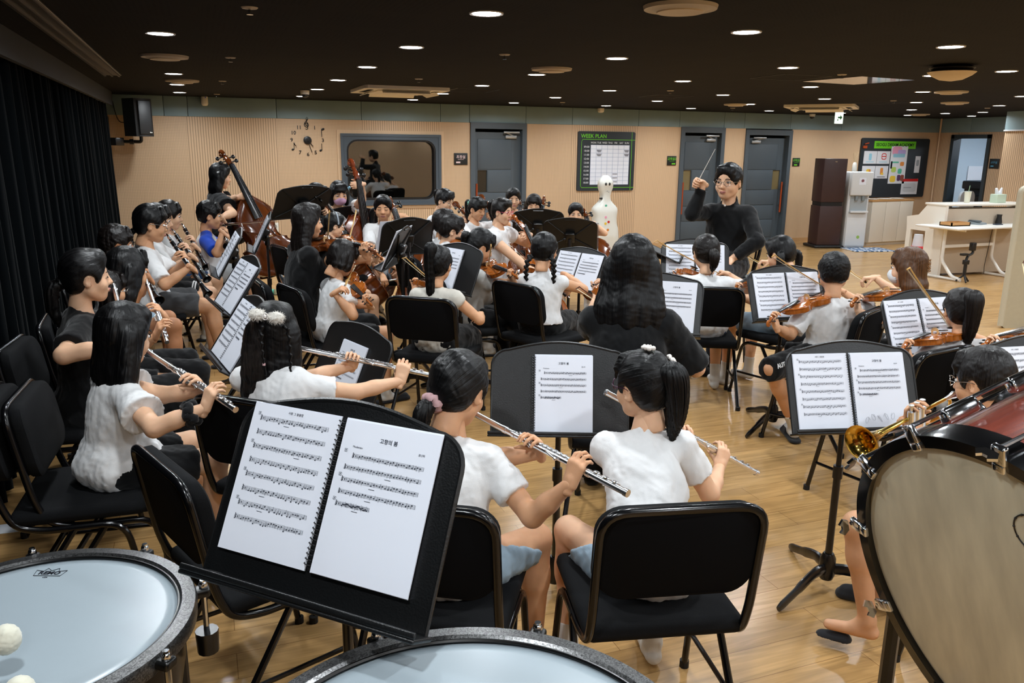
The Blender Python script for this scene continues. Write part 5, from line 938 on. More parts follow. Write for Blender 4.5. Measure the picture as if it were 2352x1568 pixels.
        def shirt(name, kind, c, hem=-.075, gg=g, slv=True, lab=None, seed=0):
            fd = Fd(lo-B, hi-B, vb*.9); torso(fd, gg, sk)
            fd.ell(b(hip-UP*.005), A_([.137*w, .112, .09])*u+gg*1.1, Rt, .04)
            if slv:
                for sd in 'LR':
                    S, E, W = arm[sd][:3]; e = nrm(E-S); L = np.linalg.norm(E-S)
                    if kind in ('tee', 'raglan'): fd.cap(b(S-e*.01), b(E+e*.02), .051*u, .064*u, .02, cut=[(b(S+e*L*sl), e)])
                    elif kind == 'flutter': fd.cap(b(S-e*.01), b(E), .050*u, .100*u, .015, cut=[(b(S+e*L*.58), e)])
                    elif kind == 'puff': fd.ell(b(S+e*.035*u), (.068*u, .068*u, .062*u), None, .02); 
                    elif kind == 'cap': fd.cap(b(S-e*.01), b(E), .049*u, .06*u, .02, cut=[(b(S+e*L*.22), e)])
                    elif kind == 'long':
                        fd.cap(b(S-e*.01), b(E), .052*u, .046*u, .02); e2 = nrm(W-E); fd.cap(b(E), b(W+e2*.02), .046*u, .033*u, .015, cut=[(b(W-e2*.03*u), e2)])
                    elif kind == 'threequarter': e2 = nrm(W-E); fd.cap(b(S-e*.01), b(E), .055*u, .054*u, .02); fd.cap(b(E), b(W), .054*u, .05*u, .015, cut=[(b(E+e2*.03*u), e2)])
            if kind == 'collar' or s.key == 'conductor': fd.cap(b(N-UP*.02*u), b(N+UP*.03*u), .058*u, .052*u, .01)
            (fd.cap(b(hip+R*.05*u), b(hip+R*.05*u+F*.09*u), .098*u, k=.03), fd.cap(b(hip-R*.05*u), b(hip-R*.05*u+F*.09*u), .098*u, k=.03)) if hem < -.1 else None; fd.half(b(hip+UP*hem*u), (0, 0, -1)); nk = N+UP*(.042 if kind == 'collar' or s.key == 'conductor' else .026)*u; fd.cap(b(nk+F*.022*u), b(nk+UP*.25*u+F*.05*u), .047*u if kind != 'flutter' else .060*u, k=.012, sub=True)
            P, Q = fd.net(1); nn = normals(P, Q); am = .0055 if near else .006; dz = (P[:, 2]-(hip[2]))/max(Sc[2]-hip[2], .1)
            d = am*wob(P*A_([1, 1, .55]), 6.5, seed+hash_(s.key))+am*.45*np.abs(wob(P*A_([1, 1, .7]), 15, seed+5+hash_(s.key)))-am*.3; P = P+nn*(d*(1.25-.5*np.clip(dz, 0, 1)))[:, None]
            mm = M(); mm.add(P, Q); q = obj(name, mm, CL[c] if isinstance(c, str) else c, o, smooth=180); 
            if lab: q['label'] = lab
            return q
        if top == 'raglan':
            shirt('shirt', 'none', topc, slv=False); fd = Fd(lo-B, hi-B, vb*.9); mm = M()
            for sd in 'LR':
                fd = Fd(lo-B, hi-B, vb*.9); S, E, W = arm[sd][:3]; e = nrm(E-S); L = np.linalg.norm(E-S); fd.cap(b(S-e*.01), b(E+e*.02), .054*u, .064*u, .02, cut=[(b(S+e*L*.8), e)]); fd.cap(b(S), b(N-UP*.0*u), .053*u, .048*u, .02); P, Q = fd.net(1); mm = M(); mm.add(P, Q); obj('sleeve', mm, CL['raglan'], o, smooth=180, label='bright blue raglan sleeve')
        elif top == 'dress': shirt('dress', extra.get('sleeve', 'tee') if extra else 'tee', topc, -.2, g*1.2)
        elif top: shirt('shirt', top, topc, topcut if topcut is not None else -.075)
        # lower garment
        if bottom:
            fd = Fd(lo-B, hi-B, vb); fd.ell(b(hip-UP*.005), A_([.134*w, .108, .088])*u+.008, Rt, .02)
            for sd in 'LR':
                hj, kn, an = leg[sd]; e = nrm(kn-hj); L = np.linalg.norm(kn-hj)
                if bottom == 'shorts': fd.cap(b(hj), b(kn+e*.03), .082*u, .072*u, .02, cut=[(b(hj+e*L*shortlen), e)])
                elif bottom == 'shortshort': fd.cap(b(hj), b(kn+e*.03), .083*u, .076*u, .02, cut=[(b(hj+e*L*.52), e)])
                elif bottom == 'pants': fd.cap(b(hj), b(kn), .081*u, .062*u, .02); fd.cap(b(kn), b(an), .062*u, .055*u, .02, cut=[(b(an+UP*.0), (0, 0, -1))])
                elif bottom == 'wide': fd.cap(b(hj), b(kn), .083*u, .072*u, .02); fd.cap(b(kn), b(an), .07*u, .085*u, .02, cut=[(b(an-UP*.02), (0, 0, -1))])
                elif bottom == 'skirt': fd.cap(b(hj), b(kn), .088*u, .085*u, .06, cut=[(b(hj+e*L*.86), e)]); fd.cap(b(hj+e*L*.4), b(kn-UP*.12*u), .085*u, .09*u, .06, cut=[(b(hj+e*L*.95), e)])
            fd.half(b(hip+ax*.07*u), ax)
            P, Q = fd.net(1); nn = normals(P, Q); P = P+nn*(.005*wob(P, 8, 3+hash_(s.key)))[:, None]; mm = M(); mm.add(P, Q); s.low = obj({'shorts': 'shorts', 'shortshort': 'shorts', 'pants': 'trousers', 'wide': 'trousers', 'skirt': 'skirt'}[bottom], mm, CL[botc], o, smooth=180)
        # feet
        if feet:
            for sd in 'LR':
                hj, kn, an = leg[sd]; a = b(an)
                if feet in ('sock', 'sock_slipper', 'sock_bare'):
                    fd = Fd(a-A_([.2, .2, .09]), a+A_([.2, .2, .18]), .006); e = nrm(kn-an); fd.cap(a, a+e*.3, .0345*u, .043*u, .01, cut=[(a+e*.11*u, e)]); fd.cap(a-UP*.04-F*.02*u, a-UP*.047+F*.135*u, .031*u, .024*u, .012); fd.cap(a, a-UP*.035+F*.03, .034*u, .031*u, .015); P, Q = fd.net(1); mm = M(); mm.add(P, Q); obj('sock', mm, SOCK, o, smooth=180)
                if feet in ('slipper', 'sock_slipper'):
                    fd = Fd(a-A_([.24, .24, .1]), a+A_([.24, .24, .06]), .006); z0 = -a[2]; c = a.copy(); c[2] = 0
                    fd.cap(c-F*.045*u+UP*.010, c+F*.15*u+UP*.010, .036*u, .040*u, .01); fd.half(c+UP*.022, UP); fd.cap(c+F*.075*u+UP*.03, c+F*.145*u+UP*.02, .034*u, .034*u, .012); fd.half(c+UP*.004, -UP); P, Q = fd.net(1); mm = M(); mm.add(P, Q); obj('slipper', mm, SLIP, o, smooth=180)
                if feet == 'shoe':
                    fd = Fd(a-A_([.24, .24, .1]), a+A_([.24, .24, .08]), .006); c = a.copy(); c[2] = 0; fd.cap(c-F*.03*u+UP*.035, c+F*.13*u+UP*.028, .035*u, .034*u, .01); fd.cap(c+UP*.03, c+UP*.07, .034*u, .03*u, .02); fd.half(c+UP*.002, -UP); P, Q = fd.net(1); mm = M(); mm.add(P, Q); obj('shoe', mm, CL['black'], o, smooth=180)
        # hair, glasses, mask
        TH = mat4(s.Rh[:, 0]*hs*1.07, s.Rh[:, 1]*hs, s.Rh[:, 2]*hs, s.H-B)
        if hair: do_hair(s, o, TH, near, HAIR[hairc], **hair)
        if glasses:
            mm = M()
            for q in (-1, 1): tube(mm, [(q*.031+.022*math.cos(a), .102-.012*abs(math.cos(a)+q*.2), .000+.019*math.sin(a)) for a in np.linspace(0, 2*PI, 20, endpoint=False)], .0017, 6, closed=True); tube(mm, smoothpath([(q*.053, .092, .004), (q*.074, .06, .004), (q*.079, .0, .002), (q*.076, -.018, -.012)], 4), .0016, 5)
            tube(mm, smoothpath([(-.010, .103, .004), (0, .106, .007), (.010, .103, .004)], 3), .0015, 5); v = M(); v.join(mm, None, TH); obj('glasses', v, glasses, o)
        if mask:
            fd = Fd((-.1, -.02, -.13), (.1, .13, .03), .005); fd.ell((0, .035, -.052), (.062, .072, .052), k=0); fd.cap((0, .09, -.028), (0, .096, -.04), .016, k=.02); fd.half((0, .045, 0), (0, -1, 0)); P, Q = fd.net(1); mm = M(); mm.add(P, Q)
            for q in (-1, 1):
                for z in (-.015, -.075): tube(mm, [(q*.056, .05, z*.9), (q*.078, -.01, -.015 if z > -.05 else -.03)], .0015, 5)
            v = M(); v.join(mm, None, TH); obj('face_mask', v, mask, o, smooth=180)
        if not s.stand and not nochair:
            cf = YAW+math.radians(chairface) if chairface is not None else math.atan2(F[0], F[1]); c = hip-F*.03*u+A_([math.sin(cf), math.cos(cf), 0])*.03; s.ch = chair(c[0], c[1], cf, 'black padded chair under the '+s.tag, chs)
        s.TH = TH; s.arm = arm; s.leg = leg; return s
    def part(s, name, m, mt, label=None, smooth=35): return obj(name, m, mt, s.o, smooth=smooth, label=label)
def hash_(k): return sum(ord(c)*(i+3) for i, c in enumerate(k)) % 997
def do_hair(s, o, TH, near, hm, style='bob', length=.3, bangs=True, tie=None, ears=True, tuft=.003, tails=None, part=0., braid=False, spread=1., flat=0., locks=0, cap=1., tielabel=None, tiemat=None, half=False, fringe=1.):
    VH = .0040 if near else (.0052 if s.D < 5.6 else .007); hs = s.hs; Ri = s.Rh.T; tol = lambda p: Ri@(A_(p)-s.H)/hs
    g = Ri@(-UP); bk = Ri@(-s.F); lf = Ri@(-s.R)
    chains = []                                            # (points, radii) in head space
    base = A_([0, -.075, -.02])
    if style == 'long':
        n = 5
        for x in np.linspace(-1, 1, n):
            p0 = A_([x*.062, -.055+.03*abs(x), .01]); L = length/hs; lat = -lf*x
            mid = p0+g*.09+lat*.010+bk*.015; dn = p0+g*L*.6+lat*.020*spread+bk*(.030+flat); e = p0+g*(L*(1-.05*abs(x)))+lat*.018*spread+bk*(.02+flat)
            chains.append((smoothpath([p0, mid, dn, e], 5), np.concatenate([np.linspace(.036, .040, 8), np.linspace(.040, .016, 8)])))
        for q in (-1, 1): chains.append((smoothpath([A_([q*.068, .012, .02]), A_([q*.074, .008, -.05]), A_([q*.072, -.01, -.09])+g*.02, A_([q*.07, -.02, -.09])+g*L*.35], 4), np.concatenate([np.linspace(.018, .020, 7), np.linspace(.02, .008, 6)])))
    if style == 'bob':
        for q in (-1, 1):
            for y in (.02, -.02, -.055): chains.append((smoothpath([A_([q*.066*(1 if y > -.05 else .7), y, .02]), A_([q*.074*(1 if y > -.05 else .7), y, -.04])+g*.01, A_([q*.07*(1 if y > -.05 else .65), y, -.06])+g*(length/hs)], 4), np.linspace(.024, .02, 9)))
    tl = []
    if tails:
        for tt in tails:
            p0 = A_(tt['at']); L = tt['len']/hs; out = nrm(p0-A_([0, -.01, .02])); r = tt.get('r', .028); sw = tt.get('sway', 0.)
            d1 = p0+out*.035+g*.01; d2 = p0+out*.045+g*L*.45+A_([sw*.5, 0, 0])*L; d3 = p0+out*.02+g*L+A_([sw, 0, 0])*L
            pts = smoothpath([p0-out*.01, d1, d2, d3], 6); rad = np.interp(np.linspace(0, 1, len(pts)), [0, .12, .4, .8, 1], [r*.55, r*.85, r, r*.72, r*.16]); tl.append((pts, rad, tt))
    allp = np.concatenate([c[0] for c in chains]+[t_[0] for t_ in tl]+[A_([[-.1, -.125, -.12], [.1, .12, .145]])]); fd = Fd(allp.min(0)-.05, allp.max(0)+.05, VH)
    c = cap; fd.ell((0, -.012, .034), (.081*c, .099*c, .093*c), k=0); fd.ell((0, -.045, -.02), (.070, .054, .062 if style != 'crew' else .05), k=.03)
    for q in (-1, 1): fd.ell((q*.066, .012, .012), (.016, .036, .045), k=.02)
    for p, r in chains:
        for i in range(len(p)-1): fd.cap(p[i], p[i+1], r[i], r[i+1], .012)
    fd.ell((0, .105, -.062), (.071 if style in ('long', 'bob') else .074, .082, .108), k=.018, sub=True)
    if ears and style not in ('long', 'bob'):
        for q in (-1, 1): fd.ell((q*.086, .008, -.022), (.034, .026, .036), k=.012, sub=True)
    if style in ('short', 'crew'): fd.ell((0, -.09, -.115), (.09, .10, .058), k=.015, sub=True)
    if bangs:
        for i, x in enumerate(np.linspace(-.058, .058, 9)):
            q = .012*math.sin(i*2.3+hash_(s.key)); fd.cap((x*.75, .052, .100), (x*.98, .081-5.5*x*x, .060), .013, .011, .01); fd.cap((x*.98, .081-5.5*x*x, .060), (x*1.06+part*.02, .0875-6.5*x*x, .030*fringe+q*.7+(1-fringe)*.03), .010, .003, .006)
    else: fd.ell((0, .050, .085), (.055, .03, .032), k=.03).ell((0, .120, .010), (.062, .056, .064), k=.016, sub=True)
    P, Q = fd.net(1); nn = normals(P, Q)
    tie_ = A_(tails[0]['at']) if tails and len(tails) == 1 else (A_(tie) if tie is not None else A_([0, -.03, .12])); ax = nrm(tie_-A_([0, -.01, .02])); x1, y1 = frame_of(ax); rel = P-A_([0, -.01, .02]); low = P[:, 2] < (-.07 if style == 'long' else -9)
    ua = np.arctan2(rel@x1, rel@y1); vv = np.arccos(np.clip((rel@ax)/np.maximum(np.linalg.norm(rel, axis=1), 1e-6), -1, 1))*.1
    if style in ('long', 'bob'): az = np.arctan2(P[:, 0], -P[:, 1]-.0+.0); ua = np.where(P[:, 2] < .06, az, ua); vv = np.where(P[:, 2] < .06, -P[:, 2], vv)
    gr = sum(np.sin(ua*f+ph+5*vv)*a for f, ph, a in ((23, .3, .25), (47, 1.1, .3), (79, 2., .3), (113, .7, .25)))
    if style == 'short': d = .0014*gr+tuft*.55*wob(P, 11, hash_(s.key))+tuft*.3*wob(P, 26, 9)
    elif style == 'crew': d = tuft*(wob(P, 22 if style == 'short' else 40, hash_(s.key))+.6*wob(P, 45, 9))
    else: d = .0012*gr+.002*wob(P, 9, hash_(s.key))
    P = P+nn*d[:, None]; uv = np.stack([ua/6.283+.0, vv], 1); m = M(); m.add(P, Q, 0, uv); hm_o = None
    R_ = np.random.RandomState(hash_(s.key)+1)
    def lock(p, r, n, amp=1., tip=1.06):
        for _ in range(n):
            a = R_.rand()*6.283; q = R_.uniform(.80, 1.06); st = R_.randint(0, max(1, len(p)//3)); pp = []; a2 = a+R_.randn()*.5
            for i in range(st, len(p)):
                t_ = i/(len(p)-1); d = nrm(p[min(i+1, len(p)-1)]-p[max(i-1, 0)]); x, y = frame_of(d, (0, 1, .1)); aa = a+(a2-a)*t_; pp.append(p[i]+(x*math.cos(aa)+y*math.sin(aa))*r[i]*q)
            e = pp[-1]-pp[-2]; pp.append(pp[-1]+e*R_.uniform(.3, 2.2)*tip+A_(R_.randn(3))*.006); k = len(pp); mm = M(); tube(mm, pp, np.concatenate([np.linspace(.0012, .0030, k//2), np.linspace(.0030, .0006, k-k//2)]), 5, caps=False); v = mm.verts(); m.add(v, [list(f) for f in mm.L[0].reshape(-1, 4)], 0, np.stack([np.full(len(v), R_.rand()), -v[:, 2]], 1))
    if style == 'long':
        for p, r in chains[:5]: lock(p, r, (26 if near else 8))
        for p, r in chains[5:]: lock(p, r, (8 if near else 3))
    for p, r, tt in tl:
        t2 = Fd(p.min(0)-.06, p.max(0)+.06, VH)
        if tt.get('braid'):
            L = np.concatenate([[0], np.cumsum(np.linalg.norm(np.diff(p, axis=0), axis=1))]); nb = max(5, int(L[-1]/.020)); e = .82
            for i in range(nb):
                t_ = i/nb*e; c = A_([np.interp(t_*L[-1], L, p[:, k]) for k in range(3)]); dd = nrm(A_([np.interp(min(t_+.05, 1)*L[-1], L, p[:, k]) for k in range(3)])-c); x, y = frame_of(dd, bk); rr = tt['r']*(1-.35*t_); sg = 1 if i % 2 else -1; t2.cap(c+x*rr*.55*sg-dd*.008, c-x*rr*.15*sg+dd*.014, rr*.62, rr*.45, .004)
            c = A_([np.interp(e*L[-1], L, p[:, k]) for k in range(3)]); t2.cap(c, p[-1], tt['r']*.35, tt['r']*.6, .004)
            P, Q = t2.net(1); m.add(P, Q, 0, np.stack([P[:, 0]*3, -P[:, 2]], 1))
            mm = M(); tube(mm, [c-A_([0, 0, .004]), c+A_([0, 0, .006])], tt['r']*.45, 8); v = M(); v.join(mm, None, TH); obj('hair_tie', v, tt.get('tmat', BLK), o)
        else:
            for i in range(len(p)-1): t2.cap(p[i], p[i+1], r[i], r[i+1], .008)
            P, Q = t2.net(1); x, y = frame_of(nrm(p[-1]-p[0]), (0, 1, .1)); c = p.mean(0); ang = np.arctan2((P-c)@x, (P-c)@y); nn = normals(P, Q); P = P+nn*(.0016*sum(np.sin(ang*f+ph) for f, ph in ((9, .2), (17, 1.), (29, 2.))))[:, None]; m.add(P, Q, 0, np.stack([ang/6.283, -P[:, 2]], 1)); lock(p, r, 40 if near else 10, tip=1.6)
            tm = tt.get('tmat')
            if tm is not None:
                mm = M(); d = nrm(p[2]-p[0]); x, y = frame_of(d); kr = tt.get('tr', .006); tube(mm, [p[1]+(x*math.cos(a)+y*math.sin(a))*(r[1]+kr*.5)+d*.004*math.sin(a*7)*(kr > .007) for a in np.linspace(0, 2*PI, 28, endpoint=False)], [kr*(1+.22*math.sin(k*2.4)*(kr > .007)) for k in range(28)], 8, closed=True); v = M(); v.join(mm, None, TH); obj('hair_tie', v, tm, o, smooth=180, label=tt.get('tlab'))
    v = M(); v.join(m, None, TH); obj('hair', v, hm, o, smooth=180, uv=True)
# ------------------------------------------------------------------ playing poses
def play_flute(P, end, label, L=.60, far=False, a=.27, b=.45, rp=None):
    p0 = P.mouth+P.hf*.016*P.hs-UP*.006; p1 = meet(p0, end, L, far); t = nrm(p1-p0); top = nrm(UP*.8+P.hf*.25); flute(p0, p1, top, label)
    P.grip('R', p0+t*b+top*.004, t, UP*.75+P.hf*.25, P.hf*.9-UP*.35, 'flute', rp if rp is not None else -UP*1.+P.R*.5-P.F*.2); P.grip('L', p0+t*a, t, UP*.8-P.hf*.45, -P.hf*.8-UP*.3, 'flute', -UP*1.+P.F*.4-P.R*.2)
def play_clar(P, end, label, L=.62, far=False):
    p0 = P.mouth+P.hf*.01; p1 = meet(p0, end, L, far); t = nrm(p1-p0); clarinet(p0, p1, UP*.7+P.hf*.7, label)
    P.grip('L', p0+t*L*.36+P.hf*.006, t, P.R*.9+UP*.25, -P.hf, 'clar', -UP-P.R*.7); P.grip('R', p0+t*L*.62+P.hf*.006, t, -P.R*.9+UP*.25, -P.hf, 'clar', -UP+P.R*.7)
def do_bow(P, Bp, Lb, tip, frogpx, label, light=False, side=None):
    best = None
    for L1 in np.linspace(.06, Lb-.03, 60):
        for far in (False, True):
            tp = meet(Bp, tip, L1, far); d = (tp-Bp)/L1; fr = Bp-d*(Lb-L1); e = np.linalg.norm(pix(fr)-A_(frogpx))+(60 if fr[2] < .35 else 0)+60*max(0, np.linalg.norm(fr-P.S['R'])-(P.ua+P.fa+.06))
            e += (80 if depth(tp) < P.D+.02 else 0)+(80 if depth(fr) < P.D+.12 else 0) if P.F@CW > .3 else 0
            if best is None or e < best[0]: best = (e, fr, tp)
    _, fr, tp = best; t = nrm(tp-fr); sd = nrm(UP-t*(t@UP)); sgn = 1 if (side is None or (sd@side) > 0) else -1; bow(fr, tp, sd*sgn, label, light); rd = nrm(fr-P.S['R'])
    P.grip('R', fr+t*.02+sd*.012, t, rd*.9-UP*.25, -UP*.9+rd*.1, 'bow', -UP*.7+P.R*.8); return best[0]
def bow_from(P, loc, tip, label, light=True, Lb=.60, far=True, pole=None):
    fr = P.lp(*loc); tp = meet(fr, tip, Lb, far); t = nrm(tp-fr); sd = nrm(UP-t*(t@UP)); bow(fr, tp, sd, label, light); rd = nrm(fr-P.S['R']); P.grip('R', fr+t*.02+sd*.012, t, rd*.9-UP*.25, -UP*.9+rd*.1, 'bow', pole if pole is not None else -UP*.7+P.R*.8)
def play_violin(P, scroll, label, bowl=None, L=.53, far=False, roll=.35, tip=None, frog=None, vm=None, light=True, Lb=.60):
    p0 = P.H-UP*.150*P.hs-P.Rh[:, 0]*.045*P.hs+P.hf*.015; p1 = meet(p0, scroll, L, far); x = nrm(p1-p0); sidev = np.cross(x, UP); top = nrm(UP*math.cos(roll)+sidev*math.sin(roll)); T = basis(p0, p1, top); k = L/.595; fiddle('violin', T, L, label, vm or VARN); rv = T[:3, 1]
    c = p0+x*L*.80-top*.012; P.grip('L', c+top*.012, x, top*.95+T[:3, 1]*-.2, T[:3, 1], 'neck', -UP+x*.2+P.F*.2)
    Bp = p0+x*.185*k+T[:3, 2]*.058*k
    if tip: do_bow(P, Bp, Lb, tip, frog, bowl, light)
def play_cello(P, scroll, label, bowl=None, dD=-.05, vm=None, base=(.0, .52, .22), tip=None, frog=None, lh=.80, topdir=None, Lb=.62, light=False):
    p1 = at(scroll, P.D+dD); p0 = P.B+P.R*base[0]+P.F*base[1]*P.u+UP*base[2]; L = np.linalg.norm(p1-p0); x = nrm(p1-p0); T = basis(p0, p1, topdir if topdir is not None else P.F*1.+UP*.3); fiddle('cello', T, L, label, vm or VARD); k = L/1.2
    c = p0+x*L*lh+T[:3, 2]*.04*k; P.grip('L', c, x, P.R*.9+UP*.1, -P.F, 'neck', -UP*.5-P.R*.9)
    Bp = p0+x*.31*k+T[:3, 2]*.19*k
    if tip: do_bow(P, Bp, Lb, tip, frog, bowl, light, side=None)
    else:
        d = nrm(-P.R*.95-P.F*.1+UP*.12); fr = Bp-d*.30; bow(fr, fr+d*Lb, T[:3, 2], bowl or 'x') if bowl else None; P.grip('R', fr, d, P.F*.7-UP*.5-P.R*.2, -UP*.8-P.F*.3, 'bow', -UP*.5+P.R*.8)
SCR = mat('scrunchie_pink', '#c9a2a4', .8); MINT = mat('scrunchie_mint', '#8fcab6', .8); PEARL = mat('pearl', '#e8e2dc', .2, coat=.5); FUR = mat('white_fur', '#e2ddd4', .95, sheen=.5)
PINKF = mat('pink_frame', '#d8486b', .3); WIRE = mat('wire_frame', '#a9a39c', .25, .9); DARKF = mat('dark_frame', '#1b181a', .3); PLUMF = mat('plum_frame', '#4b2440', .3, .4)
MASKW = mat('mask_white', '#dfe3e6', .8); MASKP = mat('mask_pink', '#d3a9cb', .8)
# ------------------------------------------------------------------ flute players in front
P = Person('pearls', 'girl with pearl hair ties', 'girl with pearl hair ties and white tee playing flute, seen from behind', (1478, 885), 160, -8, hyaw=-30, hpitch=-6, skin=0, lean=.33, lat=-.06)
play_flute(P, (1738, 1086), 'silver flute of the girl with pearl hair ties', L=.62, far=True)
P.build(topc='white', bottom='shorts', botc='denim', hair=dict(style='pony', tails=[dict(at=(.012, -.085, .045), len=.235, r=.040, sway=.10, tmat=BLK, tr=.007)], bangs=True), feet='sock', glasses=PLUMF, legs={'L': dict(k=.10, b=.05)}, footb=.05)
def pearls_on(P, centers):
    for c in centers:
        m = M(); rr = random.Random(3)
        for k in range(9): a = k*2.4; q = .0042*math.sqrt(k+.5)*1.5; x, y = frame_of(nrm(A_(c))); p = A_(c)+x*q*math.cos(a)+y*q*math.sin(a)+nrm(A_(c))*.003; sphere(m, p, .0042+.0022*(k % 3), 0, 8)
        v = M(); v.join(m, None, P.TH); P.part('pearl_hair_tie', v, PEARL, 'hair tie of small white pearls', 180)
pearls_on(P, [(-.005, -.03, .132), (.066, -.06, .085)])
P = Person('scrunchie', 'girl with the pink scrunchie', 'girl with low ponytail and pale pink scrunchie playing flute in white tee', (1052, 893), 172, 22, hyaw=5, hpitch=-22, skin=1, lean=.22, lat=.05)
play_flute(P, (1440, 1132), 'silver flute of the girl with the pink scrunchie', L=.62)
P.build(topc='white', bottom='shorts', botc='denim', hair=dict(style='pony', tails=[dict(at=(-.030, -.088, -.058), len=.14, r=.024, tmat=SCR, tr=.013, tlab='pale pink fabric scrunchie')], bangs=False, ears=True), feet='slipper', knees=.10, chairface=10)
P = Person('bow', 'girl with the white fur bow', 'girl with white fur bow and braids in long black hair playing flute', (630, 760), 133, 20, hyaw=-22, hpitch=-8, skin=0, lean=.10, lat=.12)
play_flute(P, (992, 862), 'silver flute of the girl with the white fur bow', L=.62, a=.29, b=.50)
P.build(topc='white', bottom='pants', botc='black', hair=dict(style='long', length=.56, bangs=False, tails=[dict(at=(-.01, -.105, .03), len=.19, r=.013, braid=True, tmat=SCR), dict(at=(.055, -.085, .02), len=.30, r=.010, braid=True, tmat=LIL_)]), feet='slipper')
m = M(); f = Fd((-.08, -.16, .02), (.08, -.07, .12), .0035)
for q in (-1, 1): f.ell((q*.034, -.112, .068-q*.006), (.030, .020, .022), k=.01)
p_, q_ = f.net(1); n_ = normals(p_, q_); p_ = p_+n_*(.0025*wob(p_, 60, 4))[:, None]; m.add(p_, q_); rr = np.random.RandomState(2)
for i in rr.choice(len(p_), 500): d = nrm(n_[i]+rr.randn(3)*.5); tube(m, [p_[i], p_[i]+d*.006, p_[i]+d*.010+A_([0, 0, -.002])], [.0006, .0005, .0001], 3, caps=False)
v = M(); v.join(m, None, P.TH); fb = P.part('fur_bow', v, FUR, 'fluffy white fur bow with a pearl centre', 180); m = M(); sphere(m, (0, -.134, .068), (.006, .005, .0085), 0, 8); tube(m, [(.010*math.cos(a), -.131, .068+.013*math.sin(a)) for a in np.linspace(0, 2*PI, 20, endpoint=False)], .0022, 6, closed=True); v = M(); v.join(m, None, P.TH); obj('pearl_centre', v, PEARL, fb)
P = Person('flutter', 'girl with the black wrist scrunchie', 'girl with long straight black hair and white flutter sleeves playing flute', (284, 768), 145, 48, hyaw=-14, hpitch=-14, skin=0, lean=.09)
play_flute(P, (540, 940), 'silver flute of the girl with the black wrist scrunchie', L=.60, a=.33, b=.46, rp=-UP*1.-P.F*1.3+P.R*.3)
P.build(top='flutter', topc='white', bottom='shorts', botc='black', topcut=-.13, hair=dict(style='long', length=.31, bangs=False, ears=False), feet='slipper', knees=.05, chairface=72)
m = M(); S_, E_, W_r = P.arm['R'][:3]; d = nrm(E_-W_r); x, y = frame_of(d); c = W_r+d*.05-P.B; tube(m, [c+(x*math.cos(a)+y*math.sin(a))*.030+d*.010*math.sin(a*5) for a in np.linspace(0, 2*PI, 40, endpoint=False)], [.017*(1+.25*math.sin(k*1.9)) for k in range(40)], 8, closed=True); P.part('wrist_scrunchie', m, CL['black'], 'black fabric scrunchie on the wrist', 180)
P = Person('adult', 'woman in black beside the curtain', 'woman in black top with low black ponytail playing flute beside the curtain', (198, 634), 122, 58, adult=True, hyaw=-2, hpitch=-3, skin=0, lean=.05)
play_flute(P, (300, 800), 'silver flute of the woman in black beside the curtain', L=.60, rp=-P.F*1.6-UP*.35)
P.build(topc='black', bottom='wide', botc='black', hair=dict(style='pony', tails=[dict(at=(-.01, -.10, -.03), len=.20, r=.026, tmat=BLK, tr=.008)], bangs=False), feet='shoe', sl=.75, eyes='down', chairface=74)
P = Person('longtwo', 'long haired girl behind the flutter sleeves', 'girl with long black hair and white blouse playing flute in the second row', (292, 622), 108, 58, hyaw=-22, hpitch=-10, skin=1, lean=.08)
play_flute(P, (383, 785), 'silver flute pointing down in front of the second long haired girl', L=.58)
P.build(top='puff', topc='white', bottom='pants', botc='black', hair=dict(style='long', length=.27, bangs=True, ears=False), feet='slipper')
P = Person('hidden', 'girl glimpsed past the woman flautist', 'girl with dark hair glimpsed behind the face of the woman flautist', (258, 664), 82, 66, skin=1, hyaw=0, hpitch=-8, D=4.15)
play_flute(P, (300, 760), 'silver flute held by the girl behind the woman flautist', L=.5)
P.build(topc='white', bottom='shorts', botc='black', hair=dict(style='bob', length=.06, bangs=True), hairc='dark', feet='slipper', glasses=WIRE)
P = Person('darkboy', 'boy with tousled hair by the curtain', 'boy with tousled dark hair half hidden beside the black curtain', (268, 560), 86, 60, hpitch=-8, skin=2)
play_clar(P, (365, 690), 'dark clarinet of the boy with tousled hair', L=.5)
P.build(topc='white', bottom='shorts', botc='denim', hair=dict(style='short', tuft=.006, bangs=True), hairc='dark', feet='sock_slipper')
# ------------------------------------------------------------------ clarinets
P = Person('clarone', 'girl with clear glasses', 'girl with clear glasses and grey shorts playing the nearest clarinet', (346, 513), 86, 64, hyaw=0, hpitch=-10, skin=1, lean=.04)
play_clar(P, (478, 676), 'black clarinet of the girl with clear glasses')
P.build(topc='white', bottom='shorts', botc='greyshort', sl=.85, hair=dict(style='pony', tails=[dict(at=(-.02, -.085, -.05), len=.08, r=.018, tmat=BLK)], bangs=True), feet='slipper', glasses=WIRE, legs={'L': dict(b=-.02), 'R': dict(b=-.05)})
P = Person('clartwo', 'child in striped black shorts', 'child in white tee and black shorts with white stripes playing second clarinet', (362, 505), 74, 64, hyaw=2, hpitch=-8, skin=0, D=6.6, lean=.04)
play_clar(P, (476, 642), 'black clarinet of the child in striped black shorts')
P.build(topc='white', bottom='shorts', botc='black', sl=.8, hair=dict(style='short', bangs=True), feet='sock_slipper', knees=.09)
hj, kn, an = P.leg['R']
for k, off in enumerate((.84-.11, .84-.16)): 
    e = nrm(kn-hj); L_ = np.linalg.norm(kn-hj); x, y = frame_of(e); c = hj+e*L_*off-P.B; m = M(); tube(m, [c+(x*math.cos(a)+y*math.sin(a))*.0795*P.u for a in np.linspace(0, 2*PI, 28, endpoint=False)], .006, 5, closed=True); obj('white_stripe', m, CL['white'], P.low, label='white stripe on the shorts hem')
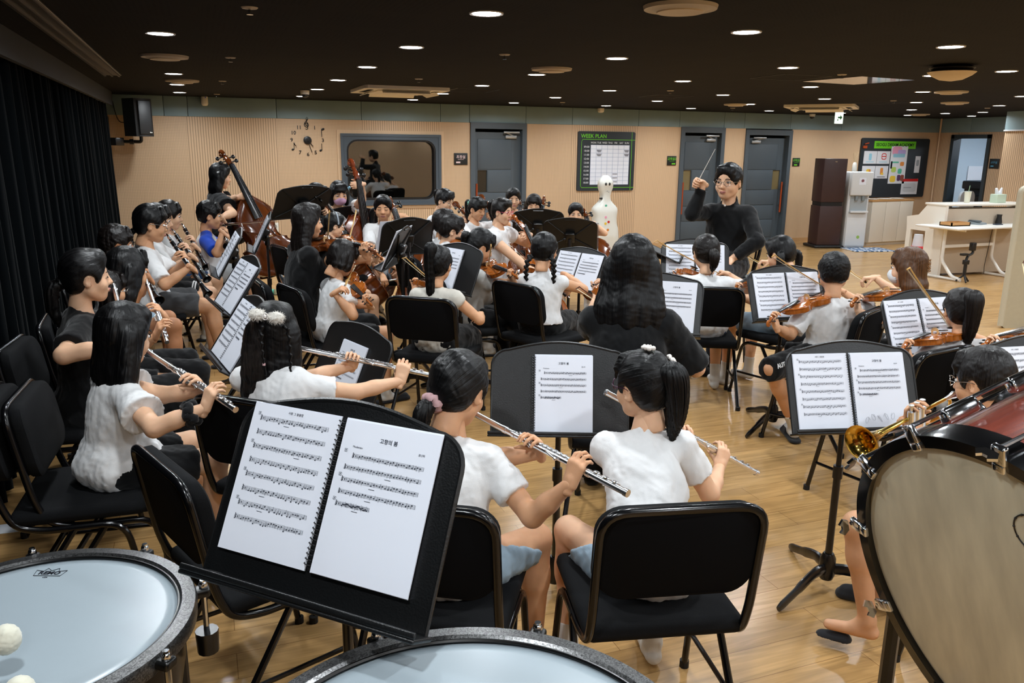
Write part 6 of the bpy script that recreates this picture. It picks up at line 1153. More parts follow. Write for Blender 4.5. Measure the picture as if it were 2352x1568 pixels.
P = Person('clarthree', 'girl with the third clarinet', 'girl with dark fringe playing the farthest clarinet of three', (389, 494), 66, 66, hyaw=2, hpitch=-10, skin=0, D=7.2, lean=.03)
play_clar(P, (474, 614), 'black clarinet of the girl with dark fringe, farthest of three')
P.build(topc='white', bottom='shorts', botc='blue', sl=.8, hair=dict(style='pony', tails=[dict(at=(0, -.1, .02), len=.07, r=.02, tmat=BLK)], bangs=True), feet='sock_slipper', hairc='dark')
P = Person('raglan', 'boy in the blue sleeved shirt', 'boy in white shirt with bright blue sleeves playing clarinet', (482, 494), 64, 70, hyaw=2, hpitch=-6, skin=1, wid=1.12, lean=.03)
play_clar(P, (522, 565), 'short clarinet of the boy in the blue sleeved shirt', L=.5)
P.build(top='raglan', topc='white', bottom='shorts', botc='lightgrey', hair=dict(style='short', tuft=.005, bangs=True, fringe=.5), feet='sock_slipper')
m = M()
for k in range(8): a = k*PI/4; tube(m, [(0, .012*math.cos(a), .012*math.sin(a)), (0, .026*math.cos(a), .026*math.sin(a))], .003, 4)
sphere(m, (0, 0, 0), .012); T = mat4(P.F, P.R, UP, P.hip+(P.Sc-P.hip)*.8+P.F*.105*P.u-P.B+P.R*.03); v = M(); v.join(m, None, T); P.part('chest_print', v, ORG_, 'small orange print on the chest')
# ------------------------------------------------------------------ double bass player and the strings at the left
P = Person('bassist', 'woman in black at the double bass', 'woman with long black hair in black dress standing at the double bass', (506, 404), 56, 60, adult=True, hpitch=-12, hroll=-4, skin=0, D=7.9, stand=True, lean=.02)
p1 = at((505, 343), 7.75); p0 = at((641, 628), 7.95); x_ = nrm(p1-p0); Lb_ = np.linalg.norm(p1-p0); T = basis(p0, p1, reldir(150)*.95+UP*.15+reldir(90)*.3); fiddle('double_bass', T, Lb_, 'large double bass leaning on the standing woman in black', VARD)
m = M(); tube(m, [p0, A_([*(p0-x_*.05)[:2], 0.004])], .010, 8); tag(obj('bass_stand_pin', m, CHROME), 'long steel pin holding the double bass off the floor', 'pin')
P.grip('L', p0+x_*Lb_*.62+T[:3, 2]*.06, x_, reldir(40), -reldir(150), 'neck', -UP*.3-P.R); tp = at((708, 500), 7.55); fr = at((512, 517), 7.5); bow(fr, tp, UP, 'bow drawn by the standing woman across the double bass'); P.grip('R', fr+UP*.01, nrm(tp-fr), P.F*.8-UP*.3, -UP, 'bow', P.R-UP*.4)
P.build(top='dress', topc='black', bottom='skirt', botc='black', hair=dict(style='long', length=.30, bangs=False, ears=False), feet='shoe', extra=dict(sleeve='flutter'), eyes='down')
P = Person('shortbob', 'woman with a short black bob', 'woman with short black bob beside a tilted stand, playing cello', (727, 452), 60, 54, adult=True, hyaw=4, hpitch=-14, skin=0, D=7.2)
play_cello(P, (703, 436), 'cello with brown scroll beside the black bob', dD=-.25, base=(.05, .5, .25), bowl='bow of the woman with a short black bob')
P.build(topc='black', bottom='pants', botc='black', hair=dict(style='bob', length=.045, bangs=True), feet='shoe')
P = Person('mask', 'girl in the pink mask', 'girl in pink face mask with blue hair bow holding a bass', (778, 444), 55, 140, hyaw=10, hpitch=-18, skin=0, D=7.9)
p1 = at((805, 362), 7.55); p0 = P.B+P.F*.42+P.R*-.10+UP*.18; x_ = nrm(p1-p0); L_ = np.linalg.norm(p1-p0); T = basis(p0, p1, P.F+UP*.2); fiddle('double_bass', T, L_, 'small double bass held by the girl in the pink mask', VARR); P.grip('L', at((815, 425), 7.55), x_, P.R*.9, -P.F, 'neck', P.R*-1-UP*.3)
P.build(topc='white', bottom='shorts', botc='black', hair=dict(style='bob', length=.04, bangs=True), feet='sock_slipper', mask=MASKP)
m = M(); bp = A_([.088, -.005, .05])
for q in (-1, 1): sphere(m, bp+A_([.006, q*.016, q*.012]), (.008, .020, .014), 0, 8)
sphere(m, bp+A_([.01, 0, 0]), .007); tube(m, [bp, bp+A_([.008, -.01, -.035])], [.006, .009], 6); v = M(); v.join(m, None, mat4(-P.TH[:3, 0], P.TH[:3, 1], P.TH[:3, 2], P.TH[:3, 3])); P.part('hair_bow', v, mat('bow_sky', '#93c3d8', .7), 'pale blue hair bow')
P = Person('violist', 'long haired woman with the viola', 'woman with long wavy black hair in black dress playing viola', (706, 508), 80, 62, adult=True, hyaw=0, hpitch=-6, skin=1, lean=.06, D=5.35)
play_violin(P, (872, 575), 'brown viola of the long haired woman in black', bowl='upright bow of the long haired woman in black', L=.60, tip=(757, 488), frog=(785, 600), vm=VARD)
P.build(topc='black', bottom='wide', botc='black', hair=dict(style='long', length=.36, bangs=False, ears=False, spread=1.6, locks=1), hairc='dark', feet='shoe', sl=.8)
P = Person('headband', 'girl with the grey headband', 'girl with grey headband and glasses playing violin behind the viola', (768, 517), 54, 66, hyaw=2, hpitch=-12, skin=0, D=6.4)
play_violin(P, (884, 592), 'orange brown violin of the girl with the grey headband', bowl='pale bow of the girl with the grey headband', L=.56, tip=(818, 486), frog=(806, 560))
P.build(topc='white', bottom='shorts', botc='black', hair=dict(style='pony', tails=[dict(at=(0, -.09, -.03), len=.2, r=.022, tmat=BLK)], bangs=False), feet='sock_slipper', glasses=WIRE)
m = M(); tube(m, [(.091*math.cos(a), .022-.03*abs(math.sin(a)), .03+.100*math.sin(a)) for a in np.linspace(-.1, PI+.1, 24)], .008, 8, flat=.5); v = M(); v.join(m, None, P.TH); P.part('headband', v, mat('headband_grey', '#8d949c', .5), 'grey headband')
P = Person('boyviolin', 'boy with a bowl cut', 'boy with black bowl cut and white tee playing violin, head bowed', (787, 592), 80, 54, hyaw=2, hpitch=-26, skin=1, lean=.10)
play_violin(P, (855, 700), 'violin of the boy with a bowl cut', bowl='slanted bow of the boy with a bowl cut', L=.50, tip=(817, 607), frog=(866, 712), roll=.6, Lb=.5)
P.build(topc='white', bottom='shorts', botc='black', hair=dict(style='bob', length=.0, bangs=True), feet='sock_slipper', hairc='dark')
# ------------------------------------------------------------------ cellists at the back
def cellist(key, tag_, lab, head, hp, face, scroll, clab, blab, hair, D=None, top='tee', glasses=None, hyaw=0, hpitch=-10, skin=0, vm=None, base=(0, .5, .22), tip=None, frog=None, hairc='black', bottom='shorts', botc='black', lh=.80, dD=.06, feet='sock_slipper', topc='white', eyes='down'):
    P = Person(key, tag_, lab, head, hp, face, D=D, hyaw=hyaw, hpitch=hpitch, skin=skin); play_cello(P, scroll, clab, blab, vm=vm, base=base, tip=tip, frog=frog, lh=lh, dD=dD); P.build(top=top, topc=topc, bottom=bottom, botc=botc, hair=hair, hairc=hairc, glasses=glasses, feet=feet, eyes=eyes); return P
PT = lambda **k: dict(dict(at=(0, -.09, .04), len=.16, r=.024, tmat=BLK), **k)
P = cellist('pigtails', 'round faced girl with pigtails', 'round faced girl with low pigtails and white tee playing cello', (880, 477), 56, 168, (894, 451), 'cello of the round faced girl with pigtails', 'bow of the round faced girl with pigtails', dict(style='pony', tails=[PT(at=(-.075, -.05, -.03), len=.22), PT(at=(.075, -.05, -.03), len=.22)], bangs=False), skin=1, hyaw=6, D=7.6, bottom='shortshort', botc='denim', base=(-.34, .45, .2))
P = cellist('wallgirl', 'thin bespectacled girl under the window', 'girl with glasses and high ponytail playing cello under the studio window', (1021, 460), 51, 118, (1046, 462), 'small cello of the bespectacled girl under the window', 'bow of the bespectacled girl under the window', dict(style='pony', tails=[PT(at=(0, -.09, .05), len=.15)], bangs=True), glasses=WIRE, hpitch=-18, D=8.0, bottom='shorts', botc='denim', base=(-.1, .5, .2), dD=-.12)
P = cellist('mint', 'girl with the mint scrunchie', 'girl with mint scrunchie and dark ponytail playing cello', (1096, 479), 51, 128, (1104, 446), 'cello of the girl with the mint scrunchie', 'bow of the girl with the mint scrunchie', dict(style='pony', tails=[PT(at=(.01, -.1, .03), len=.2, tmat=MINT, tr=.016, tlab='mint green ruffled scrunchie')], bangs=True), skin=1, hpitch=-18, D=7.4)
P = cellist('pink', 'girl with pink glasses', 'girl with pink glasses and wavy ponytail playing cello', (1153, 485), 58, 118, (1177, 492), 'cello of the girl with pink glasses', 'bow of the girl with pink glasses', dict(style='pony', tails=[PT(at=(-.01, -.095, .05), len=.15, r=.03, tmat=RED)], bangs=False), glasses=PINKF, top='puff', hpitch=-8, hairc='dark', D=6.5, bottom='pants', tip=(1170, 560), frog=(1208, 562), base=(-.12, .5, .24), dD=.1, eyes='open', vm=VARN)
P = cellist('backcello', 'girl peering over a black stand', 'girl with centre parting peering at the back beside the first grey door', (1179, 456), 46, 172, (1193, 450), 'cello of the girl peering beside the grey door', 'bow of the girl peering beside the grey door', dict(style='pony', tails=[PT(at=(0, -.09, -.04), len=.12)], bangs=False), D=9.2, eyes='open')
P = cellist('fringe', 'girl with brown fringe', 'girl with long brown fringed hair looking down behind a black stand', (1226, 470), 47, 182, (1250, 450), 'cello standing beside the girl with brown fringe', 'bow of the girl with brown fringe', dict(style='long', length=.2, bangs=True, ears=False), hairc='dark', D=8.9, hpitch=-14)
P = cellist('standgirl', 'girl half hidden behind the yellowish stand', 'girl with tied back hair looking over a stand before the white case', (1322, 490), 47, 180, (1340, 478), 'cello right of the girl before the white case', 'bow lying out beside the white cello case', dict(style='pony', tails=[PT(at=(0, -.09, -.02), len=.12)], bangs=False), D=8.6, base=(-.28, .62, .2), tip=(1280, 562), frog=(1405, 568), eyes='open')
# ------------------------------------------------------------------ middle violins
P = Person('boyglasses', 'boy with dark glasses', 'boy with dark glasses and white sleeveless top playing violin', (1038, 528), 70, 72, hyaw=8, hpitch=-12, skin=0)
play_violin(P, (1120, 600), 'violin hidden in front of the boy with dark glasses', bowl='bow of the boy with dark glasses', L=.5, tip=(975, 552), frog=(1085, 620))
P.build(top='cap', topc='white', bottom='shorts', botc='black', hair=dict(style='short', tuft=.003, bangs=True), hairc='dark', feet='sock_slipper', glasses=DARKF)
P = Person('ponyhid', 'girl hidden behind the boy with dark glasses', 'girl whose brown ponytail shows left of the boy with dark glasses', (1020, 512), 62, 60, hyaw=0, skin=1, D=6.6)
play_violin(P, (1100, 560), 'violin of the girl hidden behind the boy with dark glasses', L=.5)
P.build(topc='white', bottom='shorts', botc='black', hair=dict(style='pony', tails=[PT(at=(-.02, -.09, -.02), len=.17, r=.03, tmat=ORANGE)], bangs=False), hairc='dark', feet='sock_slipper')
P = Person('greypony', 'girl in the grey white long sleeves', 'girl with dark ponytail and pale long sleeved shirt playing violin', (1103, 565), 77, 68, hyaw=4, hpitch=-26, skin=1, lean=.10)
play_violin(P, (1192, 634), 'violin of the girl in pale long sleeves', bowl='bow of the girl in pale long sleeves', L=.53, tip=(1128, 566), frog=(1172, 642), roll=.5)
P.build(top='threequarter', topc='grey', bottom='pants', botc='black', hair=dict(style='pony', tails=[PT(at=(-.01, -.095, .03), len=.17, r=.026)], bangs=True), feet='slipper')
P = Person('lace', 'girl in the lace top', 'girl in white lace top with a long sleek ponytail playing violin', (1006, 607), 84, 16, hyaw=-4, hpitch=-6, skin=1, lean=.03)
play_violin(P, (946, 648), 'violin pointing left of the girl in the lace top', bowl='bow of the girl in the lace top', L=.46, far=True, tip=(922, 590), frog=(1120, 712), Lb=.62)
P.build(top='cap', topc='cream', bottom='skirt', botc='black', hair=dict(style='pony', tails=[PT(at=(-.015, -.075, .085), len=.44, r=.034, tmat=SILV)], bangs=False), feet='slipper')
P = Person('braids', 'girl with two braids', 'girl with two black braids and white collared shirt playing violin', (1250, 575), 80, 14, hyaw=2, hpitch=-12, skin=1, lean=.07)
play_violin(P, (1190, 655), 'violin half hidden before the girl with two braids', L=.5, far=True); bow_from(P, (.16, .28, .26), (1200, 640), 'bow hidden before the girl with two braids', pole=P.R*1.2-UP*.7)
P.build(top='collar', topc='white', bottom='wide', botc='black', topcut=.01, chairface=46, hair=dict(style='pony', tie=(0, 0, .13), tails=[dict(at=(-.060, -.065, -.045), len=.22, r=.021, braid=True, sway=-.05), dict(at=(.060, -.065, -.045), len=.22, r=.021, braid=True, sway=.02)], bangs=False), feet='slipper', sl=.9)
P = Person('bigblack', 'woman with long hair in black', 'woman with long straight black hair and black top, back to the camera', (1453, 612), 140, 12, adult=True, hyaw=2, hpitch=-10, skin=0, lean=.10, D=3.65)
play_violin(P, (1368, 655), 'violin scroll showing left of the long haired woman in black', L=.56, far=True)
fr_ = P.lp(.16, .32, .16); td_ = nrm(-P.R*.75+P.F*.35+UP*.35); bow(fr_, fr_+td_*.62, UP, 'bow of the long haired woman in black at the centre'); P.grip('R', fr_+UP*.01, td_, P.F*.7-UP*.4-P.R*.2, -UP, 'bow', P.R*.75-UP*1.)
P.build(topc='black', bottom='wide', botc='black', hair=dict(style='long', length=.43, bangs=False, ears=False, spread=1.6, flat=.02), feet='shoe', sl=.95, topcut=-.12)
# ------------------------------------------------------------------ violins at the right
P = Person('lowpony', 'girl with the mint hair elastic', 'girl with short ponytail and mint elastic in puffed white blouse playing violin', (1622, 580), 80, 6, hyaw=-8, hpitch=-10, skin=0, lean=.06, wid=1.12)
play_violin(P, (1548, 628), 'violin of the girl with the mint hair elastic', L=.5, far=True); bow_from(P, (.16, .27, .29), (1506, 556), 'bow of the girl with the mint hair elastic', far=False, pole=P.R*1.3-UP*.7)
P.build(top='tee', topc='white', bottom='shortshort', botc='blue', hair=dict(style='pony', tails=[PT(at=(.012, -.098, .0), len=.13, r=.030, tmat=MINT, tr=.006)], bangs=False), feet='sock', hairc='dark', footb=.10)
P = Person('twin', 'girl with twin tails', 'girl with two black tails bowing her head over a violin', (1793, 582), 78, -36, hyaw=-4, hpitch=-20, skin=0, D=5.6)
play_violin(P, (1676, 668), 'violin of the girl with twin tails', L=.58); bow_from(P, (.12, .3, .36), (1718, 590), 'bow of the girl with twin tails')
P.build(topc='white', bottom='shorts', botc='denim', hair=dict(style='pony', tie=(0, 0, .13), tails=[PT(at=(-.072, -.05, -.01), len=.26, r=.024), PT(at=(.072, -.05, -.01), len=.26, r=.024)], bangs=False), feet='sock', footb=-.02)
P = Person('crew', 'boy with the crew cut', 'boy with black crew cut and white tee playing violin', (1915, 625), 92, 4, hyaw=10, hpitch=-6, skin=1, lean=.02)
play_violin(P, (1752, 742), 'violin of the boy with the crew cut', L=.56, roll=.15); bow_from(P, (.10, .27, .31), (1776, 590), 'pale bow rising over the music of the crew cut boy', far=False, pole=P.R*1.2-UP*.6)
P.build(topc='white', bottom='shorts', botc='black', shortlen=1.1, sl=.85, hair=dict(style='crew', tuft=.0022, bangs=False, cap=.97), feet='sock_slipper', legs={'L': dict(knee=at((1774, 846), P.D-.12), ankle=onz((1824, 978), .09)), 'R': dict(knee=at((1815, 812), P.D+.2), ankle=onz((1862, 955), .09))}, chairface=-48)
hj, kn, an = P.leg['L']; e_ = nrm(kn-hj); nv_ = nrm(CAM-kn); nv_ = nrm(nv_-e_*(nv_@e_)); m = M(); text(m, 'AUTHENTIC', .036, mat4(-e_, np.cross(nv_, -e_), nv_, kn-e_*.055+nv_*.074*P.u-P.B), bold=.03, depth_=.001); obj('leg_lettering', m, CL['white'], P.low, smooth=None, label='white capital lettering on the shorts')
P = Person('brownmask', 'girl in the white mask', 'girl in white mask with half dyed brown hair and claw clip playing violin', (2086, 615), 92, -40, hyaw=-10, hpitch=-4, skin=0, lean=.04)
play_violin(P, (1946, 694), 'violin of the girl in the white mask', L=.56, roll=.15); bow_from(P, (.16, .36, .34), (1953, 625), 'bow of the girl in the white mask')
P.build(topc='white', bottom='shorts', botc='black', sl=.85, hair=dict(style='long', length=.21, bangs=True, ears=True), hairc='brown', feet='sock_slipper', mask=MASKW)
m = M(); c = A_([.015, -.106, .02])
for q in (-1, 1):
    for k in range(3): tube(m, [c+A_([q*.014+.012*math.cos(a), -.006*abs(math.sin(a)), -.03+.024*k+.012*math.sin(a)]) for a in np.linspace(0, 2*PI, 14, endpoint=False)], .0022, 6, closed=True)
v = M(); v.join(m, None, P.TH); P.part('claw_clip', v, mat('clip_gold', '#b08c68', .2, .8), 'shiny chain claw clip')
P = Person('ponyright', 'girl with the full ponytail at right', 'girl with a full dark ponytail in pale tee playing violin at the right', (2208, 712), 98, 2, hyaw=10, hpitch=-6, skin=1, lean=.05)
play_violin(P, (2062, 800), 'violin of the girl with the full ponytail', L=.53, roll=.2); bow_from(P, (.10, .27, .30), (2086, 620), 'upright bow of the girl with the full ponytail', far=False, pole=P.R*1.2-UP*.6)
P.build(topc='white', bottom='shorts', botc='black', sl=.8, hair=dict(style='pony', tails=[PT(at=(.015, -.085, .065), len=.26, r=.042, tmat=BLK)], bangs=False), hairc='dark', feet='sock_slipper')
P = Person('outside', 'violinist cut off by the right edge', 'violinist in white tee mostly beyond the right edge of the picture', (2452, 690), 110, -60, skin=0, hyaw=-4)
play_violin(P, (2240, 792), 'violin entering from the right edge of the picture', bowl='upright dark bow at the right edge of the picture', L=.56, tip=(2350, 605), frog=(2330, 790), roll=.2, light=False)
P.build(topc='white', bottom='shorts', botc='black', hair=dict(style='bob', length=.03, bangs=True), feet='sock_slipper')
# ------------------------------------------------------------------ trumpet boy behind the bass drum
P = Person('trumpet', 'boy with the trumpet', 'boy with short dark hair and glasses playing trumpet behind the bass drum', (2258, 872), 150, -62, hyaw=26, hpitch=-12, skin=1, lean=.10)
p0 = P.mouth+P.hf*.012; p1 = meet(p0, (1978, 1018), .50); t_ = nrm(p1-p0); T = basis(p0, p1, UP); t = thing('trumpet', 'brass trumpet aimed left from behind the bass drum', 'trumpet', T=T); TX = mat4((0, 1, 0), (0, 0, 1), (1, 0, 0), (0, 0, 0)); L = np.linalg.norm(p1-p0)
m = M(); lathe(m, [(.006, .18), (.0075, L-.20), (.011, L-.11), (.020, L-.05), (.034, L-.018), (.058, L), (.060, L), (.055, L-.003), (.03, L-.025), (.012, L-.09)], 28, 0, TX, caps=False); obj('bell', m, BRASS, t, smooth=60)
m = M(); tube(m, [(0, 0, .0), (.2, 0, 0)], .0058, 12); tube(m, roundpath([(.2, 0, 0), (L-.06, 0, -.0), (L-.06, 0, -.055), (.16, 0, -.055)], .03), .0058, 10); tube(m, roundpath([(.18, 0, 0), (.02, 0, 0), (.02, -.0, -.055), (.2, 0, -.055)], .03), .0058, 10); obj('tubing', m, BRASS, t)
m = M(); lathe(m, [(.010, -.008), (.0135, 0), (.009, .02), (.005, .06)], 16, 0, TX); obj('mouthpiece', m, SILV, t)
for k in range(3): m = M(); tube(m, [(.20+.03*k, .012, -.09), (.20+.03*k, .012, .03)], .012, 14); tube(m, [(.20+.03*k, .012, .03), (.20+.03*k, .012, .05)], .004, 8); tube(m, [(.20+.03*k, .012, .05), (.20+.03*k, .012, .053)], .009, 10); obj('valve', m, SILV, t)
P.grip('R', p0+t_*.23+UP*.02, t_, -P.R*.5+P.hf*.2+UP*.3, -UP*.3-P.R*.9, 'clar', P.R-UP*.5); P.grip('L', p0+t_*.24-UP*.03, t_, UP*.5+P.R*.8, P.R*.6-UP*.2+P.hf*.1, 'flute', -P.R*.7-UP)
P.build(topc='white', bottom='shorts', botc='teal', hair=dict(style='short', tuft=.0022, bangs=True, fringe=.6), hairc='dark', feet='slipper', glasses=WIRE, legs={'L': dict(knee=at((1968, 1205), 2.72), ankle=onz((1992, 1425), .13))})
# ------------------------------------------------------------------ conductor on a tall stool chair
P = Person('conductor', 'conductor', 'conductor in black shirt and round glasses raising a baton', (1673, 417), 80, 220, adult=True, hyaw=-2, hpitch=-4, skin=0, D=6.4, seat=.70, lean=.03)
W = at((1600, 436), 6.3); tip = at((1648, 346), 6.12); P.grip('R', W+UP*.05, nrm(tip-W), -P.R*.1+P.F*.5+UP*.85, P.R*-.75+P.F*.4, 'baton', P.R*.35-UP*1.3, off=.07); P.grip('L', P.lp(-.13, .24, .03), P.R, P.F-UP*.3, -UP, 'rest', -P.R-UP*.2)
P.build(top='long', topc='black', bottom='pants', botc='navy', hair=dict(style='short', tuft=.005, bangs=False, cap=1.02), feet='shoe', glasses=WIRE, nochair=True, topcut=-.11)
bd = nrm(tip-W); m = M(); tube(m, [W+UP*.05-bd*.02, W+UP*.05+bd*(np.linalg.norm(tip-W-UP*.05))], [.0032, .0018], 8); b_ = obj('baton', m, mat('baton_white', '#e6e4dc', .4)); tag(b_, 'thin white baton raised in the conductor\'s right hand', 'baton'); m = M(); sphere(m, W+UP*.05-bd*.02, (.011, .011, .016), 0, 8); obj('cork_handle', m, mat('cork', '#b98d5e', .7), b_)
cp = P.N+P.F*.062*P.u/1.2-P.B+UP*.012; mm = M(); sphere(mm, cp+P.F*.012-UP*.012, .009); P.part('collar_button', mm, PEARL, 'white collar button')
cf = reldir(262); c = P.hip-cf*.02; t = thing('stool_chair', 'tall black stool chair with looped back under the conductor', 'chair', loc=(c[0], c[1], 0), rz=-math.atan2(cf[0], cf[1])); sz = .70; m = M(); lathe(m, [(.0, sz-.045), (.19, sz-.04), (.205, sz-.02), (.19, sz), (.0, sz+.006)], 32, caps=False); obj('seat', m, BLKM, t)
m = M(); tube(m, roundpath([(-.17, -.13, sz-.03), (-.185, -.19, sz+.2), (-.14, -.22, sz+.36), (.14, -.22, sz+.36), (.185, -.19, sz+.2), (.17, -.13, sz-.03)], .09), .013, 10); tube(m, roundpath([(-.07, -.18, sz-.02), (-.09, -.205, sz+.2), (-.05, -.215, sz+.28), (.05, -.215, sz+.28), (.09, -.205, sz+.2), (.07, -.18, sz-.02)], .05), .009, 8); obj('looped_back', m, TUBEM, t)
for a in (.7, 2.44, 3.84, 5.58): m = M(); tube(m, [(.15*math.cos(a), .15*math.sin(a), sz-.03), (.22*math.cos(a), .22*math.sin(a), 0)], .012, 8); obj('leg', m, TUBEM, t)
m = M(); tube(m, [(.195*math.cos(a), .195*math.sin(a), .25) for a in np.linspace(0, 2*PI, 28, endpoint=False)], .007, 6, closed=True); obj('foot_ring', m, TUBEM, t)
# ------------------------------------------------------------------ stands with their books
SB = 'open spiral music book on the '
S = stand((762, 1146), 1.50, 205, 'large music stand nearest the camera, left of centre', tilt=27, w=.50, h=.37); book(S, 'open spiral music book on the stand nearest the camera', off=-.012, seed=1, near=True, lift=.045)
S = stand((1286, 892), 2.95, 181, 'music stand between the two front flute girls', tilt=20); book(S, 'single spiral music sheet on the stand between the front flute girls', two=False, off=.012, seed=2, near=True)
S = stand((1958, 886), 3.0, 173, 'music stand with two pages left of the bass drum', tilt=24); book(S, 'open spiral music book with pencil scribbles left of the bass drum', off=-.01, seed=3, scrib=True, near=True)
S = stand((800, 845), 3.8, 232, 'music stand behind the long flute of the fur bow girl', tilt=24, w=.62, h=.43); book(S, 'single spiral music sheet behind the long flute', two=False, off=.0, sc=1.15, seed=4, near=True)
S = stand((552, 757), 3.65, 240, 'music stand left of the fur bow, facing the curtain', tilt=34); book(S, 'open music book on the stand left of the fur bow', off=0, seed=5)
S = stand((548, 648), 4.5, 240, 'music stand between clarinets and the bowl cut boy', tilt=34); book(S, 'open music book between the clarinets and the bowl cut boy', off=0, seed=6)
S = stand((527, 575), 5.4, 248, 'music stand in front of the nearest clarinet', tilt=30); book(S, 'music book seen edge on in front of the nearest clarinet', off=0, seed=7)
S = stand((603, 530), 6.6, 252, 'music stand standing edge on before the double bass', tilt=26); book(S, 'music book seen edge on before the double bass', off=0, seed=8)
S = stand((695, 463), 6.9, 318, 'tilted music stand left of the short black bob', tilt=34); book(S, 'music book behind the stand left of the short black bob', off=0, seed=9)
S = stand((812, 509), 8.0, 352, 'music stand turned away beside the pink masked girl', tilt=24, w=.47)
S = stand((933, 542), 6.3, 326, 'music stand turned away below the pigtailed cellist', tilt=22, w=.43, h=.32); book(S, 'music book behind the stand below the pigtailed cellist', off=.02, seed=11)
S = stand((914, 566), 5.6, 276, 'music stand seen edge on behind the bowl cut boy', tilt=24, w=.42, h=.31); book(S, 'music book seen edge on behind the bowl cut boy', off=0, seed=12)
S = stand((1047, 613), 5.5, 230, 'music stand in front of the girl in the lace top', tilt=22); book(S, 'single music sheet in front of the girl in the lace top', two=False, off=-.06, seed=13, spiral_left=False)
S = stand((1236, 515), 8.0, 2, 'music stand turned away before the brown fringed girl', tilt=22)
S = stand((1310, 537), 7.6, 8, 'music stand turned away before the white cello case', tilt=24); book(S, 'music sheet edge left of the stand before the white cello case', two=False, off=-.15, seed=15)
S = stand((1325, 617), 6.0, 226, 'music stand right of the girl with two braids', tilt=26); book(S, 'open music book right of the girl with two braids', off=0, seed=16)
S = stand((1596, 598), 6.1, 185, 'music stand between the conductor and the mint elastic girl', tilt=24); book(S, 'open music book in front of the mint elastic girl', off=0, seed=17)
S = stand((1502, 696), 4.3, 197, 'music stand right of the long haired woman in black', tilt=24); book(S, 'open music book right of the long haired woman in black', off=0, seed=18)
S = stand((1808, 672), 4.85, 166, 'music stand in front of the crew cut boy', tilt=24); book(S, 'open music book in front of the crew cut boy', off=0, seed=19)
S = stand((2122, 740), 4.1, 160, 'music stand in front of the full ponytail girl', tilt=24); book(S, 'open music book in front of the full ponytail girl', off=-.02, seed=20)
S = stand((2392, 862), 3.3, 168, 'music stand cut off by the right edge of the picture', tilt=24); book(S, 'open music book cut off by the right edge', off=0, seed=21)
S = stand((1507, 572), 6.3, 95, 'flat topped music stand beside the conductor', tilt=66)
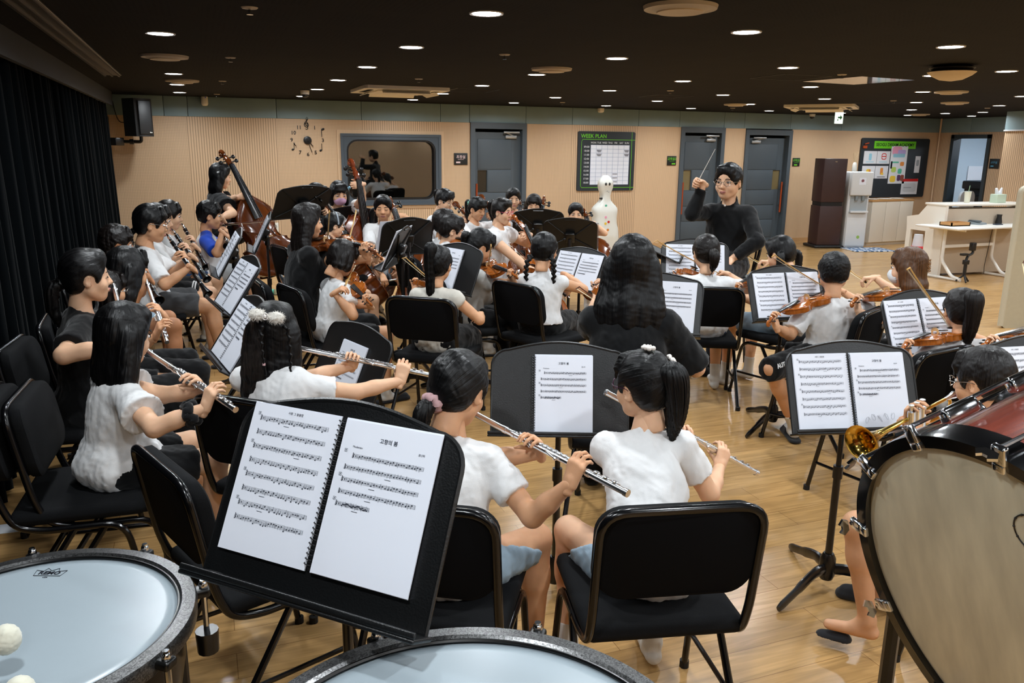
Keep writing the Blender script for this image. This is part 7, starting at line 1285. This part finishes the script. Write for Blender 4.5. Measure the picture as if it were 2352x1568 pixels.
# ------------------------------------------------------------------ drums in the foreground
HEADW = mat('drum_head', '#98a4ab', .3, noise=.03, nscale=6); GLIT = NG('glitter_rim'); tc = GLIT.n('TexCoord'); vo = GLIT.n('TexVoronoi', Scale=420.); GLIT.i(vo, 0, tc.outputs['Object']); r_ = GLIT.n('MapRange', From_Min=0., From_Max=1., To_Min=.02, To_Max=.17); GLIT.i(r_, 0, vo.outputs['Color']); GLIT.i(GLIT.b, 'Base Color', r_.outputs[0]); GLIT.b.inputs['Metallic'].default_value = .8; GLIT.b.inputs['Roughness'].default_value = .3; COPPER = mat('kettle', '#2b2622', .25, .6)
def timpani(px, D, Rr, label, logo=False):
    c = at(px, D); t = thing('timpani', label, 'timpani', loc=(c[0], c[1], 0)); z = c[2]
    m = M(); lathe(m, [(Rr-.035, z-.012), (Rr-.03, z-.0)], 96, caps=False); lathe(m, [(0.0001, z), (Rr-.03, z), (Rr-.002, z-.003), (Rr+.004, z-.014)], 96, caps=False); h = obj('drum_head', m, HEADW, t, smooth=60)
    m = M(); lathe(m, [(Rr-.004, z+.004), (Rr+.003, z+.010), (Rr+.028, z+.008), (Rr+.032, z-.0), (Rr+.030, z-.026), (Rr+.004, z-.024), (Rr-.004, z+.004)], 96, caps=False); obj('hoop', m, GLIT.m, t); m = M(); lathe(m, [(Rr+.001, z-.0), (Rr+.001, z+.006)], 96, caps=False); tube(m, [((Rr-.003)*math.cos(a), (Rr-.003)*math.sin(a), z+.002) for a in np.linspace(0, 2*PI, 96, endpoint=False)], .004, 6, closed=True); obj('inner_edge', m, BLKM, t)
    m = M(); lathe(m, [(Rr+.002, z-.02), (Rr, z-.12), (Rr*.86, z-.32), (Rr*.5, z-.46), (.08, z-.5)], 64, caps=False); obj('kettle', m, COPPER, t, smooth=60)
    for k in range(8):
        a = k*PI/4+.13; e = A_([math.cos(a), math.sin(a), 0]); p = e*(Rr+.045); m = M(); tube(m, [p+UP*(z-.13), p+UP*(z+.018)], .006, 8); lathe(m, [(.008, 0), (.009, .006), (.008, .012), (.005, .015)], 10, 0, mat4((1, 0, 0), (0, 1, 0), (0, 0, 1), p+UP*(z+.0))); obj('tension_rod', m, CHROME, t)
        m = M(); cbox(m, p-e*.012+UP*(z-.008), (.05, .03, .02), 0, .006, np.stack([e, np.cross(UP, e), UP], 1)); obj('hoop_clip', m, BLKM, t); m = M(); lathe(m, [(.022, 0), (.024, .05)], 12, 0, mat4((1, 0, 0), (0, 1, 0), (0, 0, 1), p+UP*(z-.15))); obj('lug', m, BLKM, t)
    for k in range(3): a = k*2.094+.6; m = M(); tube(m, smoothpath([((Rr+.03)*math.cos(a), (Rr+.03)*math.sin(a), z-.1), ((Rr+.02)*math.cos(a), (Rr+.02)*math.sin(a), .35), (Rr*.75*math.cos(a), Rr*.75*math.sin(a), .03)], 5), .016, 8); obj('leg', m, BLKM, t)
    if logo:
        q = onz((114, 1316), z)-A_([c[0], c[1], 0]); x = nrm(CR*A_([1, 1, 0])); y = np.cross(UP, x); T = mat4(x, y, UP, q+UP*.0006); ov = [(-.052, -.013), (.052, -.013), (.060, .012), (.03, .008), (.022, .022), (.0, .010), (-.022, .022), (-.03, .008), (-.060, .012)]; pts = [tuple(xf(T, A_([[a*.55, b*.9, 0]]))[0]) for a, b in ov]; m = M(); tube(m, pts, .0008, 4, closed=True); text(m, 'REMO', .017, mat4(x, y*1.1, UP, q+UP*.0006), bold=.03, depth_=.0003); text(m, 'USA', .006, mat4(x, y, UP, q+UP*.0006-y*.018), depth_=.0003); obj('maker_mark', m, INK, h, smooth=None)
    return c, z
timpani((62, 1442), 1.55, .275, 'timpani with printed mark at the lower left corner', True); timpani((1072, 1800), 1.10, .33, 'timpani with glitter rim at the bottom centre')
def mallet(px, D, lab, d):
    c = at(px, D); t = thing('mallet', lab, 'mallet', loc=c, group='felt timpani mallets'); f = Fd((-.05, -.05, -.05), (.05, .05, .05), .003); f.ell((0, 0, 0), (.024, .024, .027)); p_, q_ = f.net(1); p_ = p_+normals(p_, q_)*(.001*wob(p_, 90, 1))[:, None]; m = M(); m.add(p_, q_); obj('felt_head', m, mat('felt', '#d8d6c4', .95, sheen=.4), t, smooth=180); m = M(); tube(m, [(0, 0, 0), tuple(nrm(d)*.34)], .006, 8); obj('stick', m, MAPLE, t)
mallet((14, 1468), 1.40, 'felt mallet head over the left timpani', A_([-.8, -.5, .25])); mallet((45, 1590), 1.28, 'second felt mallet at the bottom left corner', A_([-.7, -.6, .2]))
# bass drum: facing the camera's left, tilted up a little
bc = A_([1.4603, .9833, .7672]); nd = A_([math.sin(4.7777)*math.cos(-.3224), math.cos(4.7777)*math.cos(-.3224), math.sin(-.3224)]); RB = .41; xd = nrm(np.cross(UP, nd)); yd = np.cross(nd, xd); TB_ = mat4(xd, yd, nd, bc); t = thing('bass_drum', 'large bass drum with black hoop at the lower right', 'bass drum', T=TB_); DEP = .40
SHELL = mat('shell_mahogany', '#6d2f22', .22, noise=.35, nscale=7, coat=.5, stretch=(9, 9, 1)); CALF = mat('calf_head', '#cfc6ac', .45, noise=.22, nscale=5, stretch=(3, .8, 1))
m = M(); lathe(m, [(.0001, 0), (RB-.03, 0), (RB-.008, -.006)], 96, caps=False); h = obj('drum_head', m, CALF, t, smooth=60); rd_ = ray((2374, 1229)); qq = CAM+rd_*(((bc-CAM)@nd)/(rd_@nd)); rx_, ry_ = float((qq-bc)@xd), float((qq-bc)@yd); m = M(); tube(m, [(rx_+.04*math.cos(a), ry_+.04*math.sin(a), .001) for a in np.linspace(0, 2*PI, 40, endpoint=False)], .0016, 5, closed=True)
for k in range(12): sphere(m, (rx_+.04*math.cos(k*PI/6), ry_+.04*math.sin(k*PI/6), .001), .0025, 0, 5)
obj('printed_ring', m, BLK, h); m = M(); disc(m, (rx_, ry_, 0), .016, (0, 0, 1), .0012, 24); obj('printed_dot', m, BLK, h)
for nm, z0_ in (('front_hoop', 0), ('rear_hoop', -DEP)): m = M(); s_ = 1 if z0_ == 0 else -1; lathe(m, [(RB-.012, z0_+.012*s_), (RB+.016, z0_+.014*s_), (RB+.018, z0_+.0*s_), (RB+.018, z0_-.045*s_), (RB-.004, z0_-.045*s_), (RB-.012, z0_+.012*s_)], 96, caps=False); obj(nm, m, mat('hoop_black', '#060607', .18, coat=.6), t)
m = M(); lathe(m, [(RB-.006, -.01), (RB-.006, -DEP+.01)], 96, caps=False); obj('shell', m, SHELL, t, smooth=60); m = M(); lathe(m, [(.0001, -DEP), (RB-.008, -DEP+.006)], 64, caps=False); obj('rear_head', m, CALF, t)
for k in range(12):
    a = k*PI/6+.4464; e = A_([math.cos(a), math.sin(a), 0]); R_ = np.stack([np.cross(A_([0, 0, 1.]), e), e, A_([0, 0, 1.])], 1); m = M(); p = e*(RB+.035); tube(m, [p+A_([0, 0, .02]), p+A_([0, 0, -DEP-.02])], .005, 8); obj('tension_rod', m, CHROME, t)
    m = M(); cbox(m, e*(RB+.020)+A_([0, 0, .012]), (.03, .04, .014), 0, .004, R_); cbox(m, e*(RB-.006)+A_([0, 0, .014]), (.028, .022, .012), 0, .005, R_); f_ = M(); prism(f_, [(-.024, .0), (-.012, .012), (-.006, .004), (.006, .004), (.012, .012), (.024, 0), (.014, -.014), (-.014, -.014)], -.003, .003); m.join(f_, 0, mat4(R_[:, 0], R_[:, 2], R_[:, 1], e*(RB+.035)+A_([0, 0, .042]))); obj('claw', m, CHROME, t)
    m = M(); cbox(m, e*(RB+.022)+A_([0, 0, -DEP*.28]), (.028, .036, .09), 0, .01, R_); obj('lug', m, CHROME, t); m = M(); cbox(m, e*(RB+.022)+A_([0, 0, -DEP*.72]), (.028, .036, .09), 0, .01, R_); obj('lug', m, CHROME, t)
t = thing('bass_drum_stand', 'black wheeled frame carrying the bass drum', 'drum stand', loc=(bc[0], bc[1], 0)); bk_ = bc-nd*DEP*.5; o_ = A_([bc[0], bc[1], 0]); xs_ = nrm(A_([xd[0], xd[1], 0])); nf = nrm(A_([nd[0], nd[1], 0]))
for sg in (-1, 1):
    m = M(); q = bk_+xs_*sg*(RB+.075)-o_; q0 = q.copy(); q0[2] = .05; tube(m, [q0, q], .02, 8); tube(m, [q, bk_+xs_*sg*(RB+.0)-o_], .014, 8); tube(m, [q0-nf*.3, q0+nf*.3], .02, 8); obj('upright', m, BLKM, t)
m = M(); q = bk_-o_; q[2] = .05; tube(m, [q-xs_*(RB+.075), q+xs_*(RB+.075)], .02, 8); obj('crossbar', m, BLKM, t)
# ------------------------------------------------------------------ chairs nobody sits on, small things on the floor
for px, z, face, lab in (((2150, 900), .62, -30, 'black padded chair under the scribbled music at the right'), ((398, 1152), .70, 48, 'empty black chair between the flutter sleeves and the largest stand'), ((4, 985), .70, 72, 'empty black chair at the left edge below the curtain'), ((975, 585), .6, 60, 'black chair turned sideways behind the lace top girl'), ((838, 500), .6, 190, 'black chair behind the stand beside the pink mask')):
    chair_at(px, z, YAW+math.radians(face), lab)
p = onz((640, 677)); t = thing('water_bottle', 'small clear water bottle with blue cap on the floor', 'bottle', T=mat4((0, 0, 1), nrm(A_([0.2, 1., 0])), -nrm(A_([1., -.2, 0])), p+UP*.035)); m = M(); lathe(m, [(.033, 0), (.034, .03), (.032, .1), (.034, .15), (.014, .19), (.013, .2)], 18); obj('bottle_body', m, mat('clear_pet', '#bcd8d2', .08, trans=.85), t, smooth=60); m = M(); lathe(m, [(.016, .2), (.016, .22)], 14); obj('cap', m, BLUE, t); m = M(); lathe(m, [(.0345, .05), (.0345, .1)], 18, caps=False); obj('wrapper', m, TEAL_, t)
p = onz((30, 1212)); m = M(); box(m, (-.06, -.05, .0005), (.06, .05, .002)); o = tag(obj('floor_card', m, PAPERW), 'white card lying on the floor by the curtain hem', 'card'); o.location = p
# ------------------------------------------------------------------ camera and view
cd = bpy.data.cameras.new('camera'); cd.sensor_width = 36.; cd.lens = 36*FPX/2352; cd.clip_start = .05; cd.clip_end = 60
co = bpy.data.objects.new('camera', cd); COL.objects.link(co); co.matrix_world = Matrix([list(CR)+[]]+[[0]*3]*2).to_4x4() if False else Matrix([[CR[i], CU[i], -CW[i], CAM[i]] for i in range(3)]+[[0, 0, 0, 1]]); C.camera = co
w = bpy.data.worlds.new('world'); C.world = w; w.use_nodes = True; w.node_tree.nodes['Background'].inputs[0].default_value = (.8, .87, 1., 1); w.node_tree.nodes['Background'].inputs[1].default_value = .05
vs = C.view_settings; vs.view_transform = 'Standard'; vs.look = 'None'; vs.exposure = EXPO; vs.gamma = 1.; vs.use_curve_mapping = False
C.cycles.max_bounces = 6; C.cycles.use_denoising = True; C.cycles.caustics_reflective = False; C.cycles.caustics_refractive = False; C.cycles.sample_clamp_indirect = 6.
# every mesh under a thing keeps its own name; numbered repeats come from Blender's suffixes
